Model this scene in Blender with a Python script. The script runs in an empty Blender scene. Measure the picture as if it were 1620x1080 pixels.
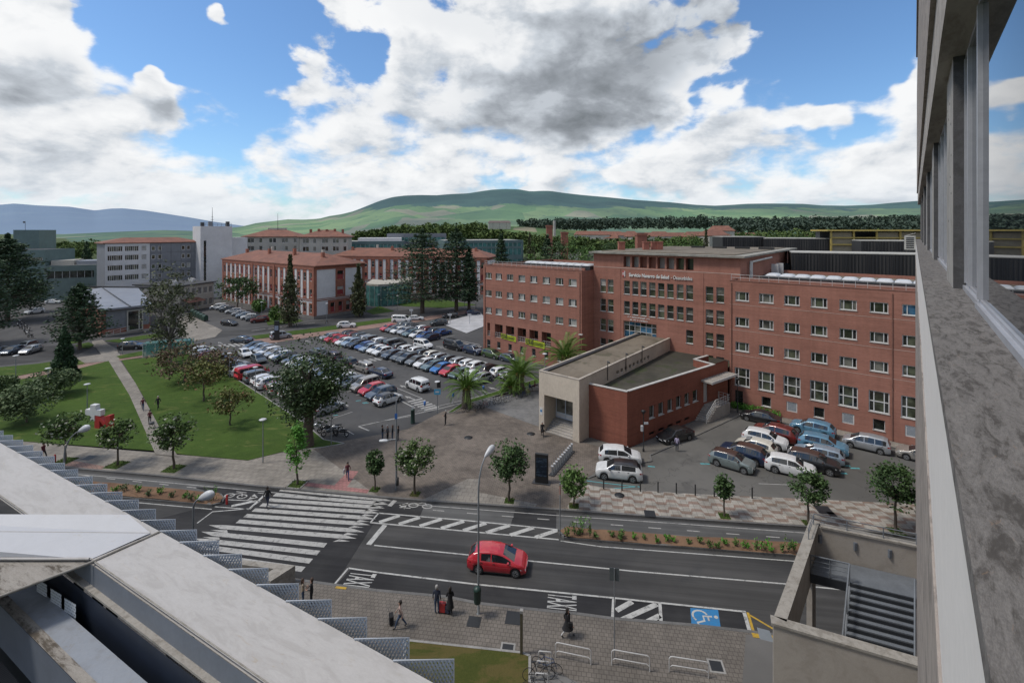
import bpy, bmesh, math, random
from mathutils import Vector, Matrix
random.seed(11)
R = math.radians
SC = bpy.context.scene
COL = SC.collection
FOC, EYE, CX, HY = 750.0, 24.0, 810.0, 365.0      # survey of the site: camera constant, eye height, principal column, horizon row
def G(px, py, z=0.0):
 """where the surveyed bearing meets the level z, in metres"""
 Y = FOC * (EYE - z) / (py - HY)
 return Vector(((px - CX) / FOC * Y, Y, z))
def Zat(py, Y):
 return EYE - (py - HY) * Y / FOC
# frame of the hospital grounds: U along the brick front, V away from the road
BO = Vector((-5.7, 94.2, 0)); BA = R(-39.5)
BU = Vector((math.cos(BA), math.sin(BA), 0)); BV = Vector((-BU.y, BU.x, 0))
def B(t, s, z=0.0):
 return BO + BU * t + BV * s + Vector((0, 0, z))
def Binv(p):
 d = Vector((p[0], p[1], 0)) - BO
 return d.dot(BU), d.dot(BV)
# frame of the road
RO = Vector((-2.4, 30.4, 0)); RA = R(-8.0)
RU = Vector((math.cos(RA), math.sin(RA), 0)); RV = Vector((-RU.y, RU.x, 0))
# ------------------------------------------------------------------ objects
def props(o, label=None, cat=None, group=None, kind=None):
 if label: o['label'] = label
 if cat: o['category'] = cat
 if group: o['group'] = group
 if kind: o['kind'] = kind
 return o
def thing(name, label, cat, loc=(0, 0, 0), rz=0.0, group=None):
 o = bpy.data.objects.new(name, None)
 COL.objects.link(o)
 o.empty_display_size = 0.2
 o.location = loc; o.rotation_euler = (0, 0, rz)
 return props(o, label, cat, group)
def kids(o):
 return list(o.children)
def dup(o, parent=None):
 c = o.copy(); COL.objects.link(c)
 if parent is not None:
  c.parent = parent
 for ch in kids(o):
  dup(ch, c)
 return c
class MB:
 """collects faces and links them as one mesh object"""
 def __init__(self, *mats):
  self.v = []; self.f = []; self.m = []; self.mats = list(mats); self.sm = []
  self.cur = 0; self.T = None; self.smooth = False
 def use(self, mat):
  if mat not in self.mats: self.mats.append(mat)
  self.cur = self.mats.index(mat); return self
 def add(self, vs, fs, smooth=None):
  o = len(self.v)
  if self.T is not None:
   vs = [self.T @ Vector(p) for p in vs]
  self.v.extend([tuple(p) for p in vs])
  s = self.smooth if smooth is None else smooth
  for f in fs:
   self.f.append([i + o for i in f]); self.m.append(self.cur); self.sm.append(s)
  return self
 def quad(self, a, b, c, d):
  return self.add([a, b, c, d], [(0, 1, 2, 3)])
 def poly(self, pts):
  return self.add(pts, [tuple(range(len(pts)))])
 def box(self, x0, x1, y0, y1, z0, z1):
  vs = [(x0, y0, z0), (x1, y0, z0), (x1, y1, z0), (x0, y1, z0), (x0, y0, z1), (x1, y0, z1), (x1, y1, z1), (x0, y1, z1)]
  return self.add(vs, [(3, 2, 1, 0), (4, 5, 6, 7), (0, 1, 5, 4), (1, 2, 6, 5), (2, 3, 7, 6), (3, 0, 4, 7)])
 def cbox(self, c, s):
  return self.box(c[0] - s[0] / 2, c[0] + s[0] / 2, c[1] - s[1] / 2, c[1] + s[1] / 2, c[2] - s[2] / 2, c[2] + s[2] / 2)
 def bbox(self, x0, x1, y0, y1, z0, z1, b=0.02):
  """box with chamfered edges"""
  bm = bmesh.new()
  bmesh.ops.create_cube(bm, size=1)
  for q in bm.verts:
   q.co = Vector(((x0 + x1) / 2 + q.co.x * (x1 - x0), (y0 + y1) / 2 + q.co.y * (y1 - y0), (z0 + z1) / 2 + q.co.z * (z1 - z0)))
  bmesh.ops.bevel(bm, geom=list(bm.edges), offset=b, segments=2, affect='EDGES', profile=0.5)
  bm.verts.index_update()
  self.add([q.co.copy() for q in bm.verts], [tuple(x.index for x in f.verts) for f in bm.faces])
  bm.free(); return self
 def prism(self, pts, z0, z1, bottom=True):
  n = len(pts)
  vs = [(p[0], p[1], z0) for p in pts] + [(p[0], p[1], z1) for p in pts]
  area = sum(pts[i][0] * pts[(i + 1) % n][1] - pts[(i + 1) % n][0] * pts[i][1] for i in range(n))
  fs = [tuple(range(n, 2 * n))] + ([tuple(reversed(range(n)))] if bottom else [])
  fs += [(i, (i + 1) % n, n + (i + 1) % n, n + i) for i in range(n)]
  if area < 0: fs = [tuple(reversed(f)) for f in fs]
  return self.add(vs, fs, False)
 def tube(self, pts, rad, n=8, cap=True, smooth=True):
  pts = [Vector(p) for p in pts]
  if not hasattr(rad, '__len__'): rad = [rad] * len(pts)
  vs = []; fs = []
  ref = None
  for i, p in enumerate(pts):
   d = (pts[min(i + 1, len(pts) - 1)] - pts[max(i - 1, 0)])
   d = d.normalized() if d.length > 1e-9 else Vector((0, 0, 1))
   if ref is None:
    ref = Vector((1, 0, 0)) if abs(d.x) < 0.9 else Vector((0, 1, 0))
   a = (ref - d * ref.dot(d))
   a = a.normalized() if a.length > 1e-6 else d.orthogonal().normalized()
   ref = a; b = d.cross(a)
   for k in range(n):
    t = 2 * math.pi * k / n
    vs.append(p + (a * math.cos(t) + b * math.sin(t)) * rad[i])
  for i in range(len(pts) - 1):
   for k in range(n):
    fs.append((i * n + k, i * n + (k + 1) % n, (i + 1) * n + (k + 1) % n, (i + 1) * n + k))
  self.add(vs, fs, smooth)
  if cap:
   m = len(pts) - 1
   self.add(vs[:n], [tuple(reversed(range(n)))], False)
   self.add(vs[m * n:], [tuple(range(n))], False)
  return self
 def lathe(self, prof, c=(0, 0, 0), n=16, smooth=True):
  vs = []; fs = []
  for r, z in prof:
   for k in range(n):
    t = 2 * math.pi * k / n
    vs.append((c[0] + r * math.cos(t), c[1] + r * math.sin(t), c[2] + z))
  for i in range(len(prof) - 1):
   for k in range(n):
    fs.append((i * n + k, i * n + (k + 1) % n, (i + 1) * n + (k + 1) % n, (i + 1) * n + k))
  return self.add(vs, fs, smooth)
 def build(self, name, parent=None, loc=None, rz=0.0, smooth_angle=None):
  me = bpy.data.meshes.new(name)
  me.from_pydata(self.v, [], self.f)
  for mt in self.mats: me.materials.append(mt)
  me.polygons.foreach_set('material_index', self.m)
  me.polygons.foreach_set('use_smooth', self.sm)
  me.update()
  o = bpy.data.objects.new(name, me); COL.objects.link(o)
  if parent is not None: o.parent = parent
  if loc is not None: o.location = loc
  if rz: o.rotation_euler = (0, 0, rz)
  return o
# ------------------------------------------------------------------ materials
def newmat(name):
 m = bpy.data.materials.new(name); m.use_nodes = True
 nt = m.node_tree
 return m, nt, nt.nodes['Principled BSDF']
class NT:
 """short hands for node graphs"""
 def __init__(self, nt): self.nt = nt
 def n(self, t, **kw):
  x = self.nt.nodes.new(t)
  for k, val in kw.items(): setattr(x, k, val)
  return x
 def set(self, node, key, val):
  if isinstance(val, bpy.types.NodeSocket): self.nt.links.new(val, node.inputs[key])
  else: node.inputs[key].default_value = val
 def math(self, op, a, b=0.0, c=None, clamp=False):
  x = self.n('ShaderNodeMath', operation=op, use_clamp=clamp)
  self.set(x, 0, a); self.set(x, 1, b)
  if c is not None: self.set(x, 2, c)
  return x.outputs[0]
 def mix(self, f, a, b, mode='MIX'):
  x = self.n('ShaderNodeMix', data_type='RGBA', blend_type=mode)
  self.set(x, 0, f); self.set(x, 6, a if isinstance(a, bpy.types.NodeSocket) else (*a[:3], 1)); self.set(x, 7, b if isinstance(b, bpy.types.NodeSocket) else (*b[:3], 1))
  return x.outputs[2]
 def pos(self):
  return self.n('ShaderNodeNewGeometry').outputs['Position']
 def obj(self):
  return self.n('ShaderNodeTexCoord').outputs['Object']
 def dot(self, a, b):
  x = self.n('ShaderNodeVectorMath', operation='DOT_PRODUCT'); self.set(x, 0, a); self.set(x, 1, b)
  return x.outputs['Value']
 def comb(self, x, y, z=0.0):
  c = self.n('ShaderNodeCombineXYZ'); self.set(c, 0, x); self.set(c, 1, y); self.set(c, 2, z); return c.outputs[0]
 def sep(self, v):
  s = self.n('ShaderNodeSeparateXYZ'); self.set(s, 0, v); return s.outputs
 def scale(self, v, s):
  x = self.n('ShaderNodeVectorMath', operation='MULTIPLY'); self.set(x, 0, v); self.set(x, 1, s if hasattr(s, '__len__') else (s, s, s)); return x.outputs[0]
 def noise(self, v, scale, detail=3.0, rough=0.55, dist=0.0):
  x = self.n('ShaderNodeTexNoise'); self.set(x, 'Vector', v); self.set(x, 'Scale', scale); self.set(x, 'Detail', detail); self.set(x, 'Roughness', rough); self.set(x, 'Distortion', dist)
  return x.outputs['Fac']
 def ramp(self, f, lo, hi, a=0.0, b=1.0, smooth=True):
  x = self.n('ShaderNodeMapRange', interpolation_type='SMOOTHSTEP' if smooth else 'LINEAR')
  self.set(x, 'Value', f); self.set(x, 'From Min', lo); self.set(x, 'From Max', hi); self.set(x, 'To Min', a); self.set(x, 'To Max', b)
  return x.outputs[0]
 def bump(self, h, strength, dist=0.05):
  x = self.n('ShaderNodeBump'); self.set(x, 'Height', h); self.set(x, 'Strength', strength); self.set(x, 'Distance', dist); return x.outputs[0]
def sc3(c, k): return tuple(min(1.0, x * k) for x in c[:3])
def M(name, col, rough=0.8, var=0.15, scale=1.5, metal=0.0, bump=0.0, bscale=20.0, spec=0.5, coat=0.0, dirt=None, local=False, stretch=None):
 """plain surface with soft, larger and finer variation"""
 m, nt, p = newmat(name); g = NT(nt)
 v = g.obj() if local else g.pos()
 if stretch: v = g.scale(v, stretch)
 if var > 0:
  n1 = g.noise(v, scale, 4, 0.6); n2 = g.noise(v, scale * 9, 2, 0.6)
  f = g.math('ADD', g.math('MULTIPLY', n1, 0.65), g.math('MULTIPLY', n2, 0.35))
  f = g.ramp(f, 0.3, 0.7)
  c = g.mix(f, sc3(col, 1 - var), sc3(col, 1 + var))
  if dirt:
   d = g.ramp(g.noise(v, scale * 0.6, 5, 0.7, 0.4), dirt[1], dirt[1] + 0.18)
   c = g.mix(g.math('MULTIPLY', d, dirt[2] if len(dirt) > 2 else 0.7), c, dirt[0])
  g.set(p, 'Base Color', c)
 else:
  p.inputs['Base Color'].default_value = (*col[:3], 1)
 p.inputs['Roughness'].default_value = rough; p.inputs['Metallic'].default_value = metal
 p.inputs['Specular IOR Level'].default_value = spec; p.inputs['Coat Weight'].default_value = coat
 p.inputs['Coat Roughness'].default_value = 0.08
 if bump > 0:
  g.set(p, 'Normal', g.bump(g.noise(v, bscale, 3, 0.6), bump, 0.03))
 return m
def leafmat(name, c0, c1, rough=0.6, flower=None):
 """leaves: every leaf its own tint, clumps lighter and darker"""
 m, nt, p = newmat(name); g = NT(nt)
 ri = g.n('ShaderNodeNewGeometry').outputs['Random Per Island']
 cl = g.noise(g.pos(), 0.9, 2, 0.5)
 f = g.math('ADD', g.math('MULTIPLY', ri, 0.55), g.math('MULTIPLY', g.ramp(cl, 0.3, 0.7), 0.45))
 c = g.mix(f, c0, c1)
 if flower:
  c = g.mix(g.math('GREATER_THAN', ri, flower[1]), c, flower[0])
 g.set(p, 'Base Color', c); p.inputs['Roughness'].default_value = rough
 p.inputs['Specular IOR Level'].default_value = 0.25
 return m
def glassmat(name, col, rough=0.06, spec=0.8, var=0.6, scale=0.7):
 m, nt, p = newmat(name); g = NT(nt)
 n = g.noise(g.pos(), scale, 2, 0.5)
 g.set(p, 'Base Color', g.mix(g.ramp(n, 0.35, 0.65), sc3(col, 1 - var), sc3(col, 1 + var)))
 p.inputs['Roughness'].default_value = rough; p.inputs['Specular IOR Level'].default_value = spec
 p.inputs['IOR'].default_value = 1.5
 return m
# ------------------------------------------------------------------ camera, sun, sky
cam = bpy.data.objects.new('camera', bpy.data.cameras.new('camera')); COL.objects.link(cam)
cam.location = (0, 0, EYE); cam.rotation_euler = (R(90), 0, 0)
cam.data.sensor_width = 36.0; cam.data.lens = FOC / 1620 * 36
cam.data.shift_y = -(540 - HY) / 1620
cam.data.clip_start = 0.05; cam.data.clip_end = 40000
SC.camera = cam
SC.view_settings.view_transform = 'Standard'; SC.view_settings.look = 'None'
SC.view_settings.exposure = 0; SC.view_settings.gamma = 1
SC.cycles.max_bounces = 5; SC.cycles.diffuse_bounces = 2; SC.cycles.glossy_bounces = 3
SC.cycles.use_denoising = True
SUN_EL, SUN_AZ = 58.0, 262.0        # degrees; azimuth clockwise from +Y
sun = bpy.data.objects.new('sun', bpy.data.lights.new('sun', 'SUN')); COL.objects.link(sun)
sun.data.energy = 2.7; sun.data.angle = R(11); sun.data.color = (1.0, 0.93, 0.84)
sd = Vector((math.sin(R(SUN_AZ)) * math.cos(R(SUN_EL)), math.cos(R(SUN_AZ)) * math.cos(R(SUN_EL)), math.sin(R(SUN_EL))))
sun.rotation_euler = (-sd).to_track_quat('-Z', 'Y').to_euler()
sun.location = (0, -40, 120)
W = bpy.data.worlds.new('World'); SC.world = W; W.use_nodes = True
W.cycles.sampling_method = 'MANUAL'; W.cycles.sample_map_resolution = 256
wt = W.node_tree; wt.nodes.clear(); g = NT(wt)
sky = g.n('ShaderNodeTexSky', sky_type='NISHITA', sun_disc=False)
sky.sun_elevation = R(SUN_EL); sky.sun_rotation = R(SUN_AZ)
sky.air_density = 1.0; sky.dust_density = 0.6; sky.ozone_density = 2.0
d = g.n('ShaderNodeTexCoord').outputs['Generated']
dx, dy, dz = g.sep(d)
az = g.math('ARCTAN2', dx, dy)
el = g.math('ARCSINE', g.math('MAXIMUM', g.math('MINIMUM', dz, 1.0), -1.0))
def bearing(px, py):
 a = math.atan((px - CX) / FOC)
 return a, math.atan((HY - py) / FOC * math.cos(a))
# clouds drift over the whole dome: warped fractal noise, thinned or thickened over parts of the sky
zf = g.math('MULTIPLY', g.math('POWER', g.math('ADD', g.math('MAXIMUM', dz, 0.0), 0.03), 0.78), 1.7)
p1 = g.comb(dx, dy, zf)
wv = g.n('ShaderNodeTexNoise'); g.set(wv, 'Vector', p1); g.set(wv, 'Scale', 5.0); g.set(wv, 'Detail', 3.0)
wa = g.n('ShaderNodeVectorMath', operation='SUBTRACT'); g.set(wa, 0, wv.outputs['Color']); g.set(wa, 1, (0.5, 0.5, 0.5))
wb = g.n('ShaderNodeVectorMath', operation='ADD'); g.set(wb, 0, p1); g.set(wb, 1, g.scale(wa.outputs[0], 0.07))
pw = wb.outputs[0]
def fbm(v): return g.noise(v, 5.2, 7.0, 0.57)
n0 = fbm(pw)
up = g.n('ShaderNodeVectorMath', operation='ADD'); g.set(up, 0, pw); g.set(up, 1, (-0.02, -0.005, 0.05))
n1 = fbm(up.outputs[0])
wob = g.math('MULTIPLY', g.math('SUBTRACT', g.noise(d, 3.1, 4.0, 0.6), 0.5), 0.34)
azw = g.math('ADD', az, wob)
wob2 = g.math('MULTIPLY', g.math('SUBTRACT', g.noise(g.scale(d, (1.0, -1.0, 1.3)), 3.7, 4.0, 0.6), 0.5), 0.26)
elw = g.math('ADD', el, wob2)
ae = g.comb(azw, elw)
def blobs(lst):
 tot = None
 for px, py, rx, ry, amp in lst:
  a0, e0 = bearing(px, py)
  a1, _ = bearing(px + rx, py); a2, _ = bearing(px - rx, py)
  _, e1 = bearing(px, py - ry); _, e2 = bearing(px, py + ry)
  ra, re = (a1 - a2) / 2, (e1 - e2) / 2
  k = g.n('ShaderNodeVectorMath', operation='MULTIPLY_ADD')
  g.set(k, 0, ae); g.set(k, 1, (1 / ra, 1 / re, 0)); g.set(k, 2, (-a0 / ra, -e0 / re, 0))
  ln = g.n('ShaderNodeVectorMath', operation='LENGTH'); g.set(ln, 0, k.outputs[0])
  w = g.ramp(ln.outputs['Value'], 1.3, 0.25, 0.0, amp)
  tot = w if tot is None else g.math('ADD', tot, w)
 return tot
bias = blobs([
 (320, 40, 175, 110, -0.46), (180, 120, 80, 52, -0.24), (415, 110, 105, 75, -0.42), (470, 25, 80, 60, -0.34),
 (598, 85, 48, 70, -0.26), (1330, 70, 190, 100, -0.46), (1200, 15, 80, 50, -0.26), (1110, 196, 130, 24, -0.28), (1340, 200, 130, 36, -0.26), (1640, 60, 130, 110, -0.3),
 (60, 60, 120, 90, 0.16), (820, 60, 330, 150, 0.26), (1120, 110, 105, 46, 0.32), (1480, 120, 70, 105, 0.50), (1290, 190, 55, 26, 0.34),
 (265, 150, 40, 48, 0.44), (350, 55, 34, 24, 0.60), (492, 150, 46, 90, 0.26), (1060, 185, 60, 28, 0.3),
 (380, 215, 120, 26, -0.16), (150, 285, 170, 20, -0.12), (800, 268, 60, 14, -0.14), (980, 225, 120, 18, -0.10),
])
low = g.ramp(el, R(22), R(7), 0.0, 1.0)
dens = g.math('ADD', g.math('ADD', g.math('MULTIPLY_ADD', n0, 1.45, -0.225), bias), g.math('MULTIPLY_ADD', low, 0.165, 0.035))
mask = g.math('ADD', g.math('MULTIPLY', g.ramp(dens, 0.485, 0.60), g.math('SUBTRACT', 1.0, low)), g.math('MULTIPLY', g.ramp(dens, 0.44, 0.68), low))
dark = blobs([(900, 145, 250, 75, 0.42), (1040, 60, 170, 90, 0.34), (760, 30, 160, 40, 0.16), (30, 130, 110, 60, 0.28), (640, 185, 130, 30, 0.12), (560, 160, 40, 60, 0.1)])
lit = blobs([(795, 65, 75, 50, 0.30), (640, 20, 130, 50, 0.2), (100, 40, 80, 40, 0.15), (1400, 110, 70, 100, 0.2), (1100, 110, 100, 40, 0.2)])
rel = g.math('MULTIPLY', g.math('SUBTRACT', n0, n1), 1.9)
thick = g.ramp(dens, 0.56, 1.0, 0.0, 0.16)
det = g.math('MULTIPLY', g.math('SUBTRACT', g.noise(pw, 14.0, 5.0, 0.58), 0.5), 0.40)
soft = g.math('MAXIMUM', g.math('ADD', g.math('SUBTRACT', g.math('ADD', 0.90, rel), thick), g.math('ADD', lit, det)), 0.42)
sh = g.math('SUBTRACT', g.math('MINIMUM', soft, 1.0), dark, None, True)
cr = g.n('ShaderNodeValToRGB'); g.set(cr, 'Fac', sh)
e = cr.color_ramp.elements
e[0].position = 0.0; e[0].color = (0.17, 0.19, 0.21, 1)
e[1].position = 1.0; e[1].color = (0.94, 0.95, 0.96, 1)
x = e.new(0.35); x.color = (0.34, 0.37, 0.41, 1)
x = e.new(0.65); x.color = (0.60, 0.645, 0.70, 1)
x = e.new(0.82); x.color = (0.82, 0.84, 0.865, 1)
hz = g.ramp(el, R(7), R(0.5), 0.0, 0.45)
cl = g.mix(hz, cr.outputs['Color'], (0.72, 0.80, 0.88))
bgc = g.n('ShaderNodeBackground'); g.set(bgc, 'Color', cl); g.set(bgc, 'Strength', 1.0)
bgs = g.n('ShaderNodeBackground'); g.set(bgs, 'Color', g.mix(1.0, sky.outputs['Color'], (0.80, 1.02, 1.2), 'MULTIPLY')); g.set(bgs, 'Strength', 0.13)
mx = g.n('ShaderNodeMixShader'); g.set(mx, 0, mask); wt.links.new(bgs.outputs[0], mx.inputs[1]); wt.links.new(bgc.outputs[0], mx.inputs[2])
wo = g.n('ShaderNodeOutputWorld'); wt.links.new(mx.outputs[0], wo.inputs['Surface'])
# ------------------------------------------------------------------ ground, road, pavements
def groundmat(name, c0, c1, scale=0.5, rough=0.9, fine=14.0, patches=None, stains=None, cracks=False, bump=0.15, tracks=False):
 m, nt, p = newmat(name); g = NT(nt); v = g.pos()
 big = g.ramp(g.noise(v, scale * 0.25, 4, 0.6, 0.5), 0.3, 0.7); mid = g.noise(v, scale * 2.2, 5, 0.65); fn = g.noise(v, fine, 2, 0.6)
 f = g.math('ADD', g.math('MULTIPLY', big, 0.45), g.math('ADD', g.math('MULTIPLY', mid, 0.35), g.math('MULTIPLY', fn, 0.2)))
 c = g.mix(g.ramp(f, 0.25, 0.75), c0, c1)
 if patches:
  c = g.mix(g.math('MULTIPLY', g.ramp(g.noise(v, patches[1], 4, 0.6, 0.8), patches[2], patches[2] + 0.1), patches[3]), c, patches[0])
 if stains:
  s = g.ramp(g.noise(v, stains[1], 6, 0.7, 1.0), stains[2], stains[2] + 0.07)
  c = g.mix(g.math('MULTIPLY', s, stains[3]), c, stains[0])
 if cracks:
  w = g.n('ShaderNodeTexVoronoi', feature='DISTANCE_TO_EDGE'); g.set(w, 'Scale', 0.16)
  wx = g.n('ShaderNodeVectorMath', operation='ADD'); g.set(wx, 0, v); wn = g.n('ShaderNodeTexNoise'); g.set(wn, 'Vector', v); g.set(wn, 'Scale', 0.8); g.set(wx, 1, g.scale(wn.outputs['Color'], 3.0)); g.set(w, 'Vector', wx.outputs[0])
  c = g.mix(g.math('MULTIPLY', g.ramp(w.outputs['Distance'], 0.012, 0.0), 0.5), c, sc3(c0, 0.5))
 if tracks:
  a, b = frame_coords(g, RO, RU); k = g.ramp(g.noise(g.comb(g.math('MULTIPLY', a, .035), b), 1.1, 3, .6), .35, .65, .78, 1.22); c = g.mix(1.0, c, g.comb(k, k, k), 'MULTIPLY')
 g.set(p, 'Base Color', c); p.inputs['Roughness'].default_value = rough; p.inputs['Specular IOR Level'].default_value = 0.3
 if bump: g.set(p, 'Normal', g.bump(fn, bump, 0.02))
 return m
def frame_coords(g, org, ax):
 v = g.n('ShaderNodeVectorMath', operation='SUBTRACT'); g.set(v, 0, g.pos()); g.set(v, 1, tuple(org))
 ay = Vector((-ax.y, ax.x, 0))
 return g.dot(v.outputs[0], tuple(ax)), g.dot(v.outputs[0], tuple(ay))
def pavermat(name, c0, c1, mortar, size=(0.42, 0.42), org=RO, ax=RU, mort=0.03, worn=0.5, wet=None):
 m, nt, p = newmat(name); g = NT(nt)
 a, b = frame_coords(g, org, ax)
 br = g.n('ShaderNodeTexBrick', offset=0.5); g.set(br, 'Vector', g.comb(a, b)); g.set(br, 'Scale', 1.0)
 g.set(br, 'Brick Width', size[0]); g.set(br, 'Row Height', size[1]); g.set(br, 'Mortar Size', mort); g.set(br, 'Mortar Smooth', 0.3)
 g.set(br, 'Color1', (*c0, 1)); g.set(br, 'Color2', (*c1, 1)); g.set(br, 'Mortar', (*mortar, 1))
 v = g.pos(); n = g.noise(v, 0.25, 5, 0.65, 0.6); n2 = g.noise(v, 1.7, 4, 0.7)
 f = g.math('ADD', g.math('MULTIPLY', n, 0.6), g.math('MULTIPLY', n2, 0.4))
 k = g.ramp(f, 0.3, 0.7, 1 - worn * 0.55, 1 + worn * 0.45)
 c = g.mix(1.0, br.outputs['Color'], g.comb(k, k, k), 'MULTIPLY')
 st = g.ramp(g.noise(v, 0.9, 6, 0.75, 1.2), 0.63, 0.72)
 c = g.mix(g.math('MULTIPLY', st, 0.45), c, sc3(mortar, 0.75))
 g.set(p, 'Base Color', c); p.inputs['Roughness'].default_value = 0.85; p.inputs['Specular IOR Level'].default_value = 0.3
 g.set(p, 'Normal', g.bump(br.outputs['Fac'], -0.3, 0.02))
 return m
def meandermat(name):
 """paving of pale, pink and tan slabs laid in a stepped meander"""
 m, nt, p = newmat(name); g = NT(nt)
 a, b = frame_coords(g, RO, RU)
 sq = g.ramp(g.math('SINE', g.math('MULTIPLY', a, 2 * math.pi / 1.9)), -0.3, 0.3, 0.0, 0.50, True)
 bb = g.math('ADD', b, sq)
 row = g.math('FRACT', g.math('DIVIDE', bb, 1.12))
 band = g.math('MULTIPLY', g.ramp(row, 0.03, 0.06), g.ramp(row, 0.44, 0.41))
 idx = g.math('FLOOR', g.math('DIVIDE', bb, 1.12))
 rn = g.n('ShaderNodeTexWhiteNoise', noise_dimensions='1D'); g.set(rn, 'W', idx)
 tint = g.mix(rn.outputs['Value'], (0.245, 0.180, 0.150), (0.215, 0.170, 0.135))
 near = g.ramp(b, 11.0, 10.2)
 tint = g.mix(near, tint, (0.11, 0.10, 0.092))
 c = g.mix(band, (0.34, 0.32, 0.285), tint)
 br = g.n('ShaderNodeTexBrick', offset=0.0); g.set(br, 'Vector', g.comb(a, b)); g.set(br, 'Scale', 1.0)
 g.set(br, 'Brick Width', 0.5); g.set(br, 'Row Height', 0.28); g.set(br, 'Mortar Size', 0.02); g.set(br, 'Color1', (1, 1, 1, 1)); g.set(br, 'Color2', (0.86, 0.86, 0.86, 1)); g.set(br, 'Mortar', (0.6, 0.58, 0.56, 1))
 c = g.mix(1.0, c, br.outputs['Color'], 'MULTIPLY')
 v = g.pos(); k = g.ramp(g.noise(v, 0.5, 6, 0.7, 0.6), 0.3, 0.7, 0.62, 1.12)
 c = g.mix(1.0, c, g.comb(k, k, k), 'MULTIPLY')
 g.set(p, 'Base Color', c); p.inputs['Roughness'].default_value = 0.85; p.inputs['Specular IOR Level'].default_value = 0.3
 return m
def lawnmat(name, c0, c1, worn, wthr=0.62):
 m, nt, p = newmat(name); g = NT(nt); v = g.pos()
 big = g.noise(v, 0.09, 4, 0.6, 0.5); mid = g.noise(v, 0.8, 5, 0.7); fn = g.noise(v, 9.0, 3, 0.7)
 f = g.math('ADD', g.math('MULTIPLY', big, 0.4), g.math('ADD', g.math('MULTIPLY', mid, 0.35), g.math('MULTIPLY', fn, 0.3)))
 c = g.mix(g.ramp(f, 0.32, 0.72), c0, c1)
 w = g.ramp(g.noise(g.scale(v, (0.6, 1.5, 1)), 0.45, 6, 0.72, 0.6), wthr, wthr + 0.12)
 c = g.mix(g.math('MULTIPLY', w, 0.6), c, worn)
 g.set(p, 'Base Color', c); p.inputs['Roughness'].default_value = 0.95; p.inputs['Specular IOR Level'].default_value = 0.15
 g.set(p, 'Normal', g.bump(g.math('ADD', fn, mid), 0.6, 0.08))
 return m
ASPH = groundmat('asphalt', (0.038, 0.038, 0.039), (0.056, 0.055, 0.054), 0.4, patches=((0.040, 0.041, 0.043), 0.12, 0.55, 0.7), stains=((0.03, 0.03, 0.03), 0.5, 0.66, 0.6), tracks=True)
ASPH_DK = groundmat('dark_asphalt', (0.019, 0.019, 0.021), (0.032, 0.032, 0.033), 0.5, stains=((0.05, 0.05, 0.05), 0.6, 0.62, 0.5), tracks=True)
ASPH_LT = groundmat('worn_asphalt', (0.085, 0.083, 0.078), (0.125, 0.121, 0.113), 0.3, patches=((0.075, 0.073, 0.070), 0.08, 0.55, 0.7), stains=((0.05, 0.048, 0.045), 0.7, 0.66, 0.6), cracks=True)
ASPH_LOT = groundmat('lot_asphalt', (0.060, 0.060, 0.061), (0.085, 0.084, 0.083), 0.3, patches=((0.052, 0.052, 0.053), 0.07, 0.52, 0.7), stains=((0.035, 0.035, 0.035), 0.5, 0.67, 0.6), cracks=True)
CYCLE = groundmat('cycle_asphalt', (0.072, 0.073, 0.073), (0.095, 0.095, 0.094), 0.4, patches=((0.06, 0.06, 0.06), 0.2, 0.56, 0.7), tracks=True)
PAV_BR = pavermat('brown_pavers', (0.150, 0.134, 0.117), (0.130, 0.116, 0.102), (0.082, 0.072, 0.063), (0.27, 0.27), mort=0.022)
PAV_PLZ = pavermat('plaza_pavers', (0.155, 0.130, 0.109), (0.136, 0.115, 0.097), (0.075, 0.064, 0.056), (0.4, 0.2), mort=0.02, worn=0.75)
PAV_GR = pavermat('grey_slabs', (0.155, 0.152, 0.148), (0.138, 0.136, 0.133), (0.085, 0.083, 0.080), (0.8, 0.4), BO, BU, 0.02)
PAV_CO = pavermat('concrete_slabs', (0.225, 0.205, 0.178), (0.195, 0.179, 0.157), (0.095, 0.086, 0.076), (0.6, 0.6), mort=0.018, worn=0.6)
PAV_MEA = meandermat('meander_paving')
KERB = M('kerb_stone', (0.24, 0.235, 0.225), 0.85, 0.22, 0.8)
KERB_D = M('kerb_granite', (0.11, 0.108, 0.105), 0.85, 0.25, 0.8)
def paintmat(name, col, wear=0.55, under=(0.06, 0.06, 0.06)):
 m, nt, p = newmat(name); g = NT(nt); v = g.pos()
 n = g.noise(v, 2.2, 6, 0.75); fn = g.noise(v, 24.0, 3, 0.7)
 f = g.ramp(g.math('ADD', g.math('MULTIPLY', n, 0.6), g.math('MULTIPLY', fn, 0.4)), 0.36, 0.52, 1 - wear, 1.0)
 g.set(p, 'Base Color', g.mix(f, under, col)); p.inputs['Roughness'].default_value = 0.7
 return m
WHITE = paintmat('road_paint', (0.40, 0.40, 0.385), 0.85)
WHITE_W = paintmat('worn_paint', (0.34, 0.335, 0.32), 0.9)
YEL = paintmat('yellow_paint', (0.40, 0.25, 0.02), 0.7)
BLUEP = paintmat('blue_paint', (0.018, 0.16, 0.36), 0.45)
CYANP = paintmat('turquoise_paint', (0.08, 0.33, 0.36), 0.7)
PINK = pavermat('pink_tactile', (0.32, 0.155, 0.145), (0.28, 0.135, 0.128), (0.16, 0.09, 0.085), (0.4, 0.4))
REDPATH = pavermat('red_path', (0.255, 0.165, 0.135), (0.225, 0.145, 0.122), (0.15, 0.11, 0.095), (0.6, 0.3), BO, BU, 0.02)
LAWN = lawnmat('lawn', (0.028, 0.054, 0.010), (0.060, 0.102, 0.019), (0.13, 0.135, 0.045), 0.55)
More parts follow.
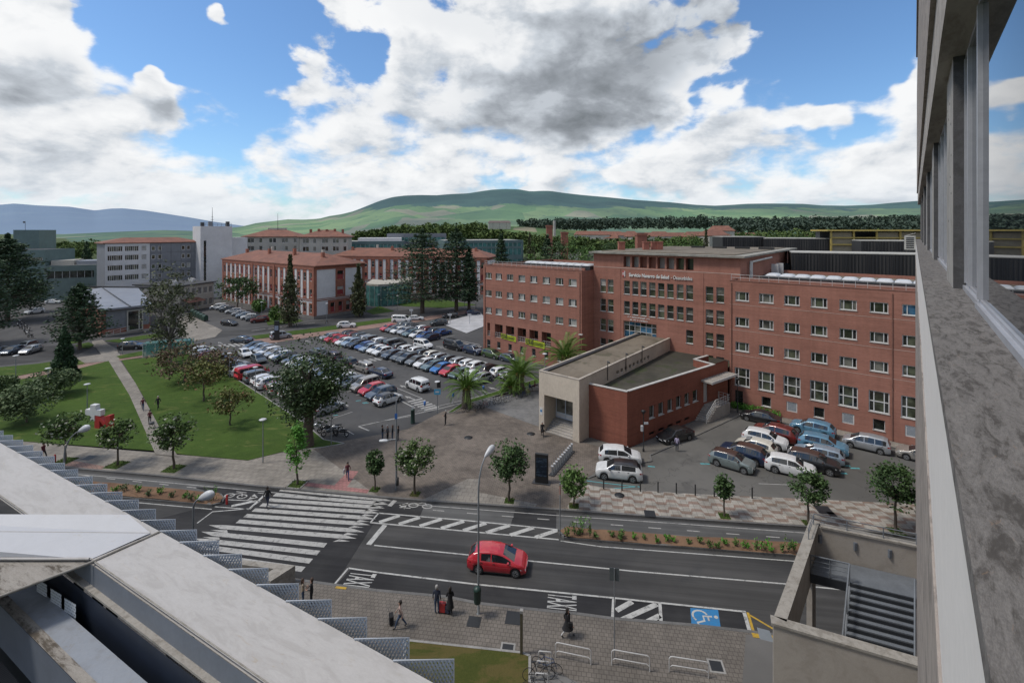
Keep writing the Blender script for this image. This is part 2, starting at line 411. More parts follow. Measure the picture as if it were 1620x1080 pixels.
LAWN_DRY = lawnmat('dry_lawn', (0.040, 0.052, 0.012), (0.075, 0.078, 0.020), (0.115, 0.085, 0.035), 0.45)
SOIL = groundmat('bark_mulch', (0.115, 0.066, 0.040), (0.185, 0.112, 0.068), 1.2, fine=22.0, stains=((0.055, 0.035, 0.022), 1.5, 0.58, 0.7), bump=0.8)
FIELD = lawnmat('plain_fields', (0.040, 0.065, 0.022), (0.075, 0.105, 0.040), (0.13, 0.125, 0.06), 0.5)
def sheet(name, pts, z, mat, px=True, kind='structure'):
 P = [G(q[0], q[1], z) for q in pts] if px else [Vector((q[0], q[1], z)) for q in pts]
 mb = MB(mat); mb.poly(P)
 o = mb.build(name)
 bm = bmesh.new(); bm.from_mesh(o.data)
 bmesh.ops.triangulate(bm, faces=bm.faces[:])
 for f in bm.faces:
  if f.normal.z < 0: f.normal_flip()
 bm.to_mesh(o.data); bm.free()
 if kind: o['kind'] = kind
 return o
def slab(name, P, z0, z1, mat, kerb=None, kw=0.18, skip=()):
 """raised pavement: top sheet with a kerb stone course round its edge"""
 P = [Vector((p[0], p[1], 0)) for p in P]
 sheet(name, P, z1, mat, px=False)
 if kerb:
  mb = MB(kerb)
  n = len(P)
  for i in range(n):
   if i in skip: continue
   a, b = P[i], P[(i + 1) % n]
   dd = (b - a)
   if dd.length < 0.05: continue
   dd.normalize(); nn = Vector((-dd.y, dd.x, 0)) * kw / 2
   L = (b - a).length; k = max(1, int(L / 1.0))
   for j in range(k):
    p, q = a + dd * (L * j / k + 0.006), a + dd * (L * (j + 1) / k - 0.006)
    mb.prism([p - nn, q - nn, q + nn, p + nn], z0, z1 + 0.012)
  o = mb.build('kerb'); o['kind'] = 'structure'
def line_pts(P, w):
 """mitred strip of width w along a polyline"""
 L = []; Rr = []
 for i, p in enumerate(P):
  dd = (P[min(i + 1, len(P) - 1)] - P[max(i - 1, 0)]); dd.z = 0; dd.normalize()
  nn = Vector((-dd.y, dd.x, 0)) * w / 2
  L.append(p + nn); Rr.append(p - nn)
 return L, Rr
def stripe(mb, pts, w, z, px=True):
 P = [G(q[0], q[1], z) for q in pts] if px else [Vector((q[0], q[1], z)) for q in pts]
 L, Rr = line_pts(P, w)
 for i in range(len(P) - 1):
  mb.quad(Rr[i], Rr[i + 1], L[i + 1], L[i])
def resample(P, step):
 out = [P[0].copy()]; acc = 0.0
 for a, b in zip(P, P[1:]):
  L = (b - a).length; t = step - acc
  while t <= L:
   out.append(a.lerp(b, t / L)); t += step
  acc = L - (t - step)
 return out
# the great plain that runs out to the hills
mb = MB(FIELD); mb.quad((-9000, -400, -0.03), (9000, -400, -0.03), (9000, 14000, -0.03), (-9000, 14000, -0.03))
mb.build('ground')['kind'] = 'structure'
# tarmac of the whole hospital estate
sheet('estate_tarmac', [(-260, 16), (60, 16), (150, 45), (150, 150), (20, 260), (-300, 320)], -0.018, ASPH_LOT, px=False)
kn = [(-200, 876), (300, 897), (475, 920), (527, 927), (595, 936), (705, 946), (760, 957), (822, 964), (912, 973), (972, 981), (1095, 991), (1190, 1002), (1330, 1019), (1600, 1052)]
kf = [(-260, 703), (110, 741), (250, 753), (400, 769), (600, 787), (675, 793), (795, 801), (895, 808), (1090, 822), (1275, 834), (1450, 848), (1700, 868)]
KN = [G(*p) for p in kn]; KF = [G(*p) for p in kf]
# the road itself
sheet('road', [(p.x, p.y) for p in KN] + [(p.x, p.y) for p in reversed(KF)], 0.0, ASPH, px=False)
# fresher dark tarmac at the crossing
sheet('road_patch', [(330, 800), (445, 769), (612, 786), (640, 808), (592, 826), (545, 900), (528, 924), (440, 915), (200, 880), (250, 820)], 0.0065, ASPH_DK)
sheet('bay_patch', [(556, 899), (757, 924), (970, 945), (1180, 967), (1189, 1000), (1095, 990), (912, 972), (705, 946), (531, 926)], 0.0055, ASPH_DK)
# cycle lane
ct = [(-260, 708), (110, 746), (250, 757), (400, 772), (600, 791), (677, 797), (795, 804), (895, 812), (1090, 826), (1275, 839), (1450, 853)]
cb = [(-260, 742), (170, 766), (350, 784), (445, 796), (599, 810), (730, 822), (885, 838), (947, 842), (1262, 863), (1450, 878)]
sheet('cycle_lane', ct + list(reversed(cb)), 0.004, CYCLE)
sheet('cycle_patch', [(305, 770), (410, 774), (440, 786), (400, 795), (352, 784)], 0.008, ASPH_DK)
sheet('cycle_patch', [(617, 795), (672, 798), (662, 822), (600, 810)], 0.008, ASPH_DK)
sheet('cycle_patch', [(815, 806), (880, 811), (880, 836), (808, 829)], 0.008, ASPH_DK)
# near pavement
near = KN + [Vector((60, 14, 0)), Vector((-60, 14, 0))]
slab('near_pavement', near, 0.0, 0.12, PAV_BR, KERB_D, 0.22, skip=range(len(KN) - 1, len(near)))
# far pavement: concrete strip on the left, brown plaza in the middle, meander paving on the right
zf = 0.12
slab('far_pavement', KF[:5] + [G(585, 777), G(480, 700), G(392, 730), G(300, 722), G(40, 700), G(-300, 668)], 0.0, zf, PAV_CO, KERB_D, 0.22, skip=range(4, 11))
slab('plaza', [KF[4], KF[5], KF[6], KF[7], G(905, 806), G(925, 760), G(985, 717), G(905, 697), G(857, 683), G(856, 600), G(850, 611), G(700, 652), G(645, 680), G(538, 700), G(480, 712), G(392, 731), G(480, 760)], 0.0, zf - 0.004, PAV_PLZ, KERB_D, 0.22, skip=[k for k in range(17) if k > 2])
sheet('plaza_slabs', [(741, 634), (858, 617), (858, 676), (834, 668)], zf + 0.002, PAV_GR)
sheet('plaza_band', [(668, 790), (740, 757), (760, 757), (757, 778), (850, 797), (845, 803), (795, 799)], zf + 0.003, PAV_CO)
slab('patterned_pavement', [KF[7], KF[8], KF[9], KF[10], KF[11], G(1700, 812), G(1450, 799), G(1190, 787), G(1100, 783), G(1013, 777), G(955, 773), G(925, 767), G(905, 790)], 0.0, zf, PAV_MEA, KERB_D, 0.22, skip=[k for k in range(13) if k > 3])
# car park on the right
sheet('staff_car_park', [G(912, 758), G(985, 712), G(1140, 655), G(1170, 641), B(60, -0.6), B(72, -0.6), G(1600, 806), G(1450, 799), G(1190, 787), G(1100, 783), G(1013, 777), G(955, 773), G(925, 767)], 0.02, ASPH_LT, px=False)
slab('annex_footway', [G(935, 693), G(992, 712), G(1142, 650), G(1165, 640), G(1178, 654), G(1107, 687), G(1028, 721), G(1031, 730), G(985, 738), G(930, 757), G(912, 754), G(905, 700)], 0.02, 0.10, groundmat('footway', (0.105, 0.098, 0.088), (0.15, 0.14, 0.125), 0.4, stains=((0.06, 0.056, 0.05), 0.7, 0.6, 0.6)), KERB_D, 0.16, skip=(0, 1, 2, 3, 9, 10, 11))
slab('wing_footway', [B(46, -0.1), B(75, -0.1), B(75, -1.9), B(46, -1.9)], 0.02, 0.12, PAV_CO, KERB_D, 0.16, skip=(0, 1, 3))
# the public car park
sheet('car_park', [B(-46, -39.4), B(10, -39.4), G(510, 692), G(538, 702), G(645, 678), G(700, 652), G(858, 604), B(24, -1.0), B(-0.3, -1.0), B(-0.3, 8), B(-46, 8.4)], 0.004, ASPH_LOT, px=False)
# lawns
LP = [G(192, 571), G(300, 560), G(336, 572), G(352, 587), G(420, 630), G(480, 670), G(512, 697), G(545, 703), G(512, 709), G(478, 713), G(445, 717), G(392, 730), G(300, 722), G(277, 719), G(255, 684), G(225, 625)]
slab('lawn', LP, 0.0, 0.16, LAWN, KERB, 0.14, skip=(0, 1, 2, 12, 13, 14, 15, 9, 10, 11))
slab('lawn', [G(172, 572), G(178, 580), G(205, 625), G(240, 687), G(248, 715), G(40, 700), G(-320, 664), G(-320, 640), G(-10, 609), G(60, 596), G(125, 584)], 0.0, 0.16, LAWN)
sheet('footpath', [(172, 571), (190, 570), (214, 605), (255, 680), (282, 722), (246, 718), (205, 625)], 0.17, PAV_CO)
sheet('footpath', [(-320, 640), (-10, 609), (60, 596), (125, 584), (175, 572), (190, 570), (310, 553), (300, 549), (180, 562), (60, 580), (-320, 618)], 0.05, REDPATH)
sheet('forecourt', [(120, 575), (188, 570), (190, 560), (176, 550), (150, 548), (160, 560), (118, 566)], 0.09, PAV_CO)
sheet('lawn', [(-320, 632), (-10, 602), (60, 588), (135, 575), (120, 566), (60, 575), (-320, 610)], 0.10, LAWN)
# gym lawns and verge strips beyond the cross street
sheet('lawn', [(165, 539), (250, 527), (262, 531), (190, 542)], 0.06, LAWN)
sheet('lawn', [(184, 563), (225, 555), (228, 561), (190, 567)], 0.12, LAWN)
sheet('lawn', [(110, 534), (130, 531), (130, 541), (112, 543)], 0.08, LAWN)
sheet('lawn', [(119, 546), (140, 541), (149, 545), (142, 550), (125, 550)], 0.10, LAWN)
sheet('footpath', [(162, 537), (145, 540), (148, 548), (187, 566), (186, 553), (168, 542)], 0.03, PAV_CO)
sheet('verge', [(398, 531), (480, 521), (648, 499), (650, 504), (500, 525), (405, 536)], 0.06, LAWN)
sheet('footway', [(402, 537), (500, 525.5), (650, 504.5), (700, 497), (750, 488), (760, 492), (660, 509), (500, 532), (404, 546)], 0.05, REDPATH)
sheet('lawn', [(418, 503), (440, 494), (480, 507), (466, 511), (424, 514)], 0.06, LAWN)
sheet('lawn', [(578, 492), (600, 484), (624, 492), (590, 497)], 0.06, LAWN)
sheet('lawn', [(600, 478), (680, 471), (755, 482), (700, 487), (640, 484)], 0.06, LAWN)
sheet('cross_street', [(-320, 608), (60, 572), (118, 563), (150, 548), (300, 540), (395, 528), (480, 517), (700, 487), (700, 483), (480, 510), (400, 520), (300, 528), (120, 545), (-320, 560)], 0.0, ASPH)
sheet('bin_yard', [(303, 500), (352, 522), (340, 533), (304, 540), (280, 530), (285, 500)], 0.03, PAV_CO)
sheet('wing_forecourt', [(696, 511), (760, 494), (775, 512), (738, 527)], 0.10, M('white_slabs', (0.36, 0.36, 0.37), 0.8, 0.2, 0.4))
# lawn beside the bicycle stands, bottom edge
slab('lawn', [G(640, 1016), G(825, 1036), G(838, 1041), G(838, 1110), G(640, 1110)], 0.12, 0.17, LAWN_DRY, KERB, 0.14)
sheet('ramp_slabs', [(878, 1062), (938, 1090), (1000, 1130), (838, 1130), (838, 1062)], 0.135, PAV_GR)
sheet('pavement_patch', [(1180, 1003), (1228, 1008), (1228, 1110), (1172, 1110)], 0.124, groundmat('grey_setts', (0.105, 0.102, 0.098), (0.135, 0.13, 0.125), 0.6))
sheet('crossing_tactile', [(480, 768), (581, 780), (584, 774), (482, 762)], zf + 0.006, PINK)
sheet('crossing_tactile', [(528, 768), (552, 744), (567, 745), (548, 771)], zf + 0.010, PINK)
sheet('crossing_tactile', [(95, 735), (104, 726), (165, 737), (160, 744)], zf + 0.006, REDPATH)
# palm verge by the bicycles
slab('verge', [G(707, 655), G(735, 636), G(858, 598), G(858, 606), G(740, 640), G(716, 654)], 0.1, 0.17, LAWN, KERB, 0.1)
# ------------------------------------------------------------------ planters in the road
def planter(name, label, pts):
 t = thing(name, label, 'planter', G(*pts[0]))
 P = [G(*q) - G(*pts[0]) for q in pts]
 c = sum(P, Vector()) / len(P)
 mb = MB(KERB_D); n = len(P)
 for i in range(n):
  a, b = P[i], P[(i + 1) % n]; L = (b - a).length; k = max(1, int(L / 0.9)); nn = (c - a); dd = (b - a).normalized(); nn = Vector((-dd.y, dd.x, 0))
  if nn.dot(c - a) < 0: nn = -nn
  for j in range(k):
   p, q = a + dd * (L * j / k + 0.005), a + dd * (L * (j + 1) / k - 0.005)
   mb.prism([p, q, q + nn * 0.24, p + nn * 0.24], -0.02, 0.17)
 mb.build('kerb', t)
 rnd = random.Random(5); mb = MB(SOIL); mb.smooth = True
 Q = [p + (c - p).normalized() * 0.2 for p in P]
 bm = bmesh.new(); vs = [bm.verts.new((q.x, q.y, 0.15)) for q in Q]; bm.faces.new(vs)
 bmesh.ops.triangulate(bm, faces=bm.faces[:]); bmesh.ops.subdivide_edges(bm, edges=bm.edges[:], cuts=5, use_grid_fill=True)
 for v in bm.verts:
  v.co.z = 0.16 + 0.09 * rnd.random()
 bmesh.ops.recalc_face_normals(bm, faces=bm.faces[:]); bm.verts.index_update()
 mb.add([v.co.copy() for v in bm.verts], [tuple(x.index for x in f.verts) for f in bm.faces]); bm.free()
 o = mb.build('soil', t)
 return t
PL_R = [(882, 842), (892, 836), (947, 841), (1262, 862), (1300, 865), (1300, 886), (1257, 881), (1000, 862), (892, 853)]
PL_L = [(356, 790), (350, 783), (170, 766), (100, 760), (100, 779), (195, 789), (335, 801), (352, 797)]
planter('road_planter', 'long kerbed bark planter dividing the road from the cycle lane beside the accessible bay', PL_R)
planter('road_planter', 'long kerbed bark planter left of the zebra crossing', PL_L)
# ------------------------------------------------------------------ markings
zm = 0.010
def marks(name, mat, fn):
 mb = MB(mat); fn(mb); o = mb.build(name); o['kind'] = 'structure'
 for p in o.data.polygons:
  if p.normal.z < 0: p.flip()
 return o
def m_lines(mb):
 stripe(mb, [(592, 862), (740, 877), (1004, 903), (1244, 923), (1450, 944)], 0.12, zm)
 stripe(mb, [(527, 926), (551, 898)], 0.14, zm); stripe(mb, [(551, 898), (600, 905), (757, 924), (970, 945), (1180, 967)], 0.14, zm)
 stripe(mb, [(609, 830), (583, 861)], 0.42, zm)
 stripe(mb, [(599, 811), (730, 822), (882, 837)], 0.14, zm); stripe(mb, [(586, 826), (730, 839), (884, 853)], 0.14, zm); stripe(mb, [(599, 811), (586, 826)], 0.14, zm)
 stripe(mb, [(971, 946), (969, 980)], 0.2, zm); stripe(mb, [(1044, 954), (1046, 986)], 0.2, zm); stripe(mb, [(1177, 967), (1187, 1001)], 0.22, zm)
 stripe(mb, [(312, 827), (336, 809), (394, 804)], 0.12, zm)
 stripe(mb, [(360, 790), (412, 792), (394, 805), (340, 801)], 0.10, zm); stripe(mb, [(418, 783), (394, 805)], 0.22, zm); stripe(mb, [(366, 800), (404, 792)], 0.34, zm)
 stripe(mb, [(887, 855), (950, 864), (1257, 887), (1450, 902)], 0.10, zm); stripe(mb, [(190, 792), (335, 805)], 0.10, zm)
 for k in range(9):
  b0 = [(600, 825.5), (631, 828.5), (664, 831.5), (698, 835), (733, 838.5), (769, 842), (807, 845.8), (847, 849.5)]
  t0 = [(632, 815), (664, 818), (699, 820.5), (734, 824), (769, 827), (806, 830.5), (844, 834), (882, 838)]
  if k < 8: stripe(mb, [b0[k], t0[k]], 0.40, zm + 0.002)
 for b_, t_ in (((975, 965), (1000, 951)), ((983, 980), (1039, 955)), ((1020, 985), (1044, 973))):
  stripe(mb, [b_, t_], 0.36, zm)
marks('lane_markings', WHITE, m_lines)
def m_cycle(mb):
 stripe(mb, [(-200, 717), (110, 749), (160, 753), (400, 775.5), (520, 787)], 0.09, zm); stripe(mb, [(640, 797), (677, 799.5), (884, 815), (1090, 829), (1275, 842.5), (1450, 857)], 0.09, zm)
 P = resample([G(*q, zm) for q in [(20, 736), (157, 755), (350, 775.5)]], 0.5)
 Q = resample([G(*q, zm) for q in [(632, 802), (705, 808), (780, 814.5), (850, 820), (968, 829.5), (1177, 845.5), (1320, 856), (1450, 866)]], 0.5)
 for S in (P, Q):
  for i in range(0, len(S) - 2, 6): stripe(mb, [S[i], S[i + 2]], 0.10, zm, px=False)
 stripe(mb, [(625, 791), (616, 800)], 0.4, zm)
 stripe(mb, [(374, 777), (390, 779)], 0.1, zm); stripe(mb, [(408, 779), (424, 781)], 0.1, zm)
 for dx, dy, s in ((0, 0, 1), ):
  # arrow and cycle symbols
  stripe(mb, [(634, 798.5), (646, 797.5)], 0.16, zm); a = G(631, 798.5, zm); mb.poly([a, a + RU * 0.7 + RV * 0.5, a + RU * 0.7 - RV * 0.5])
  stripe(mb, [(396, 785.5), (404, 786)], 0.16, zm); a = G(408, 786.5, zm); mb.poly([a, a - RU * 0.7 + RV * 0.5, a - RU * 0.7 - RV * 0.5])
 for cx, cy in ((665, 799.5), (373, 784)):
  c = G(cx, cy, zm)
  for o in (-0.62, 0.62):
   ring = [c + RU * (o + 0.42 * math.cos(t * math.pi / 6)) + RV * (0.3 * math.sin(t * math.pi / 6)) for t in range(13)]
   stripe(mb, ring, 0.12, zm + 0.001, px=False)
  stripe(mb, [c - RU * 0.62, c + RV * 0.45, c + RU * 0.3 + RV * 0.45, c + RU * 0.62], 0.10, zm + 0.002, px=False)
marks('cycle_markings', WHITE_W, m_cycle)
ZEB = [((444, 774), (600, 789), 1, 0), ((434, 782), (594, 795), 1, 0), ((425, 790), (587, 801), 1, 0), ((413, 798), (580, 809), 1, 0), ((401, 806), (572, 818), 1, 0), ((388, 815), (562, 827), 1, 0), ((376, 824), (553, 838), 1, 0),
       ((352, 833), (540, 848), 1, 1), ((340, 844), (515, 862), 0, 1), ((328, 855), (504, 874), 0, 1), ((318, 864), (492, 887), 0, 0), ((318, 877), (480, 900), 0, 0)]
def m_zebra(mb):
 for a, b, tr, tl in ZEB:
  stripe(mb, [a, b], 0.50, zm)
  A, Bp = G(*a, zm), G(*b, zm); d = (Bp - A).normalized(); n = Vector((-d.y, d.x, 0))
  if tr:
   mb.poly([Bp - n * 0.25, Bp + d * 1.3 - n * 0.10, Bp + n * 0.25]); q = Bp - n * 0.52 - d * 0.25
   mb.poly([q - n * 0.16 - d * .1, q + d * 1.2 + n * 0.05, q + n * 0.20 + d * .25])
  if tl:
   mb.poly([A - n * 0.25, A + n * 0.25, A - d * 1.3 + n * 0.1]); q = A - n * 0.52 + d * 0.9
   mb.poly([q + n * 0.2 - d * .25, q - d * 1.6 + n * 0.05, q - n * 0.16 + d * .1])
marks('zebra_crossing', WHITE_W, m_zebra)
marks('yellow_markings', YEL, lambda mb: (stripe(mb, [(1183, 968), (1193, 1002)], 0.16, zm), stripe(mb, [(1186, 972), (1240, 1004)], 0.13, zm),
      stripe(mb, [(1190, 1003.5), (1206, 1006)], 0.32, 0.142), stripe(mb, [(1222, 1008), (1240, 1010)], 0.32, 0.142), stripe(mb, [(531, 928), (548, 930)], 0.2, 0.142)))
def m_lot(mb):
 z = 0.012
 stripe(mb, [G(567, 674, z), G(700, 645, z), G(850, 606, z)], 0.16, z, px=False); stripe(mb, [(567, 674), (584, 681)], 0.2, z)
 stripe(mb, [(598, 667), (650, 658)], 0.10, z); stripe(mb, [(660, 650), (740, 631), (850, 602)], 0.10, z)
 stripe(mb, [(531, 577), (600, 602), (668, 630)], 0.12, z); stripe(mb, [(635, 634), (656, 645)], 0.2, z)
 stripe(mb, [(536, 673), (560, 687)], 0.10, z); stripe(mb, [(545, 690), (552, 685)], 0.10, z)
 for i in range(6): stripe(mb, [(645 + i * 5.2, 635.5 + i * 2.6), (668 + i * 5.2, 630.5 + i * 2.6)], 0.42, z)
 for i in range(4): stripe(mb, [(568 + i * 8, 570 - i * 1.2), (579 + i * 8, 573 - i * 1.2)], 0.5, z)
 for i in range(5): stripe(mb, [(346 + i * 8, 545.5 - i * 0.8), (356 + i * 8, 549.5 - i * 0.8)], 0.5, z)
 for i in range(3): stripe(mb, [(690 + i * 6, 549 + i * 2 - 1), (703 + i * 6, 548 + i * 2)], 0.4, z)
 for i in range(4): stripe(mb, [(398 + i * 26, 523 - i * 3.2), (420 + i * 26, 520 - i * 3.2)], 0.3, 0.06)
 for px_, py_ in ((632, 609), (640, 626), (755, 616), (772, 612), (535, 635), (345, 541), (430, 540), (482, 538)):
  a = G(px_, py_, z); mb.poly([a, a + BU * 1.1 + BV * .35, a + BU * 1.1 - BV * .35]); stripe(mb, [a + BU * 1.0, a + BU * 2.6], 0.2, z, px=False)
 stripe(mb, [(1200, 764.5), (1262, 767)], 0.10, 0.03); stripe(mb, [(1430, 740), (1455, 747)], 0.1, 0.03)
 # bay lines between the rows
 for s0, s1, ta, tb in ((-38.6, -34.0, -40, 8), (-30.2, -25.6, -38, 9), (-16.4, -7.6, -36, -14), (-16.4, -7.6, -11, 13), (-2.2, 6.6, -32, -14)):
  t = ta
  while t <= tb:
   stripe(mb, [B(t, s0), B(t, s1)], 0.10, z, px=False); t += 2.4
marks('car_park_markings', WHITE_W, m_lot)
def m_cyan(mb):
 stripe(mb, [(928, 760), (955, 763.5), (1013, 770)], 0.10, 0.03); stripe(mb, [(960, 773), (1011, 769)], 0.1, 0.03); stripe(mb, [(1025, 737), (1036, 738)], 0.2, 0.03)
 for q in ((1330, 736), (1345, 740), (1325, 748), (1108, 733)): stripe(mb, [q, (q[0] + 15, q[1] + 0.5)], 0.25, 0.03)
 for q in ((563, 634), (575, 638), (527, 657), (573, 637)): stripe(mb, [q, (q[0] + 8, q[1] - 1)], 0.16, 0.012)
marks('turquoise_markings', CYANP, m_cyan)
def text_mesh(mb, s, M4, size=1.0, extrude=0.0, font_scale=(1, 1), bold=0.0):
 cu = bpy.data.curves.new('letters', 'FONT'); cu.body = s; cu.size = size; cu.extrude = extrude; cu.offset = bold
 cu.resolution_u = 3; cu.align_x = 'LEFT'
 o = bpy.data.objects.new('letters', cu); COL.objects.link(o)
 dg = bpy.context.evaluated_depsgraph_get(); me = o.evaluated_get(dg).to_mesh()
 vs = [M4 @ Vector((v.co.x * font_scale[0], v.co.y * font_scale[1], v.co.z)) for v in me.vertices]
 fs = [tuple(p.vertices) for p in me.polygons]
 mb.add(vs, fs, False)
 w = max((v.co.x for v in me.vertices), default=0) * font_scale[0]
 o.evaluated_get(dg).to_mesh_clear()
 bpy.data.objects.remove(o); bpy.data.curves.remove(cu)
 return w
def frame4(o, x, y):
 z = x.cross(y)
 return Matrix(((x.x, y.x, z.x, o.x), (x.y, y.y, z.y, o.y), (x.z, y.z, z.z, o.z), (0, 0, 0, 1)))
def m_taxi(mb):
 text_mesh(mb, 'TAXI', frame4(G(557, 903.5, zm + .002), -RV, RU), 0.98, 0, (0.60, 2.7), 0.012)
 text_mesh(mb, 'TAXI', frame4(G(868, 937, zm + .002), -RV, RU), 0.98, 0, (0.60, 2.7), 0.012)
marks('taxi_lettering', WHITE, m_taxi)
# accessible bay
sheet('accessible_bay_square', [(1092, 961), (1136, 964), (1140, 991.5), (1094, 988.5)], 0.012, BLUEP)
def m_wheel(mb):
 o = G(1116, 976, 0.016); X = -RV; Y = RU    # symbol is read by a driver going right
 def P(x, y): return o + X * x + Y * y
 mb_pts = [P(0.46 * math.cos(t) - 0.05, 0.46 * math.sin(t) - 0.28) for t in [R(a) for a in range(-45, -260, -12)]]
 stripe(mb, mb_pts, 0.12, 0.016, px=False)
 stripe(mb, [P(-0.12, 0.42), P(-0.08, -0.12), P(0.28, -0.12), P(0.46, -0.58), P(0.60, -0.52)], 0.13, 0.017, px=False)
 stripe(mb, [P(-0.10, 0.16), P(0.24, 0.16)], 0.11, 0.018, px=False)
 mb.poly([P(-0.12 + 0.13 * math.cos(k * math.pi / 6), 0.66 + 0.13 * math.sin(k * math.pi / 6)) for k in range(12)])
marks('wheelchair_symbol', WHITE, m_wheel)
# ------------------------------------------------------------------ wall and window kit
def brickmat(name, c0, c1, mort, org=BO, ax=BU, fine=True):
 """brickwork: thin courses, patchy firing and weather streaks"""
 m, nt, p = newmat(name); g = NT(nt); a, b = frame_coords(g, org, ax); z = g.sep(g.pos())[2]
 br = g.n('ShaderNodeTexBrick', offset=0.5); g.set(br, 'Vector', g.comb(g.math('ADD', a, b), z)); g.set(br, 'Scale', 1.0)
 g.set(br, 'Brick Width', 0.26); g.set(br, 'Row Height', 0.075); g.set(br, 'Mortar Size', 0.012); g.set(br, 'Mortar Smooth', 0.4)
 g.set(br, 'Color1', (*c0, 1)); g.set(br, 'Color2', (*c1, 1)); g.set(br, 'Mortar', (*mort, 1))
 v = g.pos(); n = g.noise(g.scale(v, (0.5, 0.5, 1.0)), 0.35, 6, 0.7); st = g.noise(g.scale(v, (2.2, 2.2, 0.12)), 0.8, 4, 0.6)
 rowv = g.noise(g.scale(v, (0.05, 0.05, 9.0)), 1.0, 2, 0.5)
 f = g.math('ADD', g.math('MULTIPLY', n, 0.5), g.math('ADD', g.math('MULTIPLY', st, 0.25), g.math('MULTIPLY', rowv, 0.3)))
 k = g.ramp(f, 0.36, 0.68, 0.82, 1.18)
 g.set(p, 'Base Color', g.mix(1.0, br.outputs['Color'], g.comb(k, k, k), 'MULTIPLY')); p.inputs['Roughness'].default_value = 0.9
 p.inputs['Specular IOR Level'].default_value = 0.2
 return m
BRICK = brickmat('red_brick', (0.305, 0.135, 0.098), (0.262, 0.114, 0.083), (0.26, 0.145, 0.115))
BRICK_A = brickmat('annex_brick', (0.255, 0.088, 0.058), (0.215, 0.072, 0.048), (0.20, 0.10, 0.075))
STONE = M('travertine', (0.48, 0.42, 0.345), 0.8, 0.14, 0.5, dirt=((0.25, 0.22, 0.19), 0.6, 0.5), stretch=(1, 1, 0.6))
STONE_W = M('weathered_stone', (0.34, 0.30, 0.255), 0.85, 0.25, 0.9, dirt=((0.13, 0.115, 0.10), 0.5, 0.6))
ALU = M('white_aluminium', (0.52, 0.52, 0.51), 0.5, 0.08, 2.0)
GLASS = glassmat('dark_glass', (0.022, 0.025, 0.022)); GLASS_B = glassmat('blinded_glass', (0.10, 0.10, 0.085), 0.15); GLASS_L = glassmat('light_blind', (0.30, 0.30, 0.28), 0.3, 0.5, 0.2); GLASS_S = glassmat('sky_glass', (0.03, 0.09, 0.15), 0.05)
GLASS_G = glassmat('green_glass', (0.055, 0.062, 0.04), 0.1); BLACK = M('black_void', (0.008, 0.008, 0.008), 0.9, 0.0)
GRAVEL = groundmat('roof_gravel', (0.115, 0.095, 0.072), (0.175, 0.148, 0.114), 0.7, patches=((0.075, 0.07, 0.045), 0.5, 0.55, 0.7), stains=((0.05, 0.045, 0.035), 0.9, 0.58, 0.6), bump=0.8)
COPE = M('coping', (0.42, 0.41, 0.39), 0.7, 0.15, 1.0, dirt=((0.2, 0.19, 0.18), 0.58, 0.6))
STEEL = M('painted_steel', (0.42, 0.42, 0.42), 0.5, 0.1, 2.0)
DKSTEEL = M('dark_steel', (0.03, 0.032, 0.036), 0.45, 0.1, 2.0)
CONC = M('concrete', (0.30, 0.28, 0.255), 0.9, 0.2, 0.5, dirt=((0.15, 0.14, 0.125), 0.55, 0.6))
rw = random.Random(3)
GL_CHOICE = [GLASS] * 5 + [GLASS_G] * 4 + [GLASS_B] * 3 + [GLASS_L]
def wall_mesh(mb, o, dx, width, z0, z1, holes, reveal=0.22, inward=None, revmat=None):
 """flat wall from o along dx with rectangular holes (x0,x1,za,zb), each with its reveals"""
 dx = dx.normalized()
 if inward is None: inward = Vector((-dx.y, dx.x, 0))
 xs = sorted(set([0.0, width] + [h[0] for h in holes] + [h[1] for h in holes])); zs = sorted(set([z0, z1] + [h[2] for h in holes] + [h[3] for h in holes]))
 xs = [x for x in xs if 0 <= x <= width]; P = lambda x, z, d=0.0: o + dx * x + Vector((0, 0, z)) + inward * d
 for i in range(len(xs) - 1):
  for j in range(len(zs) - 1):
   cx, cz = (xs[i] + xs[i + 1]) / 2, (zs[j] + zs[j + 1]) / 2
   if any(h[0] < cx < h[1] and h[2] < cz < h[3] for h in holes): continue
   mb.quad(P(xs[i], zs[j]), P(xs[i + 1], zs[j]), P(xs[i + 1], zs[j + 1]), P(xs[i], zs[j + 1]))
 for h in holes:
  r = h[4] if len(h) > 4 else reveal
  a, b, c, d = h[:4]
  mb.quad(P(a, c), P(a, c, r), P(a, d, r), P(a, d)); mb.quad(P(b, c, r), P(b, c), P(b, d), P(b, d, r))
  mb.quad(P(a, c, r), P(a, c), P(b, c), P(b, c, r)); mb.quad(P(a, d), P(a, d, r), P(b, d, r), P(b, d))
def local_box(mb, o, dx, inn, x0, x1, d0, d1, z0, z1):
 up = Vector((0, 0, 1)); P = lambda x, d, z: o + dx * x + inn * d + up * z
 vs = [P(x0, d0, z0), P(x1, d0, z0), P(x1, d1, z0), P(x0, d1, z0), P(x0, d0, z1), P(x1, d0, z1), P(x1, d1, z1), P(x0, d1, z1)]
 mb.add(vs, [(3, 2, 1, 0), (4, 5, 6, 7), (0, 1, 5, 4), (1, 2, 6, 5), (2, 3, 7, 6), (3, 0, 4, 7)])
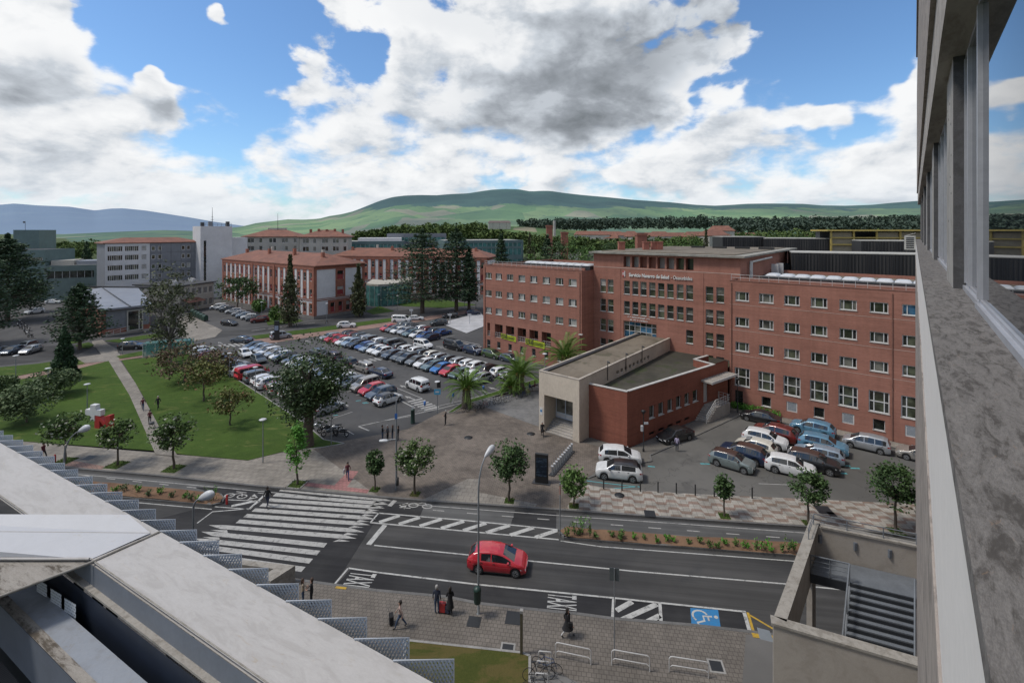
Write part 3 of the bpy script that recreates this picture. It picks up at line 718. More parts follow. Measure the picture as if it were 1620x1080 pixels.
def window(parent, o, dx, h, depth=0.18, fw=0.07, vbars=(), hbars=(), frame=None, pane=None, sill=None, name='window', label=None, panemats=None):
 """a window set in the hole h: frame with bars, sill, and its panes behind"""
 dx = dx.normalized(); inn = Vector((-dx.y, dx.x, 0)); x0, x1, z0, z1 = h[:4]; frame = frame or ALU
 mb = MB(frame); D0, D1 = depth - 0.05, depth + 0.03; e = 0.003
 bx = lambda a, b, c, d, da=D0, db=D1: local_box(mb, o, dx, inn, a, b, da, db, c, d)
 bx(x0 + e, x0 + fw, z0 + e, z1 - e); bx(x1 - fw, x1 - e, z0 + e, z1 - e); bx(x0 + fw, x1 - fw, z0 + e, z0 + fw); bx(x0 + fw, x1 - fw, z1 - fw, z1 - e)
 for v in vbars: c = x0 + (x1 - x0) * v; bx(c - fw * 0.5, c + fw * 0.5, z0 + fw, z1 - fw, D0 - 0.004, D1 - 0.004)
 for v in hbars: c = z0 + (z1 - z0) * v; bx(x0 + fw, x1 - fw, c - fw * 0.5, c + fw * 0.5, D0 - 0.008, D1 - 0.008)
 if sill is not None:
  mb.use(sill); local_box(mb, o, dx, inn, x0 - 0.06, x1 + 0.06, -0.07, depth - 0.055, z0 - 0.06, z0 - 0.002 + e)
 w = mb.build(name, parent)
 if label: w['label'] = label
 pm = panemats or [pane or rw.choice(GL_CHOICE)]
 pb = MB(*pm); xs = [x0 + fw * 0.5] + [x0 + (x1 - x0) * v for v in vbars] + [x1 - fw * 0.5]
 zs = [z0 + fw * 0.5] + [z0 + (z1 - z0) * v for v in hbars] + [z1 - fw * 0.5]
 k = 0
 for i in range(len(xs) - 1):
  for j in range(len(zs) - 1):
   pb.cur = k % len(pm); k += 1
   P = lambda x, z: o + dx * x + inn * (depth + 0.012) + Vector((0, 0, z))
   pb.quad(P(xs[i], zs[j]), P(xs[i + 1], zs[j]), P(xs[i + 1], zs[j + 1]), P(xs[i], zs[j + 1]))
 pb.build('pane', w)
 return w
def railing(mb, P, h=1.0, posts=1.4, rails=(0.5, 1.0), r=0.022, bars=0):
 P = [Vector(p) for p in P]
 for z in rails: mb.tube([p + Vector((0, 0, h * z)) for p in P], r, 6)
 for p in resample(P, posts) + [P[-1]]: mb.tube([p, p + Vector((0, 0, h))], r, 6)
 if bars:
  for p in resample(P, bars): mb.tube([p, p + Vector((0, 0, h))], r * 0.5, 4)
# ------------------------------------------------------------------ the brick health service building
bb = thing('brick_office_building', 'long red brick public office with projecting wings and white lettering on its middle block', 'building')
SET = 4.0                          # the middle block stands back
TL, TR = 22.6, 46.0                # where the middle block starts and ends
HW = 17.2                          # parapet of the wings
def wing(t0, t1, cols, colw, tag, flip=False):
 o = B(t0, 0); holes = []; wins = []
 return o
# left wing front
colsL = [1.43, 4.06, 6.9, 9.74, 12.5, 15.3, 18.1, 20.8]
rowsZ = [(14.55, 15.75), (11.1, 12.3), (7.75, 8.95)]
mb = MB(BRICK)
holes = []; wl = []
for z0, z1 in rowsZ:
 for c in colsL: holes.append((c - 0.8, c + 0.8, z0, z1)); wl.append(holes[-1])
log = [];
for i, c in enumerate(colsL[:6]):
 a, b_ = (c - 0.35, c + 0.35) if i == 0 else (c - 1.0, c + 1.0)
 log.append((a, b_, 3.3, 5.9, 1.4)); holes.append(log[-1])
base = []
for i, c in enumerate(colsL[:7]):
 base.append((c - 0.42, c + 0.42, 1.25, 2.55) if i else (c - 0.45, c + 0.45, 0.35, 2.6)); holes.append(base[-1])
wall_mesh(mb, B(0, 0), BU, TL, -0.2, HW, holes)
for h in log:      # loggia back walls
 P = lambda x, z: B(x, 1.395, z)
 mb.quad(P(h[0], h[2]), P(h[1], h[2]), P(h[1], h[3]), P(h[0], h[3]))
# its two ends, back and parapet inner faces
mb.quad(B(0, 24, -0.2), B(0, 0, -0.2), B(0, 0, HW), B(0, 24, HW))
mb.quad(B(TL, 0, -0.2), B(TL, SET, -0.2), B(TL, SET, HW), B(TL, 0, HW)); mb.quad(B(TL, SET, HW - 2), B(TL, 24, HW - 2), B(TL, 24, HW), B(TL, SET, HW))
mb.quad(B(0, 24, -0.2), B(TL, 24, -0.2), B(TL, 24, HW), B(0, 24, HW))
# right wing
TE = 96.0
colsR = [47.6 + 2.92 * k for k in range(7)] + [47.6 + 2.92 * k for k in range(7, 16)]
colsR = [c for c in colsR if c < TE - 1.5]
holesR = []; wr = []; tall = []; baseR = []
for z0, z1 in rowsZ:
 for c in colsR: holesR.append((c - TR - 0.85, c - TR + 0.85, z0, z1)); wr.append((holesR[-1], c))
for c in colsR: holesR.append((c - TR - 0.95, c - TR + 0.95, 3.05, 5.5)); tall.append((holesR[-1], c))
for i, c in enumerate(colsR):
 if i == 0: holesR.append((c - TR - 0.9, c - TR + 0.1, 0.15, 2.4)); baseR.append((holesR[-1], c, 'door'))
 else:
  s = 0.55 if i % 2 else 0.6
  holesR.append((c - TR - s, c - TR + s, 1.0, 2.25)); baseR.append((holesR[-1], c, 'win' if i % 2 else 'louvre'))
wall_mesh(mb, B(TR, 0), BU, TE - TR, -0.2, HW, holesR)
mb.quad(B(TR, SET, -0.2), B(TR, 0, -0.2), B(TR, 0, HW), B(TR, SET, HW)); mb.quad(B(TE, 0, -0.2), B(TE, 24, -0.2), B(TE, 24, HW), B(TE, 0, HW)); mb.quad(B(TR, 24, -0.2), B(TE, 24, -0.2), B(TE, 24, HW), B(TR, 24, HW))
# middle block
HC = 20.1
r2t = lambda px: ((3.67 - 0.636 * (SET - 3.2)) + (96.66 + 0.772 * (SET - 3.2)) * ((px - 810) / 750)) / (0.772 + 0.636 * (px - 810) / 750)
cm = [r2t(p) for p in (991.7, 1005, 1018, 1032, 1046, 1060.5, 1076, 1091)]; lp = [r2t(954), r2t(966)]; rp = [r2t(1122.5), r2t(1139.5)]
holesC = []; wc = []
rowsC = [(13.45, 15.7), (10.15, 12.3), (6.8, 8.85), (3.3, 5.5)]
for j, (z0, z1) in enumerate(rowsC):
 for c in lp + rp: holesC.append((c - TL - 0.55, c - TL + 0.55, z0, z1)); wc.append((holesC[-1], j))
 if j < 2:
  for c in cm: holesC.append((c - TL - 0.53, c - TL + 0.53, z0, z1)); wc.append((holesC[-1], j))
holesC.append((cm[7] - TL - 0.53, cm[7] - TL + 0.53, 6.8, 8.85)); wc.append((holesC[-1], 2))
door_h = (cm[0] - TL - 0.6, cm[3] - TL + 0.7, 6.3, 9.0, 0.6); holesC.append(door_h)
lg = []
for k, c in enumerate(cm): lg.append((c - TL - 0.6, c - TL + 0.6, 17.95, 19.75, 1.0)); holesC.append(lg[-1])
wall_mesh(mb, B(TL, SET), BU, TR - TL + 0.4, -0.2, HC, holesC, 0.3)
TCR = TR + 0.4
mb.quad(B(TL, SET + 34, HW - 3), B(TL, SET, HW - 3), B(TL, SET, HC), B(TL, SET + 34, HC)); mb.quad(B(TCR, SET, HW - 3), B(TCR, SET + 42, HW - 3), B(TCR, SET + 42, HC), B(TCR, SET, HC)); mb.quad(B(TL, SET + 34, 0), B(TCR, SET + 42, 0), B(TCR, SET + 42, HC), B(TL, SET + 34, HC))
# shallow joints in the brick beside the middle bays
for t in (r2t(981), r2t(1112)):
 local_box(mb, B(0, SET), BU, BV, t - 0.12, t + 0.12, -0.05, 0.02, 0.0, 17.6)
mb.build('wall', bb)
def roofpart(name, mat, fn, parent=bb, label=None):
 m_ = MB(mat); fn(m_); o_ = m_.build(name, parent)
 if label: o_['label'] = label
 return o_
def rf(m_):
 for a, b_ in ((0.15, TL - 0.1), (TR + 0.5, TE - 0.2)): m_.quad(B(a, 0.3, HW - 0.5), B(b_, 0.3, HW - 0.5), B(b_, 23.8, HW - 0.5), B(a, 23.8, HW - 0.5))
roofpart('roof', GRAVEL, rf, label='flat gravel roof of the wings')
def slabroof(m_):
 a, b_, c, d_ = B(TL - 0.6, SET - 0.7), B(TCR + 0.7, SET - 0.7), B(TCR + 0.7, SET + 42.6), B(TL - 0.6, SET + 34.6)
 m_.prism([a, b_, c, d_], HC, HC + 0.28)
 m_.use(GRAVEL); m_.prism([B(TL + 1, SET + 1), B(TCR - 1, SET + 1), B(TCR - 1, SET + 40), B(TL + 1, SET + 33)], HC + 0.28, HC + 0.40)
roofpart('roof', M('weathered_slab', (0.235, 0.225, 0.195), 0.9, 0.25, 0.5, dirt=((0.10, 0.10, 0.085), 0.52, 0.7)), slabroof, label='overhanging grey slab roof of the middle block')
BCO = M('brick_coping', (0.20, 0.095, 0.07), 0.85, 0.2)
roofpart('coping', BCO, lambda m_: (local_box(m_, B(0, 0), BU, BV, 0, TL, -0.05, 0.3, HW, HW + 0.08), local_box(m_, B(0, 0), BU, BV, -0.04, 0.3, 0.3, 24, HW, HW + 0.08)))
roofpart('coping', BCO, lambda m_: local_box(m_, B(0, 0), BU, BV, TR, TE, -0.05, 0.3, HW, HW + 0.08))
for t_ in (0.5, TL - 0.35, TR + .25, TR + 17.4):
 q_ = B(t_, -.07); roofpart('downpipe', BCO, lambda m_: m_.tube([q_, q_ + Vector((0, 0, HW - .3))], .06, 6))
def band(m_):
 local_box(m_, B(0, SET), BU, BV, TL, TCR, -0.03, 0.02, 17.72, 17.82)
 for zz in (13.65, 10.2, 6.85):
  local_box(m_, B(0, 0), BU, BV, TR, TE, -0.02, 0.02, zz + 0.32, zz + 0.37)
roofpart('string_course', M('pale_string', (0.42, 0.30, 0.25), 0.8, 0.15), band)
for a, b_ in ((.3, TL - .2), (TR + .2, TE)):
 m_ = MB(STEEL); railing(m_, [B(a, 0.12, HW + 0.08), B(b_, 0.12, HW + 0.08)], 0.75, 1.15, (0.45, 1.0), 0.025); m_.build('roof_railing', bb)
#m_ = MB(STEEL)
#railing(m_, [B(0.3, 0.12, HW + 0.08), B(TL - 0.2, 0.12, HW + 0.08)], 0.75, 1.15, (0.45, 1.0), 0.025)
#railing(m_, [B(TR + 0.2, 0.12, HW + 0.08), B(TE, 0.12, HW + 0.08)], 0.75, 1.15, (0.45, 1.0), 0.025)
# second brick upstand and black plinth with white domed skylights
for a, b_ in ((1.0, TL - 0.4), (TR + 1.0, TE - 1)): roofpart('upstand', BRICK, lambda m_: local_box(m_, B(0, 0), BU, BV, a, b_, 1.6, 1.9, HW - 0.5, HW + 0.35))
for a, b_ in ((7.5, TL - 0.4), (TR + 3.5, TE - 1)): roofpart('skylight_plinth', DKSTEEL, lambda m_: local_box(m_, B(0, 0), BU, BV, a, b_, 3.4, 6.4, HW - 0.5, HW + 0.62))
DOME = M('opal_dome', (0.46, 0.47, 0.48), 0.35, 0.08)
for a, b_, n in ((7.5, TL - 0.6, 9), (TR + 3.6, TE - 1.2, 26)):
 w_ = (b_ - a) / n
 for k in range(n):
  m_ = MB(DOME); m_.smooth = True; c = B(a + w_ * (k + .5), 4.9, HW + 0.62)
  vs = []; fs = []; N_ = 8
  for i in range(N_ + 1):
   for j in range(N_ + 1):
    u_, v_ = i / N_ * 2 - 1, j / N_ * 2 - 1
    vs.append(c + BU * (u_ * w_ * 0.47) + BV * (v_ * 1.3) + Vector((0, 0, 0.30 * (max(0, (1 - u_ ** 4)) ** 0.5) * (max(0, 1 - v_ ** 4) ** 0.5))))
  for i in range(N_):
   for j in range(N_):
    q = i * (N_ + 1) + j; fs.append((q, q + N_ + 1, q + N_ + 2, q + 1))
  m_.add(vs, fs); m_.build('skylight', bb)
# windows
for h in wl:
 v = rw.random()
 window(bb, B(0, 0), BU, h, vbars=(0.27, 0.73) if v < .6 else (0.3,), sill=COPE, panemats=[rw.choice(GL_CHOICE), rw.choice([GLASS_B, GLASS_G, GLASS_L, GLASS_L]), GLASS])
for (h, c) in wr:
 if c > 70:
  continue
 if c > 64 and h[2] > 14: pm = [GLASS_S]
 else: pm = [rw.choice([GLASS, GLASS_B, GLASS]), rw.choice([GLASS_G, GLASS_G, GLASS_B]), rw.choice([BLACK, GLASS_B, GLASS])]
 window(bb, B(TR, 0), BU, h, vbars=(0.25, 0.75), sill=COPE, panemats=pm, fw=0.085)
for (h, c) in tall:
 if c > 70: continue
 window(bb, B(TR, 0), BU, h, vbars=(0.25, 0.75), hbars=(0.5,), sill=COPE, panemats=[GLASS, GLASS, GLASS_G, GLASS_G, GLASS, GLASS], fw=0.1)
# the far run of the right wing, out past the corner of the hospital
fm = MB(ALU, GLASS_G)
for h, c in [x for x in wr + tall if x[1] > 70]:
 fm.cur = 1; P = lambda x, z: B(TR + x, 0.19, z); fm.quad(P(h[0], h[2]), P(h[1], h[2]), P(h[1], h[3]), P(h[0], h[3]))
 fm.cur = 0
 for v in (0.02, 0.25, 0.75, 0.98): c2 = h[0] + (h[1] - h[0]) * v; local_box(fm, B(TR, 0), BU, BV, c2 - 0.04, c2 + 0.04, 0.12, 0.18, h[2], h[3])
fm.build('window_run', bb)['kind'] = 'stuff'
for h, c, k in baseR:
 if c > 70: continue
 if k == 'louvre':
  w = window(bb, B(TR, 0), BU, h, 0.12, 0.13, pane=DKSTEEL, name='louvre')
  lm = MB(M('louvre_slats', (0.20, 0.22, 0.24), 0.6, 0.1)) if 'LOUV' not in globals() else MB(LOUV)
  LOUV = lm.mats[0]
  for q in range(8):
   z = h[2] + 0.17 + q * 0.12; a_, b2 = h[0] + 0.14, h[1] - 0.14
   P = lambda x, d, z: B(TR + x, d, z); lm.quad(P(a_, 0.06, z), P(b2, 0.06, z), P(b2, 0.11, z + 0.09), P(a_, 0.11, z + 0.09))
  lm.build('slats', w)
 elif k == 'door':
  window(bb, B(TR, 0), BU, h, 0.2, 0.07, hbars=(0.55,), frame=DKSTEEL, pane=GLASS, name='basement_door')
 else: window(bb, B(TR, 0), BU, h, 0.2, 0.06, pane=GLASS, sill=COPE, name='basement_window')
for h, j in wc:
 pm = [GLASS if rw.random() < .5 else GLASS_G, rw.choice([GLASS, GLASS_G, GLASS_B, GLASS_L if j == 0 else GLASS])]
 window(bb, B(TL, SET), BU, h, 0.22, 0.05, hbars=(0.5,), sill=COPE, panemats=pm)
for h in base: window(bb, B(0, 0), BU, h, 0.2, 0.05, hbars=(0.5,) if h[2] < 1 else (), pane=GLASS, sill=COPE, name='basement_window')
window(bb, B(TL, SET), BU, door_h, 0.4, 0.06, vbars=(0.16, 0.33, 0.5, 0.67, 0.84), hbars=(0.4, 0.75), panemats=[GLASS_S, GLASS, GLASS_B, GLASS_S, GLASS], name='entrance_glazing')
# loggia contents on the top floor
lb = MB(GLASS)
for k, h in enumerate(lg):
 lb.use([GLASS_L, GLASS_L, BRICK, BRICK, CONC, CONC, GLASS_G, GLASS][k]); P = lambda x, z: B(TL + x, SET + 0.99, z)
 lb.quad(P(h[0], h[2]), P(h[1], h[2]), P(h[1], h[3]), P(h[0], h[3]))
lb.build('top_loggia', bb)
for i, h in enumerate(log):
 mm = MB(ALU); railing(mm, [B(h[0] + .05, 0.12, h[2]), B(h[1] - .05, 0.12, h[2])], 0.95, 0.5, (0.15, 0.55, 1.0), 0.02); mm.build('loggia_railing', bb)
 w_ = MB(GLASS, ALU); hh = (h[0] + .2, h[1] - .2, h[2] + .9, h[3] - .3)
 P = lambda x, z: B(x, 1.38, z); w_.quad(P(hh[0], hh[2]), P(hh[1], hh[2]), P(hh[1], hh[3]), P(hh[0], hh[3])); w_.build('loggia_glazing', bb)
# lettering and emblem
LET = M('white_letters', (0.62, 0.62, 0.60), 0.5, 0.05)
def letters(name, s, t, z, size, ext, fs=(1, 1), bold=0.0, mat=LET, target=None):
 L = MB(mat); fr = frame4(B(t, SET - 0.09, z), BU, Vector((0, 0, 1)))
 if target:
  tmp = MB(mat); w0 = text_mesh(tmp, s, Matrix.Identity(4), size, 0, (1, 1), bold); fs = (target / w0, fs[1])
 text_mesh(L, s, fr, size, ext, fs, bold); return L.build(name, bb)
tl, tr = r2t(995.5), r2t(1059)
letters('lettering', 'Servicio Navarro de Salud', tl, 16.45, 0.78, 0.05, bold=0.022, target=tr - tl)
letters('lettering', '- Osasunbidea', tr + 0.28, 16.45, 0.78, 0.05, bold=0.004, target=r2t(1095.5) - tr - 0.25)
sl = MB(LET); r_ = random.Random(4)
for z, x0, x1 in ((9.66, r2t(993.5), r2t(1027)), (9.22, r2t(997), r2t(1024.5))):
 x = x0
 while x < x1:
  local_box(sl, B(0, SET), BU, BV, x, x + .07, -.06, -.003, z, z + r_.choice((.15, .15, .22))); local_box(sl, B(0, SET), BU, BV, x + .07, x + .13, -.06, -.003, z + r_.choice((0, .06, .1)), z + .15); x += .20 if r_.random() > .16 else .36
sl.build('small_lettering', bb)
em = MB(M('emblem_red', (0.36, 0.06, 0.06), 0.5, 0.1), LET); te = r2t(987.5)
local_box(em, B(0, SET), BU, BV, te - 0.28, te + 0.02, -0.1, -0.003, 16.35, 17.25); em.use(LET); local_box(em, B(0, SET), BU, BV, te + 0.07, te + 0.2, -0.1, -0.003, 16.35, 17.25); local_box(em, B(0, SET), BU, BV, te - 0.2, te - 0.06, -0.115, -0.1, 16.6, 17.05)
em.build('emblem', bb)
# roof furniture of the middle block
BRK2 = M('chimney_brick', (0.27, 0.10, 0.07), 0.9, 0.2)
for px, pt, pb_, s in ((983, 386, 397, 9.0), (1022, 385, 397, 14), (1035, 383, 397, 16), (1043, 383, 397, 16.5)):
 ch = MB(BRK2); c = B(r2t(px) , SET + s); Yc = c.y; X = (px - 810) / 750 * Yc
 ch.box(X - 0.55, X + 0.55, Yc - 0.5, Yc + 0.5, HC + 0.4, HC + 1.75); ch.box(X - 0.62, X + 0.62, Yc - 0.57, Yc + 0.57, HC + 1.75, HC + 1.9); ch.build('chimney', bb)
dk = MB(M('white_duct', (0.5, 0.5, 0.48), 0.5, 0.1)); a_ = B(TCR + 0.35, SET + 5, HW - 0.4)
dk.tube([a_, a_ + Vector((0, 0, 2.3)), a_ + Vector((0, 0, 2.5)) + BV * 0.3, a_ + Vector((0, 0, 2.6)) + BV * 14], 0.16, 8); dk.tube([a_ - BV * .8, a_ - BV * .8 + Vector((0, 0, 2.4)), a_ - BV * .6 + Vector((0, 0, 2.6))], 0.16, 8)
dk.build('duct', bb)
for k, (tt, ss) in enumerate(((TCR + 1.4, 20.0), (TCR + 1.6, 23.0))):
 ac = MB(STEEL); local_box(ac, B(0, 0), BU, BV, tt - .5, tt + .5, ss, ss + .6, HW - 0.5, HW + 1.2); ac.build('air_conditioner', bb)
vt = MB(M('dark_vent', (0.02, 0.02, 0.02), 0.8, 0)); [local_box(vt, B(0, 0), BU, BV, TL + 8 + k * 4.2, TL + 10.6 + k * 4.2, SET + 26, SET + 26.6, HC + 0.4, HC + 0.75) for k in range(4)]; vt.build('roof_vent', bb)
# security cameras and brackets on the walls
sc_ = MB(ALU); local_box(sc_, B(0, 0), BU, BV, TL - 0.4, TL + .25, -0.4, -0.02, 6.5, 6.62); sc_.build('bracket', bb)
# banners hung on the loggias
BAN = M('banner_yellow', (0.36, 0.42, 0.02), 0.7, 0.08, 2.0, local=False)
BANK = M('banner_ink', (0.015, 0.02, 0.01), 0.7, 0)
def banner(label, c0, c1, zt, zb, marks_):
 t = thing('protest_banner', label, 'banner', B(c0, -0.06, zb), BA, 'banners hung along the loggia')
 w = c1 - c0; h = zt - zb; b_ = MB(BAN); b_.smooth = True; N_ = 14; vs = []; fs = []
 for i in range(N_ + 1):
  x = w * i / N_
  for j in range(4):
   z = h * j / 3 - (0.25 * (x / w)) ; vs.append((x, 0.05 * math.sin(i * 1.3 + j) - 0.03, z))
 for i in range(N_):
  for j in range(3): q = i * 4 + j; fs.append((q, q + 4, q + 5, q + 1))
 b_.add(vs, fs); b_.build('cloth', t)
 k = MB(BANK); k.box(w * .05, w * .42, -.105, -.10, h * .16, h * .9)
 for q in range(2): k.box(w * 0.46, w * 0.92, -0.105, -0.10, h * (0.3 + 0.28 * q) - .15, h * (0.42 + 0.28 * q) - .15)
 k.use(BAN)
 for q in (.10, .18, .26, .35): k.box(w * q, w * (q + .022), -.11, -.106, h * .26, h * .82)
 k.box(w * .10, w * .20, -.113, -.106, h * .26, h * .34); k.box(w * .26, w * .37, -.113, -.106, h * .74, h * .82)
 k.build('lettering', t)
banner('yellow protest banner with black writing on the loggia, nearer the corner', 4.7, 8.4, 4.35, 3.4, 0)
banner('yellow protest banner with black writing on the loggia, nearer the palms', 10.7, 15.0, 4.25, 3.15, 0)
# ------------------------------------------------------------------ stone entrance hall
eh = thing('stone_entrance_hall', 'long pale stone entrance hall with a gravel roof and deep porch', 'building')
FR = Vector((7.57, 53.4, 0)); WD = 5.6; LN = Binv(FR); LEN = SET - LN[1]; HE = 7.15
E_ = lambda x, y, z=0.0: FR + BU * (x - WD) + BV * y + Vector((0, 0, z))      # x 0..WD across the front, y inward
m_ = MB(STONE)
wall_mesh(m_, E_(0, 0), BU, WD, -0.1, HE, [(0.75, 4.75, -0.1, 4.5, 2.6)], 2.6)
slots = [(9.0 + k * 1.18, 9.0 + k * 1.18 + 0.72, 5.65, 6.15) for k in range(9)]
wall_mesh(m_, E_(WD, 0), BV, LEN, -0.1, HE, slots, 0.3)
m_.quad(E_(0, LEN, -.1), E_(0, 0, -.1), E_(0, 0, HE), E_(0, LEN, HE))
m_.build('wall', eh)
m_ = MB(STONE_W)     # weathered upper band and copings
local_box(m_, E_(0, 0), BU, BV, 0.28, WD - 0.28, -0.03, 0.3, HE, HE + 0.10); local_box(m_, E_(0, 0), BU, BV, WD - 0.28, WD + 0.04, -0.03, LEN, HE, HE + 0.10)
local_box(m_, E_(0, 0), BU, BV, -0.04, 0.28, -0.03, LEN, HE, HE + 0.10)
m_.build('coping', eh)
m_ = MB(DKSTEEL); local_box(m_, E_(0, 0), BU, BV, 0.30, 0.75, 0.3, LEN, HE - 0.25, HE + 0.06); m_.build('gutter', eh)
m_ = MB(GRAVEL); m_.quad(E_(0.75, 0.3, HE - .12), E_(WD - .28, 0.3, HE - .12), E_(WD - .28, LEN, HE - .12), E_(0.75, LEN, HE - .12)); m_.build('roof', eh)
m_ = MB(BLACK)
for s in slots: P = lambda y, z: E_(WD - 0.29, y, z); m_.quad(P(s[0], s[2]), P(s[1], s[2]), P(s[1], s[3]), P(s[0], s[3]))
m_.build('slot_glazing', eh)
window(eh, E_(0, 0), BU, (0.78, 4.72, 1.15, 4.45), 2.5, 0.09, vbars=(0.35, 0.66), hbars=(0.19, 0.80), frame=M('porch_frame', (0.45, 0.50, 0.56), 0.4, 0.08), panemats=[ALU, GLASS_B, GLASS_B], name='porch_doors')
m_ = MB(CONC)
for k in range(6): local_box(m_, E_(0, 0), BU, BV, 0.76, 4.74, 0.15 + k * 0.34, 2.6, -0.05 + k * 0.18, 0.16 + k * 0.18)
m_.build('steps', eh)
m_ = MB(ALU); local_box(m_, E_(0, 0), BU, BV, 0.12, 0.55, -0.03, -0.002, 2.0, 2.9); m_.use(BLUEP); local_box(m_, E_(0, 0), BU, BV, 0.2, 0.47, -0.036, -0.03, 2.35, 2.6); m_.build('plaque', eh)
m_ = MB(DKSTEEL)
for y in (6.5, 11.5, 16.5): m_.tube([E_(WD + .1, y, 5.6), E_(WD + .1, y, 7.9)], 0.05, 6); m_.tube([E_(WD + .1, y, 7.9), E_(WD + .5, y - .3, 7.9)], 0.09, 6)
m_.build('roof_lamp', eh)
# ------------------------------------------------------------------ single-storey brick annex
an = thing('brick_annex', 'low red brick annex with a mossy flat roof and six small square windows', 'building')
A0 = Vector((12.7, 52.3, 0)); A1 = Vector((29.6, 65.0, 0)); AL = (A1 - A0).length; AD = (A1 - A0).normalized(); AN = Vector((-AD.y, AD.x, 0)); HA = 6.2
A2 = Vector((8.7, 55.2, 0))
def wall_seg_(mb, a, b, w, z0, z1):
 d_ = (b - a).normalized(); n_ = Vector((-d_.y, d_.x, 0)) * w; mb.prism([a, b, b + n_, a + n_], z0, z1)
m_ = MB(BRICK_A)
xw = lambda px: (lambda r: (r * A0.y - A0.x) / (AD.x - r * AD.y))((px - 810) / 750)
wp = [(1027, 1035.5), (1041.5, 1050), (1056, 1064), (1069.5, 1077.5), (1083, 1090.5), (1096, 1104)]
ah = [(xw(a), xw(b), 2.3, 3.75) for a, b in wp]
vh = [(xw(1027) + k * 1.75, xw(1027) + k * 1.75 + 1.1, 0.35, 0.75) for k in range(5)]
dh = (xw(1113), xw(1121), 1.6, 4.3, 0.4)
wall_mesh(m_, A0, AD, AL, -0.2, HA, ah + vh + [dh])
m_.quad(A2 + Vector((0, 0, -.2)), A0 + Vector((0, 0, -.2)), A0 + Vector((0, 0, HA)), A2 + Vector((0, 0, HA)))
m_.build('wall', an)
m_ = MB(COPE)
def copewall(a, b, w=0.34):
 d_ = (b - a).normalized(); n_ = Vector((-d_.y, d_.x, 0)); m_.prism([a - n_ * .04, b - n_ * .04, b + n_ * w, a + n_ * w], HA, HA + 0.09)
copewall(A2, A0 - (A0 - A2).normalized() * 0.0); copewall(A0 + AD * 0.34, A0 + AD * (AL - 3.2));
c_ = A0 + AD * (AL - 3.2) + AN * 0.34
copewall(c_, c_ + AN * 2.6 + AD * 0.2); copewall(c_ + AN * 2.6, c_ + AN * 2.6 + AD * 3.4)
m_.build('coping', an)
m_ = MB(groundmat('mossy_roof', (0.040, 0.038, 0.030), (0.075, 0.070, 0.055), 0.5, patches=((0.035, 0.05, 0.015), 0.4, 0.55, 0.6)))
RZ = HA - .95; m_.poly([A2 + Vector((0, 0, RZ)), A0 + Vector((0, 0, RZ)), A1 + Vector((0, 0, RZ)), Vector((*B(45.9, SET - .02)[:2], RZ)), Vector((*E_(WD, LEN)[:2], RZ))]); m_.build('roof', an)
m_ = MB(BRICK_A)
for a, b_ in ((A0 + AN * .3, A1 + AN * .3), (A2 + AD * .28, A0 + AD * .28)): m_.quad(Vector((*b_[:2], RZ)), Vector((*a[:2], RZ)), Vector((*a[:2], HA)), Vector((*b_[:2], HA)))
for a, b_ in ((c_, c_ + AN * 2.6 + AD * .2), (c_ + AN * 2.6, c_ + AN * 2.6 + AD * 3.4)): wall_seg_(m_, a, b_, .3, RZ, HA - .003)
m_.build('parapet', an)
for h in ah: window(an, A0, AD, h, 0.2, 0.07, pane=GLASS, sill=COPE)
m_ = MB(BLACK)
for h in vh: local_box(m_, A0, AD, AN, h[0], h[1], 0.2, 0.23, h[2], h[3])
m_.build('cellar_vents', an)
window(an, A0, AD, dh, 0.3, 0.06, frame=ALU, pane=M('white_door', (0.5, 0.5, 0.5), 0.5, .05), name='side_door')
m_ = MB(CONC, ALU)      # ribbed canopy on its raking wall
cx0, cx1 = xw(1109), xw(1150)
for k in range(9):
 x = cx0 + (cx1 - cx0) * k / 9; local_box(m_, A0, AD, AN, x, x + (cx1 - cx0) / 9 * 0.7, -1.5, -0.01, 4.72, 4.84)
local_box(m_, A0, AD, AN, cx0, cx1, -1.5, -0.01, 4.60, 4.715); m_.use(ALU); local_box(m_, A0, AD, AN, cx0 - .03, cx1 + .03, -1.56, -1.503, 4.56, 4.86)
m_.build('canopy', an)
m_ = MB(CONC)            # outside steps
sx = xw(1120)
local_box(m_, A0, AD, AN, sx - 1.0, sx + 2.4, -1.7, -0.02, -0.1, 1.55)
for k in range(7): local_box(m_, A0, AD, AN, sx - 1.0 - 0.3 * (k + 1), sx - 1.0 - 0.3 * k - 0.003, -1.7, -0.02, -0.1, 1.55 - 0.21 * (k + 1))
m_.build('steps', an)
m_ = MB(ALU)
Q = lambda x, d, z: A0 + AD * x + AN * d + Vector((0, 0, z))
railing(m_, [Q(sx - 1.0, -1.65, 1.55), Q(sx + 2.35, -1.65, 1.55), Q(sx + 2.35, -0.1, 1.55)], 1.0, 0.6, (0.35, 0.65, 1.0), 0.03)
railing(m_, [Q(sx - 3.1, -1.65, 0.1), Q(sx - 1.05, -1.65, 1.55)], 1.0, 0.7, (0.35, 0.65, 1.0), 0.03); m_.build('railing', an)
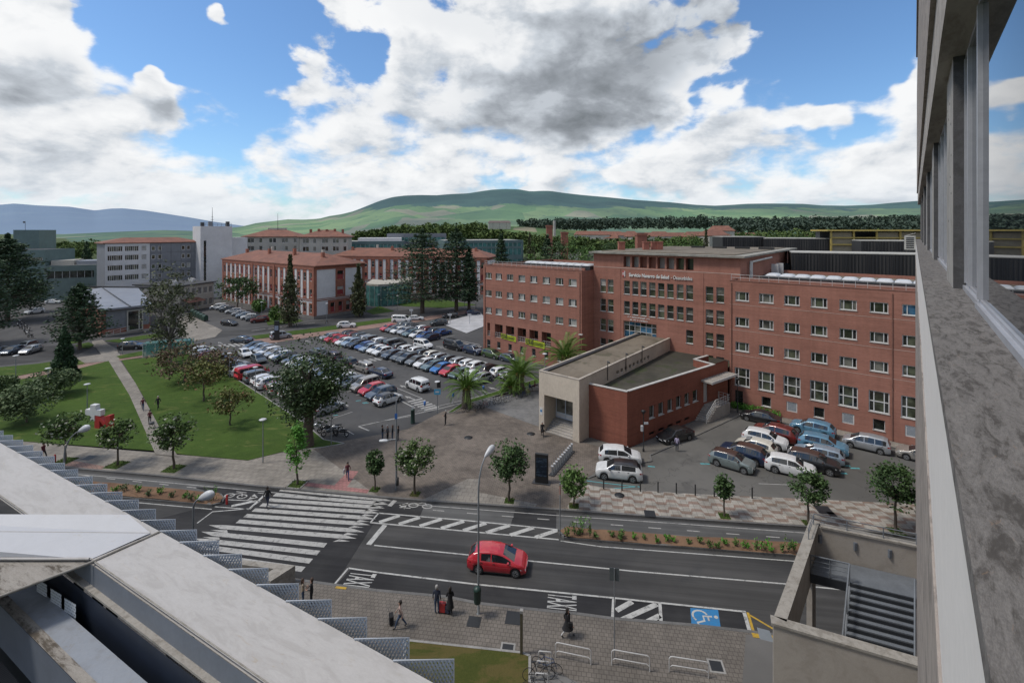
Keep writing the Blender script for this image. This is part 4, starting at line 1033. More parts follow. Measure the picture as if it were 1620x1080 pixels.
# ------------------------------------------------------------------ vehicles
def paint(name, col, metal=0.0, rough=0.32):
 m, nt, p = newmat('paint_' + name); g = NT(nt)
 n = g.noise(g.obj(), 3.0, 4, 0.7); f = g.ramp(n, 0.3, 0.75, 0.86, 1.06)
 z = g.sep(g.obj())[2]; dust = g.ramp(z, 0.55, 0.15, 0.0, 0.45)
 c = g.mix(1.0, col, g.comb(f, f, f), 'MULTIPLY'); c = g.mix(dust, c, (0.10, 0.095, 0.085))
 g.set(p, 'Base Color', c); p.inputs['Metallic'].default_value = metal; p.inputs['Roughness'].default_value = rough
 p.inputs['Coat Weight'].default_value = 0.7; p.inputs['Coat Roughness'].default_value = 0.06
 return m
PAINT = {k: paint(k, c, m) for k, (c, m) in dict(
 white=((0.62, 0.63, 0.63), 0), cream=((0.58, 0.56, 0.49), 0), silver=((0.36, 0.38, 0.40), 0.4), grey=((0.13, 0.145, 0.155), 0.3), slate=((0.075, 0.09, 0.10), 0.3), black=((0.012, 0.013, 0.016), 0.1),
 navy=((0.016, 0.028, 0.065), 0.2), blue=((0.022, 0.075, 0.24), 0.2), bright_blue=((0.02, 0.15, 0.42), 0.1), pale_blue=((0.27, 0.34, 0.41), 0.3), sky_blue=((0.10, 0.225, 0.33), 0.1), red=((0.44, 0.018, 0.03), 0),
 dark_red=((0.13, 0.018, 0.014), 0.2), brick_red=((0.22, 0.035, 0.028), 0.1), beige=((0.30, 0.285, 0.26), 0.3), green=((0.055, 0.095, 0.035), 0.2), teal=((0.10, 0.16, 0.18), 0.3), aubergine=((0.030, 0.016, 0.022), 0.2), sage=((0.17, 0.205, 0.205), 0.2), petrol=((0.06, 0.085, 0.12), 0.3)).items()}
CGLASS = glassmat('car_glass', (0.014, 0.017, 0.020), 0.04, 0.9, 0.2); RUB = M('rubber', (0.014, 0.014, 0.015), 0.85, 0.1, 3, local=True); RIM = M('alloy', (0.30, 0.31, 0.32), 0.35, 0.1, 3, metal=0.6, local=True)
TRIM = M('black_trim', (0.018, 0.018, 0.019), 0.55, 0.1, 3, local=True); HEADL = M('headlamp', (0.62, 0.64, 0.66), 0.15, 0.05, 3, local=True); TAILL = M('tail_lamp', (0.26, 0.012, 0.012), 0.25, 0.05, 3, local=True); PLATE = M('plate', (0.6, 0.6, 0.58), 0.5, 0.03, 3, local=True)
BROOF = M('black_roof', (0.02, 0.018, 0.018), 0.3, 0.1, 3, coat=0.5, local=True); BRROOF = M('brown_roof', (0.06, 0.035, 0.028), 0.3, 0.1, 3, coat=0.5, local=True)
def interp(tab, x):
 if x <= tab[0][0]: return tab[0][1]
 for (a, b), (c, d) in zip(tab, tab[1:]):
  if x <= c: return b + (d - b) * (x - a) / (c - a)
 return tab[-1][1]
# roof line, belt line: (x from tail to nose, height); then the x limits of glass: rear window, side glass, windscreen
TYPES = {
 'hatchback': dict(L=4.1, W=1.76, wb=2.56, r=0.31, top=[(-2.05, .55), (-2.02, .92), (-1.93, 1.0), (-1.62, 1.33), (-1.2, 1.45), (-.3, 1.50), (.35, 1.43), (1.12, 1.0), (1.75, .86), (1.98, .74), (2.05, .52)], belt=[(-2.05, .55), (-2.02, .90), (-1.6, .98), (1.1, .93), (1.75, .84), (1.98, .72), (2.05, .5)], rw=(-1.92, -1.58), sg=(-1.45, 0.95), ws=(.40, 1.10), pil=(-.25,)),
 'three_door': dict(L=4.1, W=1.76, wb=2.56, r=0.31, top=[(-2.05, .50), (-2.03, .86), (-1.95, 1.0), (-1.62, 1.28), (-1.2, 1.42), (-.5, 1.48), (.1, 1.45), (.5, 1.34), (1.25, .97), (1.7, .84), (1.95, .68), (2.05, .46)], belt=[(-2.05, .5), (-2.03, .85), (-1.6, 1.0), (-.6, .95), (1.2, .90), (1.7, .82), (1.95, .66), (2.05, .44)], rw=(-1.94, -1.55), sg=(-1.05, 1.0), ws=(.45, 1.22), pil=(-.35,)),
 'suv': dict(L=4.42, W=1.84, wb=2.66, r=0.35, top=[(-2.21, .62), (-2.18, 1.0), (-2.08, 1.12), (-1.72, 1.50), (-1.3, 1.60), (-.3, 1.65), (.45, 1.57), (1.15, 1.14), (1.9, 1.0), (2.14, .86), (2.21, .6)], belt=[(-2.21, .62), (-2.18, .98), (-1.7, 1.10), (1.15, 1.06), (1.9, .98), (2.14, .84), (2.21, .58)], rw=(-2.05, -1.70), sg=(-1.55, 1.0), ws=(.50, 1.13), pil=(-.2,)),
 'sedan': dict(L=4.55, W=1.8, wb=2.7, r=0.32, top=[(-2.27, .55), (-2.24, .92), (-1.65, 1.0), (-1.0, 1.36), (-.4, 1.43), (.3, 1.42), (.5, 1.38), (1.22, .98), (1.95, .84), (2.2, .72), (2.27, .5)], belt=[(-2.27, .55), (-2.24, .90), (-1.6, .95), (1.2, .92), (1.95, .82), (2.2, .70), (2.27, .48)], rw=(-1.60, -1.03), sg=(-1.3, 1.05), ws=(.55, 1.2), pil=(-.15,)),
 'estate': dict(L=4.55, W=1.8, wb=2.7, r=0.32, top=[(-2.27, .55), (-2.24, .95), (-2.15, 1.02), (-1.85, 1.36), (-1.4, 1.45), (-.4, 1.48), (.35, 1.43), (1.2, 1.0), (1.95, .86), (2.2, .72), (2.27, .5)], belt=[(-2.27, .55), (-2.24, .92), (-1.8, .98), (1.2, .94), (1.95, .84), (2.2, .70), (2.27, .48)], rw=(-2.12, -1.83), sg=(-1.75, 1.05), ws=(.42, 1.18), pil=(-.85, .05)),
 'minivan': dict(L=4.4, W=1.8, wb=2.7, r=0.32, top=[(-2.2, .6), (-2.17, 1.0), (-2.1, 1.1), (-1.95, 1.55), (-1.6, 1.68), (-.3, 1.72), (.55, 1.62), (1.45, 1.06), (1.9, .93), (2.14, .78), (2.2, .55)], belt=[(-2.2, .6), (-2.17, 1.0), (-1.9, 1.06), (1.4, 1.0), (1.9, .91), (2.14, .76), (2.2, .53)], rw=(-2.08, -1.94), sg=(-1.8, 1.2), ws=(.62, 1.42), pil=(-.8, .15)),
 'van': dict(L=4.3, W=1.82, wb=2.75, r=0.33, top=[(-2.15, .6), (-2.13, 1.15), (-2.08, 1.72), (-1.9, 1.82), (-.3, 1.85), (.55, 1.75), (1.2, 1.15), (1.8, 1.0), (2.08, .82), (2.15, .55)], belt=[(-2.15, .6), (-2.13, 1.05), (-1.9, 1.12), (1.2, 1.06), (1.8, .98), (2.08, .80), (2.15, .53)], rw=(-2.125, -2.09), sg=(-1.95, 1.0), ws=(.62, 1.18), pil=(-.75, .1), box=True),
 'large_van': dict(L=5.0, W=1.94, wb=3.1, r=0.35, top=[(-2.5, .6), (-2.48, 1.2), (-2.42, 1.88), (-2.2, 1.97), (.5, 1.98), (1.1, 1.85), (1.85, 1.25), (2.25, 1.08), (2.45, .9), (2.5, .55)], belt=[(-2.5, .6), (-2.48, 1.15), (-2.2, 1.2), (1.85, 1.16), (2.25, 1.05), (2.45, .88), (2.5, .53)], rw=(-2.475, -2.43), sg=(-2.2, 1.6), ws=(1.15, 1.82), pil=(-.9, .35), box=True),
}
def car_mesh(ty):
 T = TYPES[ty]; L, W, r = T['L'], T['W'], T['r']; hw = W / 2; xf, xr = T['wb'] / 2 + 0.05, -T['wb'] / 2 + 0.05; Ra = r + 0.055
 xs = set([-L / 2 + L * k / 40 for k in range(41)] + [p[0] for p in T['top']] + [p[0] for p in T['belt']])
 for c in (xf, xr): xs |= set(c + Ra * math.cos(R(a)) for a in range(0, 181, 15))
 xs = sorted(x for x in xs if -L / 2 - 1e-6 <= x <= L / 2 + 1e-6)
 xs = [x for i, x in enumerate(xs) if i == 0 or x - xs[i - 1] > 0.012]
 def wid(x):
  a = abs(x) / (L / 2); return hw * (1 - 0.16 * max(0, (a - 0.62) / 0.38) ** 2.2)
 def zlow(x):
  z = 0.20 + 0.10 * max(0, (abs(x) / (L / 2) - 0.86) / 0.14)
  for c in (xf, xr):
   if abs(x - c) < Ra: z = max(z, r + math.sqrt(max(0, Ra * Ra - (x - c) ** 2)))
  return z
 box = T.get('box')
 def roofw(x):
  w = wid(x); t, b = interp(T['top'], x), interp(T['belt'], x); k = min(1, max(0, (t - b) / 0.45))
  return w * (0.93 - (0.10 if box else 0.20) * k)
 def ring(x):
  w, t, b, zl = wid(x), interp(T['top'], x), interp(T['belt'], x), zlow(x); t = max(t, b + 0.004); rw_ = roofw(x); k = min(1, (t - b) / 0.3)
  zs = max(zl + 0.02, min(0.42, b - 0.12)); zm_ = max(zl + 0.04, (zs + b) / 2)
  return [(0.93 * w, zl), (0.985 * w, max(zl + 0.01, zs - 0.02)), (w, zm_), (0.985 * w, max(zm_ + 0.02, b - 0.07)), (0.945 * w, b), (rw_ + 0.015 * k, b + (t - b) * 0.80), (rw_ * 0.95, b + (t - b) * 0.955), (rw_ * 0.75, b + (t - b) * 0.995), (0.0, t + 0.012)]
 rings = [ring(x) for x in xs]; nr = len(rings[0])
 body = MB(None); body.smooth = True
 vs = []; fs = []; full = 2 * nr - 1
 for x, rg in zip(xs, rings):
  # round the nose and tail in plan
  for y, z in rg: vs.append((x, y, z))
  for y, z in reversed(rg[:-1]): vs.append((x, -y, z))
 for i in range(len(xs) - 1):
  for k in range(full - 1): q = i * full + k; fs.append((q, q + 1, q + full + 1, q + full))
 n = len(xs) - 1
 fs.append(tuple(range(full))); fs.append(tuple(reversed(range(n * full, n * full + full))))
 roofk = []
 body.add(vs, fs)
 # roof faces share a second slot so that two-tone roofs can be painted
 rx0, rx1 = T['rw'][1] - 0.05, T['ws'][0] + 0.05
 body.m = [1 if (len(f) == 4 and all(vs[i][2] > interp(T['belt'], vs[i][0]) + (interp(T['top'], vs[i][0]) - interp(T['belt'], vs[i][0])) * 0.78 for i in f) and rx0 - .1 <= min(vs[i][0] for i in f) and max(vs[i][0] for i in f) <= rx1 + .1) else 0 for f in body.f]
 body.f = [tuple(reversed(f)) for f in body.f]
 def S(x, h, side, off=0.012):     # point on the glasshouse side
  rg = ring(x); (y0, z0), (y1, z1) = rg[4], rg[5]
  return (x, side * (y0 + (y1 - y0) * h + off), z0 + (z1 - z0) * h)
 out = {}
 sides = []
 for sd_ in (1, -1):
  mb = MB(CGLASS); a, b = T['sg']; cuts = [a] + list(T['pil']) + [b]
  for i in range(len(cuts) - 1):
   x0, x1 = cuts[i] + (0.04 if i else 0), cuts[i + 1] - (0.04 if i < len(cuts) - 2 else 0)
   N_ = 7; lo = []; hi = []
   for k in range(N_ + 1):
    x = x0 + (x1 - x0) * k / N_; hgt = interp(T['top'], x) - interp(T['belt'], x)
    if hgt < 0.10: continue
    lo.append(S(x, 0.03, sd_)); hi.append(S(x, 0.98 if hgt > 0.2 else 0.85, sd_))
   for k in range(len(lo) - 1):
    q = [lo[k], lo[k + 1], hi[k + 1], hi[k]]
    mb.quad(*(q if sd_ < 0 else reversed(q)))
  sides.append(mb)
 out['side_window'] = sides
 def top_glass(x0, x1, inset=0.90):
  mb = MB(CGLASS); N_ = 4; M_ = 4; g_ = []
  for i in range(N_ + 1):
   x = x0 + (x1 - x0) * i / N_; rg = ring(x); row = []
   for j in range(-M_, M_ + 1):
    y = rg[6][0] * inset * j / M_; ay = abs(y)
    z = interp(sorted([(p[0], p[1]) for p in rg[5:]] + [(rg[5][0] + .5, rg[5][1])]), ay)
    row.append(Vector((x, y, z)))
   g_.append(row)
  nrm = (g_[-1][M_] - g_[0][M_]).cross(Vector((0, 1, 0)));
  if nrm.z < 0: nrm = -nrm
  nrm.normalize()
  for i in range(N_):
   for j in range(2 * M_):
    q = [g_[i][j] + nrm * .014, g_[i + 1][j] + nrm * .014, g_[i + 1][j + 1] + nrm * .014, g_[i][j + 1] + nrm * .014]; mb.quad(*q)
  return mb
 out['windscreen'] = [top_glass(*T['ws'])]
 if box:     # upright tail doors with two panes
  mb = MB(CGLASS); x = T['rw'][0]
  for s_ in (-1, 1):
   za, zb = 1.15, interp(T['top'], x + 0.03) - 0.14; y0, y1 = 0.05 * s_, 0.68 * s_
   q = [(-L / 2 - .012, y0, za), (-L / 2 - .012, y1, za), (-L / 2 + .03, y1, zb), (-L / 2 + .03, y0, zb)]; mb.quad(*(q if s_ < 0 else reversed(q)))
  out['rear_window'] = [mb]
 else: out['rear_window'] = [top_glass(*T['rw'], 0.84)]
 hl = []; tl_ = []
 for s_ in (1, -1):
  zb = interp(T['belt'], L / 2 - 0.12); mb = MB(HEADL)
  pts = []
  for x, z in ((L / 2 - 0.03, zb - 0.16), (L / 2 - 0.38, zb - 0.07)):
   w = wid(x); pts.append((x, z, w))
  (x0, z0, w0), (x1, z1, w1) = pts
  q = [(x0 + .012, s_ * (w0 * 0.60), z0 - 0.02), (x0, s_ * (w0 * 0.99 + .0), z0 - 0.03), (x1, s_ * (w1 + 0.012), z1 - 0.05), (x1, s_ * (w1 * 0.985 + .012), z1 + 0.03), (x0 + .0, s_ * w0 * 0.93, z0 + 0.10), (x0 + .016, s_ * w0 * 0.58, z0 + 0.09)]
  mb.add(q, [(0, 1, 4, 5), (1, 2, 3, 4)] if s_ > 0 else [(5, 4, 1, 0), (4, 3, 2, 1)]); hl.append(mb)
  zb = interp(T['belt'], -L / 2 + 0.06); mb = MB(TAILL); x0, x1 = -L / 2 - 0.012, -L / 2 + 0.28; w0, w1 = wid(-L / 2), wid(x1); up_ = 0.30 if box else 0.12
  q = [(x0, s_ * w0 * 0.62, zb - 0.14), (x0, s_ * w0 * 0.985, zb - 0.16), (x1, s_ * (w1 + .012), zb - 0.10), (x1, s_ * (w1 * .98 + .012), zb - 0.0), (x0 + .02, s_ * w0 * 0.96, zb + up_ - .1), (x0 + .02, s_ * w0 * 0.66, zb - 0.01)]
  mb.add(q, [(5, 4, 1, 0), (4, 3, 2, 1)] if s_ > 0 else [(0, 1, 4, 5), (1, 2, 3, 4)]); tl_.append(mb)
 out['headlight'] = hl; out['tail_light'] = tl_
 und = MB(TRIM)     # underbody, wheel housings, sills and bumpers in black plastic
 und.box(-L / 2 + 0.35, L / 2 - 0.35, -hw * 0.8, hw * 0.8, 0.17, 0.62)
 und.box(L / 2 - 0.2, L / 2 + 0.010, -hw * 0.55, hw * 0.55, 0.30, 0.50); und.box(-L / 2 - 0.010, -L / 2 + 0.2, -hw * 0.62, hw * 0.62, 0.26, 0.46)
 for s_ in (1, -1): und.box(xr + Ra, xf - Ra, s_ * hw * 0.90 - .04, s_ * hw * 0.90 + .075, 0.17, 0.27)
 out['underbody'] = [und]
 pl = MB(PLATE); pl.box(L / 2 + 0.011, L / 2 + 0.02, -0.26, 0.26, 0.42, 0.53); pl.box(-L / 2 - 0.02, -L / 2 - 0.011, -0.26, 0.26, 0.60, 0.71); out['number_plate'] = [pl]
 mi = []
 for s_ in (1, -1):
  mb = MB(None); x = T['sg'][1] - 0.15; y = s_ * (interp([(0, 0)], 0) + wid(x) * 0.98); z = interp(T['belt'], x) + 0.02
  mb.bbox(x - 0.07, x + 0.07, min(y, y + s_ * .2), max(y, y + s_ * .2), z, z + 0.14, 0.03); mi.append(mb)
 out['wing_mirror'] = mi
 hd = MB(TRIM)
 for s_ in (1, -1):
  for x in (T['pil'][0] - 0.75, T['pil'][0] + 0.12): w = wid(x) * 0.985; hd.box(x, x + 0.16, min(s_ * w, s_ * (w + .025)), max(s_ * w, s_ * (w + .025)), interp(T['belt'], x) - 0.13, interp(T['belt'], x) - 0.10)
 out['door_handles'] = [hd]
 wh = MB(RUB); rm = MB(RIM)
 def disc(mb, R0, R1, y0, y1, n=20):
  vs = [];
  for R_, y in ((R0, y0), (R1, y0), (R1, y1), (R0, y1)):
   for k in range(n): vs.append((R_ * math.cos(2 * math.pi * k / n), y, R_ * math.sin(2 * math.pi * k / n)))
  fs = []
  for a in range(3):
   for k in range(n): fs.append((a * n + k, a * n + (k + 1) % n, (a + 1) * n + (k + 1) % n, (a + 1) * n + k))
  mb.add(vs, fs, False)
 disc(wh, r * 0.64, r, 0.0, 0.21)
 vs = [(0, 0.025, 0)] + [(r * 0.66 * math.cos(k * math.pi / 10), 0.03, r * 0.66 * math.sin(k * math.pi / 10)) for k in range(20)]
 wh.add(vs, [(0, k + 1, (k + 1) % 20 + 1) for k in range(20)]);
 for k in range(5):
  a = k * 2 * math.pi / 5; c, s_ = math.cos(a), math.sin(a); n_ = 0.055
  rm.add([(c * .05 - s_ * n_, -0.004, s_ * .05 + c * n_), (c * .05 + s_ * n_, -0.004, s_ * .05 - c * n_), (c * r * .62 + s_ * n_ * .9, 0.008, s_ * r * .62 - c * n_ * .9), (c * r * .62 - s_ * n_ * .9, 0.008, s_ * r * .62 + c * n_ * .9)], [(0, 1, 2, 3)])
 disc(rm, r * 0.60, r * 0.68, -0.006, 0.02)
 out['_wheel'] = (wh, rm); out['_pos'] = [(xf, -hw * 0.985, r, 0), (xr, -hw * 0.985, r, 0), (xf, hw * 0.985, r, math.pi), (xr, hw * 0.985, r, math.pi)]
 out['_body'] = body
 return out
PROTO = {}
def mesh_of(mb, name):
 o = mb.build(name); me = o.data; bpy.data.objects.remove(o); return me
def proto(ty):
 if ty in PROTO: return PROTO[ty]
 c = car_mesh(ty); d_ = {}
 c['_body'].mats = [PAINT['white'], PAINT['white']]; d_['body'] = mesh_of(c['_body'], 'body')
 for k in ('side_window', 'windscreen', 'rear_window', 'headlight', 'tail_light', 'underbody', 'number_plate', 'wing_mirror', 'door_handles'):
  ms = []
  for mb in c[k]:
   if k == 'wing_mirror': mb.mats = [PAINT['white']]
   ms.append(mesh_of(mb, k))
  d_[k] = ms
 d_['wheel'] = (mesh_of(c['_wheel'][0], 'wheel'), mesh_of(c['_wheel'][1], 'rim')); d_['pos'] = c['_pos']; d_['L'] = TYPES[ty]['L']
 PROTO[ty] = d_; return d_
def child(name, me, par, mats=None, loc=None, rz=0):
 o = bpy.data.objects.new(name, me); COL.objects.link(o); o.parent = par
 if loc: o.location = loc
 if rz: o.rotation_euler = (0, 0, rz)
 if mats:
  for i, m in enumerate(mats):
   if m is not None: o.material_slots[i].link = 'OBJECT'; o.material_slots[i].material = m
 return o
CARS = []
def car(ty, col, loc, hd, label, group=None, roof=None, fine=False, cat='car', z=0.0, scale=1.0):
 P = proto(ty); t = thing('parked_car' if group else 'car', label, cat, (loc[0], loc[1], z), hd, group); pm = PAINT[col]; rm = roof or pm
 if scale != 1: t.scale = (scale,) * 3
 child('body', P['body'], t, [pm, rm])
 for k in ('side_window', 'windscreen', 'rear_window', 'headlight', 'tail_light', 'underbody'):
  for me in P[k]: child(k, me, t)
 if fine:
  for me in P['number_plate'] + P['door_handles']: child(me.name.split('.')[0], me, t)
  for me in P['wing_mirror']: child('wing_mirror', me, t, [rm if roof else pm])
 for x, y, zz, rz in P['pos']:
  w = child('wheel', P['wheel'][0], t, None, (x, y, zz), rz)
  child('rim', P['wheel'][1], w)
 CARS.append(t); return t
COLN = dict(white='white', cream='cream', silver='silver', grey='grey', slate='dark grey', black='black', navy='navy blue', blue='blue', bright_blue='bright blue', pale_blue='pale blue', sky_blue='sky blue', red='red', dark_red='dark red', brick_red='dull red', beige='beige', green='olive green', teal='grey teal', aubergine='aubergine', sage='sage grey', petrol='petrol blue')
TYN = dict(hatchback='hatchback', suv='crossover', sedan='saloon', estate='estate car', minivan='people carrier', van='small van', large_van='large van')
K = dict(h='hatchback', s='suv', d='sedan', e='estate', m='minivan', v='van', l='large_van')
ORD = ['first', 'second', 'third', 'fourth', 'fifth', 'sixth', 'seventh', 'eighth', 'ninth', 'tenth', 'eleventh', 'twelfth', 'thirteenth', 'fourteenth', 'fifteenth', 'sixteenth', 'seventeenth', 'eighteenth', 'nineteenth', 'twentieth', 'twenty-first', 'twenty-second']
rc = random.Random(8)
BAU = BA; HEAD = dict(u=BA, U=BA + math.pi, v=BA + math.pi / 2, V=BA - math.pi / 2)
def row(desc, s, heading, lst, group, jitter=0.12):
 """cars of one row, listed from the far end: (t, type letter, colour)"""
 lst = sorted(lst, key=lambda q: -q[0]); n = {}
 for i, (t, k, c) in enumerate(lst):
  p = B(t + rc.uniform(-jitter, jitter), s + rc.uniform(-0.25, 0.25))
  car(K[k], c, p, HEAD[heading] + R(rc.uniform(-2.5, 2.5)), '%s %s, %s from plaza end, %s' % (COLN[c], TYN[K[k]], ORD[i], desc), group)
PG = 'cars in the public car park'
row('row along lawn kerb', -36.2, 'v', [(-41, 's', 'white'), (-38.7, 'h', 'white'), (-36.4, 'h', 'brick_red'), (-34.2, 'h', 'white'), (-31.9, 'h', 'slate'), (-29.7, 's', 'navy'), (-27.4, 'h', 'white'), (-25.1, 's', 'silver'), (-22.9, 'h', 'black'), (-20.7, 's', 'white'),
 (-18.2, 'l', 'red'), (-15.4, 'v', 'grey'), (-13.1, 'h', 'white'), (-10.8, 's', 'white'), (-8.5, 'h', 'brick_red'), (-6.2, 'v', 'beige'), (-3.9, 'h', 'white'), (-1.5, 'h', 'teal'), (0.9, 'h', 'white'), (3.3, 's', 'white'), (5.6, 'h', 'silver')], PG)
row('second row from lawn', -28.0, 'V', [(-37.6, 'h', 'slate'), (-35.2, 'h', 'pale_blue'), (-32.9, 'h', 'silver'), (-30.5, 'e', 'white'), (-28.1, 'h', 'silver'), (-25.6, 'h', 'white'), (-23.2, 's', 'black'), (-20.8, 'h', 'grey'), (-18.4, 'e', 'white'), (-16, 's', 'silver'), (-13.5, 's', 'slate'), (-11.1, 'e', 'silver'), (-8.6, 'h', 'slate'), (-6.1, 'h', 'white'), (-3.7, 'h', 'white'), (-1.2, 'e', 'grey'), (1.3, 'v', 'beige'), (3.8, 'h', 'red'), (6.2, 'e', 'petrol')], PG)
car('hatchback', 'white', B(8.9, -29.0), HEAD['v'], 'white hatchback with black roof ending the second row beside the zebra markings', PG, BROOF, True)
row('double-parked aisle line', -22.4, 'U', [(-22.4, 's', 'slate'), (-17.7, 'm', 'aubergine'), (-11.9, 's', 'black'), (-6.9, 'm', 'beige'), (-2.2, 'd', 'navy')], PG)
row('rear block, lawn side', -14.0, 'V', [(-33.4, 'e', 'silver'), (-31.1, 'h', 'red'), (-28.9, 'h', 'red'), (-26.6, 'h', 'white'), (-24.3, 's', 'pale_blue'), (-22.1, 's', 'black'), (-19.9, 'h', 'blue'), (-17.8, 'h', 'pale_blue'), (-15.7, 'h', 'white'), (-13.5, 'h', 'white')], PG)
row('rear block, building side', -9.4, 'v', [(-32.6, 'h', 'black'), (-30.3, 'h', 'dark_red'), (-28, 's', 'slate'), (-25.7, 'e', 'silver'), (-23.4, 'm', 'grey'), (-21, 'e', 'white'), (-18.7, 'm', 'black'), (-16.3, 'l', 'slate'), (-14.0, 'e', 'black')], PG)
row('front block, lawn side', -14.3, 'V', [(-10.2, 'h', 'petrol'), (-7.9, 'h', 'slate'), (-5.6, 's', 'slate'), (-3.3, 'h', 'grey'), (-1.0, 'h', 'white'), (1.3, 'e', 'teal'), (3.6, 'h', 'bright_blue'), (5.9, 'h', 'red'), (8.2, 'h', 'teal'), (10.5, 'h', 'white'), (12.8, 'h', 'silver')], PG)
row('front block, building side', -9.5, 'v', [(-11.2, 'e', 'white'), (-8.8, 'h', 'white'), (-6.4, 'h', 'slate'), (-4, 'h', 'cream'), (-1.6, 'e', 'silver'), (0.7, 'h', 'slate'), (3, 'e', 'silver'), (5.3, 'h', 'white'), (7.7, 's', 'white'), (10.1, 'e', 'black'), (12.5, 'h', 'white'), (14.9, 'h', 'silver')], PG)
row('farthest block, lawn side', 0.0, 'V', [(-31.3, 'h', 'red'), (-29.1, 'h', 'grey'), (-26.9, 'h', 'white'), (-24.7, 's', 'silver'), (-22.4, 'e', 'teal'), (-20.1, 'h', 'white'), (-17.9, 'h', 'blue'), (-15.6, 'e', 'navy')], PG)
row('farthest block, rear side', 4.9, 'v', [(-31.6, 'h', 'slate'), (-29.3, 's', 'grey'), (-26.9, 'e', 'black'), (-24.4, 'h', 'white'), (-22.2, 'h', 'dark_red'), (-19.9, 'h', 'slate'), (-17.5, 'd', 'blue')], PG)
row('kerb along brick wing', -2.2, 'u', [(-5.9, 'l', 'black'), (-0.5, 's', 'navy'), (4.2, 's', 'green'), (8.7, 'h', 'petrol')], PG, 0.02)
car('van', 'white', B(-11.4, -5.8), HEAD['u'] + R(4), 'white small van driving down the aisle towards the black van', None, None, False, 'van')
car('van', 'white', B(7.5, -22.7), HEAD['U'] + R(-5), 'white van turning past the zebra markings in the car park', None, None, True, 'van')
car('hatchback', 'white', B(-32.8, -31.6), HEAD['u'] + R(-6), 'white hatchback driving along the aisle beside the lawn row', None, None, False)
car('hatchback', 'slate', B(-26.6, -31.7), HEAD['u'] + R(-4), 'dark grey hatchback following the white hatchback along the lawn-side aisle', None, None, False)
car('sedan', 'petrol', (-58.2, 102.0), R(170), 'blue grey saloon crossing in front of the car park entrance', None, None, False)
car('suv', 'slate', (-18.6, 120.5), R(205), 'dark grey crossover waiting by the pale slab terrace', None); car('estate', 'black', (-17.0, 131.0), R(200), 'black estate car behind the dark grey crossover', None); car('hatchback', 'navy', (-11.2, 135.6), R(15), 'dark hatchback parked against the corner of the brick wing', None)
car('large_van', 'white', (-36.3 * BU.x + 7.5 * BV.x + BO.x, -36.3 * BU.y + 9 * BV.y + BO.y), BA + R(30), 'white minibus with dark windows at the back of the car park', PG); car('sedan', 'white', (-26.0, 127.2), R(5), 'white saloon parked behind the minibus at the back of the car park', PG); car('suv', 'white', (-41.0, 117.4), R(8), 'white crossover parked along the red footway kerb', PG)
car('van', 'silver', (-51.5, 105.6), R(40), 'silver van at the far end of the middle row', PG)
# lot in front of the cream clinic
for i, (px, py, k, c, hd) in enumerate([(345, 489, 'v', 'white', 200), (353, 490, 'h', 'silver', 200), (360, 492.5, 's', 'slate', 205), (370, 495, 'e', 'white', 205), (379, 499, 'h', 'silver', 210), (386, 502, 'h', 'pale_blue', 210), (394, 504.5, 'h', 'white', 212), (402, 507, 'h', 'slate', 212), (411, 509.5, 's', 'dark_red', 214)]):
 car(K[k], c, G(px, py), R(hd), '%s %s, %s from the far end of the lot by the cream clinic' % (COLN[c], TYN[K[k]], ORD[i]), 'cars beside the cream clinic')
car('estate', 'black', G(363, 514.5), R(-20), 'black estate car waiting in the lane beside the green bins')
for px, py, k, c, hd, lb in ((208, 552, 's', 'black', 8, 'black crossover parked beside the grey roofed hall'), (85, 480, 'd', 'white', 5, 'white saloon parked by the green clad block'), (55, 496, 's', 'white', -100, 'white and blue patrol car among the motorcycles'), (49, 558, 'h', 'silver', -80, 'silver hatchback nose-on beside the far cedar'), (42, 551, 'h', 'grey', -80, 'grey car half hidden behind the silver hatchback'), (20, 559, 'h', 'petrol', -80, 'blue grey car in the left car park under the cedar'), (-6, 561, 'h', 'black', -80, 'dark car at the very edge of the left car park')):
 car(K[k], c, G(px, py), R(hd), lb)
# staff car park, close by
SG = 'cars in the staff car park'
Z1 = 0.021
car('suv', 'white', (10.4, 46.15), R(167.6), 'white crossover with a black roof nosed out behind the bollards', SG, BROOF, True, z=Z1)
car('hatchback', 'white', (11.2, 49.3), R(-10), 'white coupe with a black tail behind the white black-roofed crossover', SG, None, True, z=Z1, scale=1.06)
car('sedan', 'black', (18.75, 54.4), R(207), 'black convertible saloon parked along the annex wall', SG, BROOF, True, z=Z1)
car('sedan', 'black', B(50.5, -3.2), HEAD['U'], 'black saloon parked by the basement door of the brick wing', SG, None, True, z=Z1)
car('suv', 'sky_blue', B(56.1, -3.3), HEAD['U'] + R(-2), 'sky blue crossover parked against the brick wing', SG, None, True, z=Z1, scale=1.03)
car('minivan', 'silver', B(61.2, -4.0), HEAD['U'], 'silver people carrier parked along the brick wing', SG, None, True, z=Z1, scale=0.97)
car('estate', 'beige', B(66.0, -3.7), HEAD['U'], 'beige estate car half hidden by the hospital corner', SG, None, True, z=Z1)
car('suv', 'sage', B(50.9, -17.7), HEAD['u'], 'sage grey small crossover with brown black roof at the front of the cluster', SG, BRROOF, True, z=Z1, scale=0.96)
car('suv', 'navy', B(51.4, -15.2), HEAD['U'], 'dark navy crossover with brown roof behind the sage one', SG, BRROOF, True, z=Z1, scale=1.04)
car('hatchback', 'cream', B(52.0, -12.6), HEAD['U'] + R(-3), 'cream hatchback with a black tailgate window in the cluster', SG, None, True, z=Z1)
car('suv', 'white', B(52.4, -10.1), HEAD['u'] + R(2), 'white crossover behind the cream hatchback in the cluster', SG, None, True, z=Z1, scale=1.02)
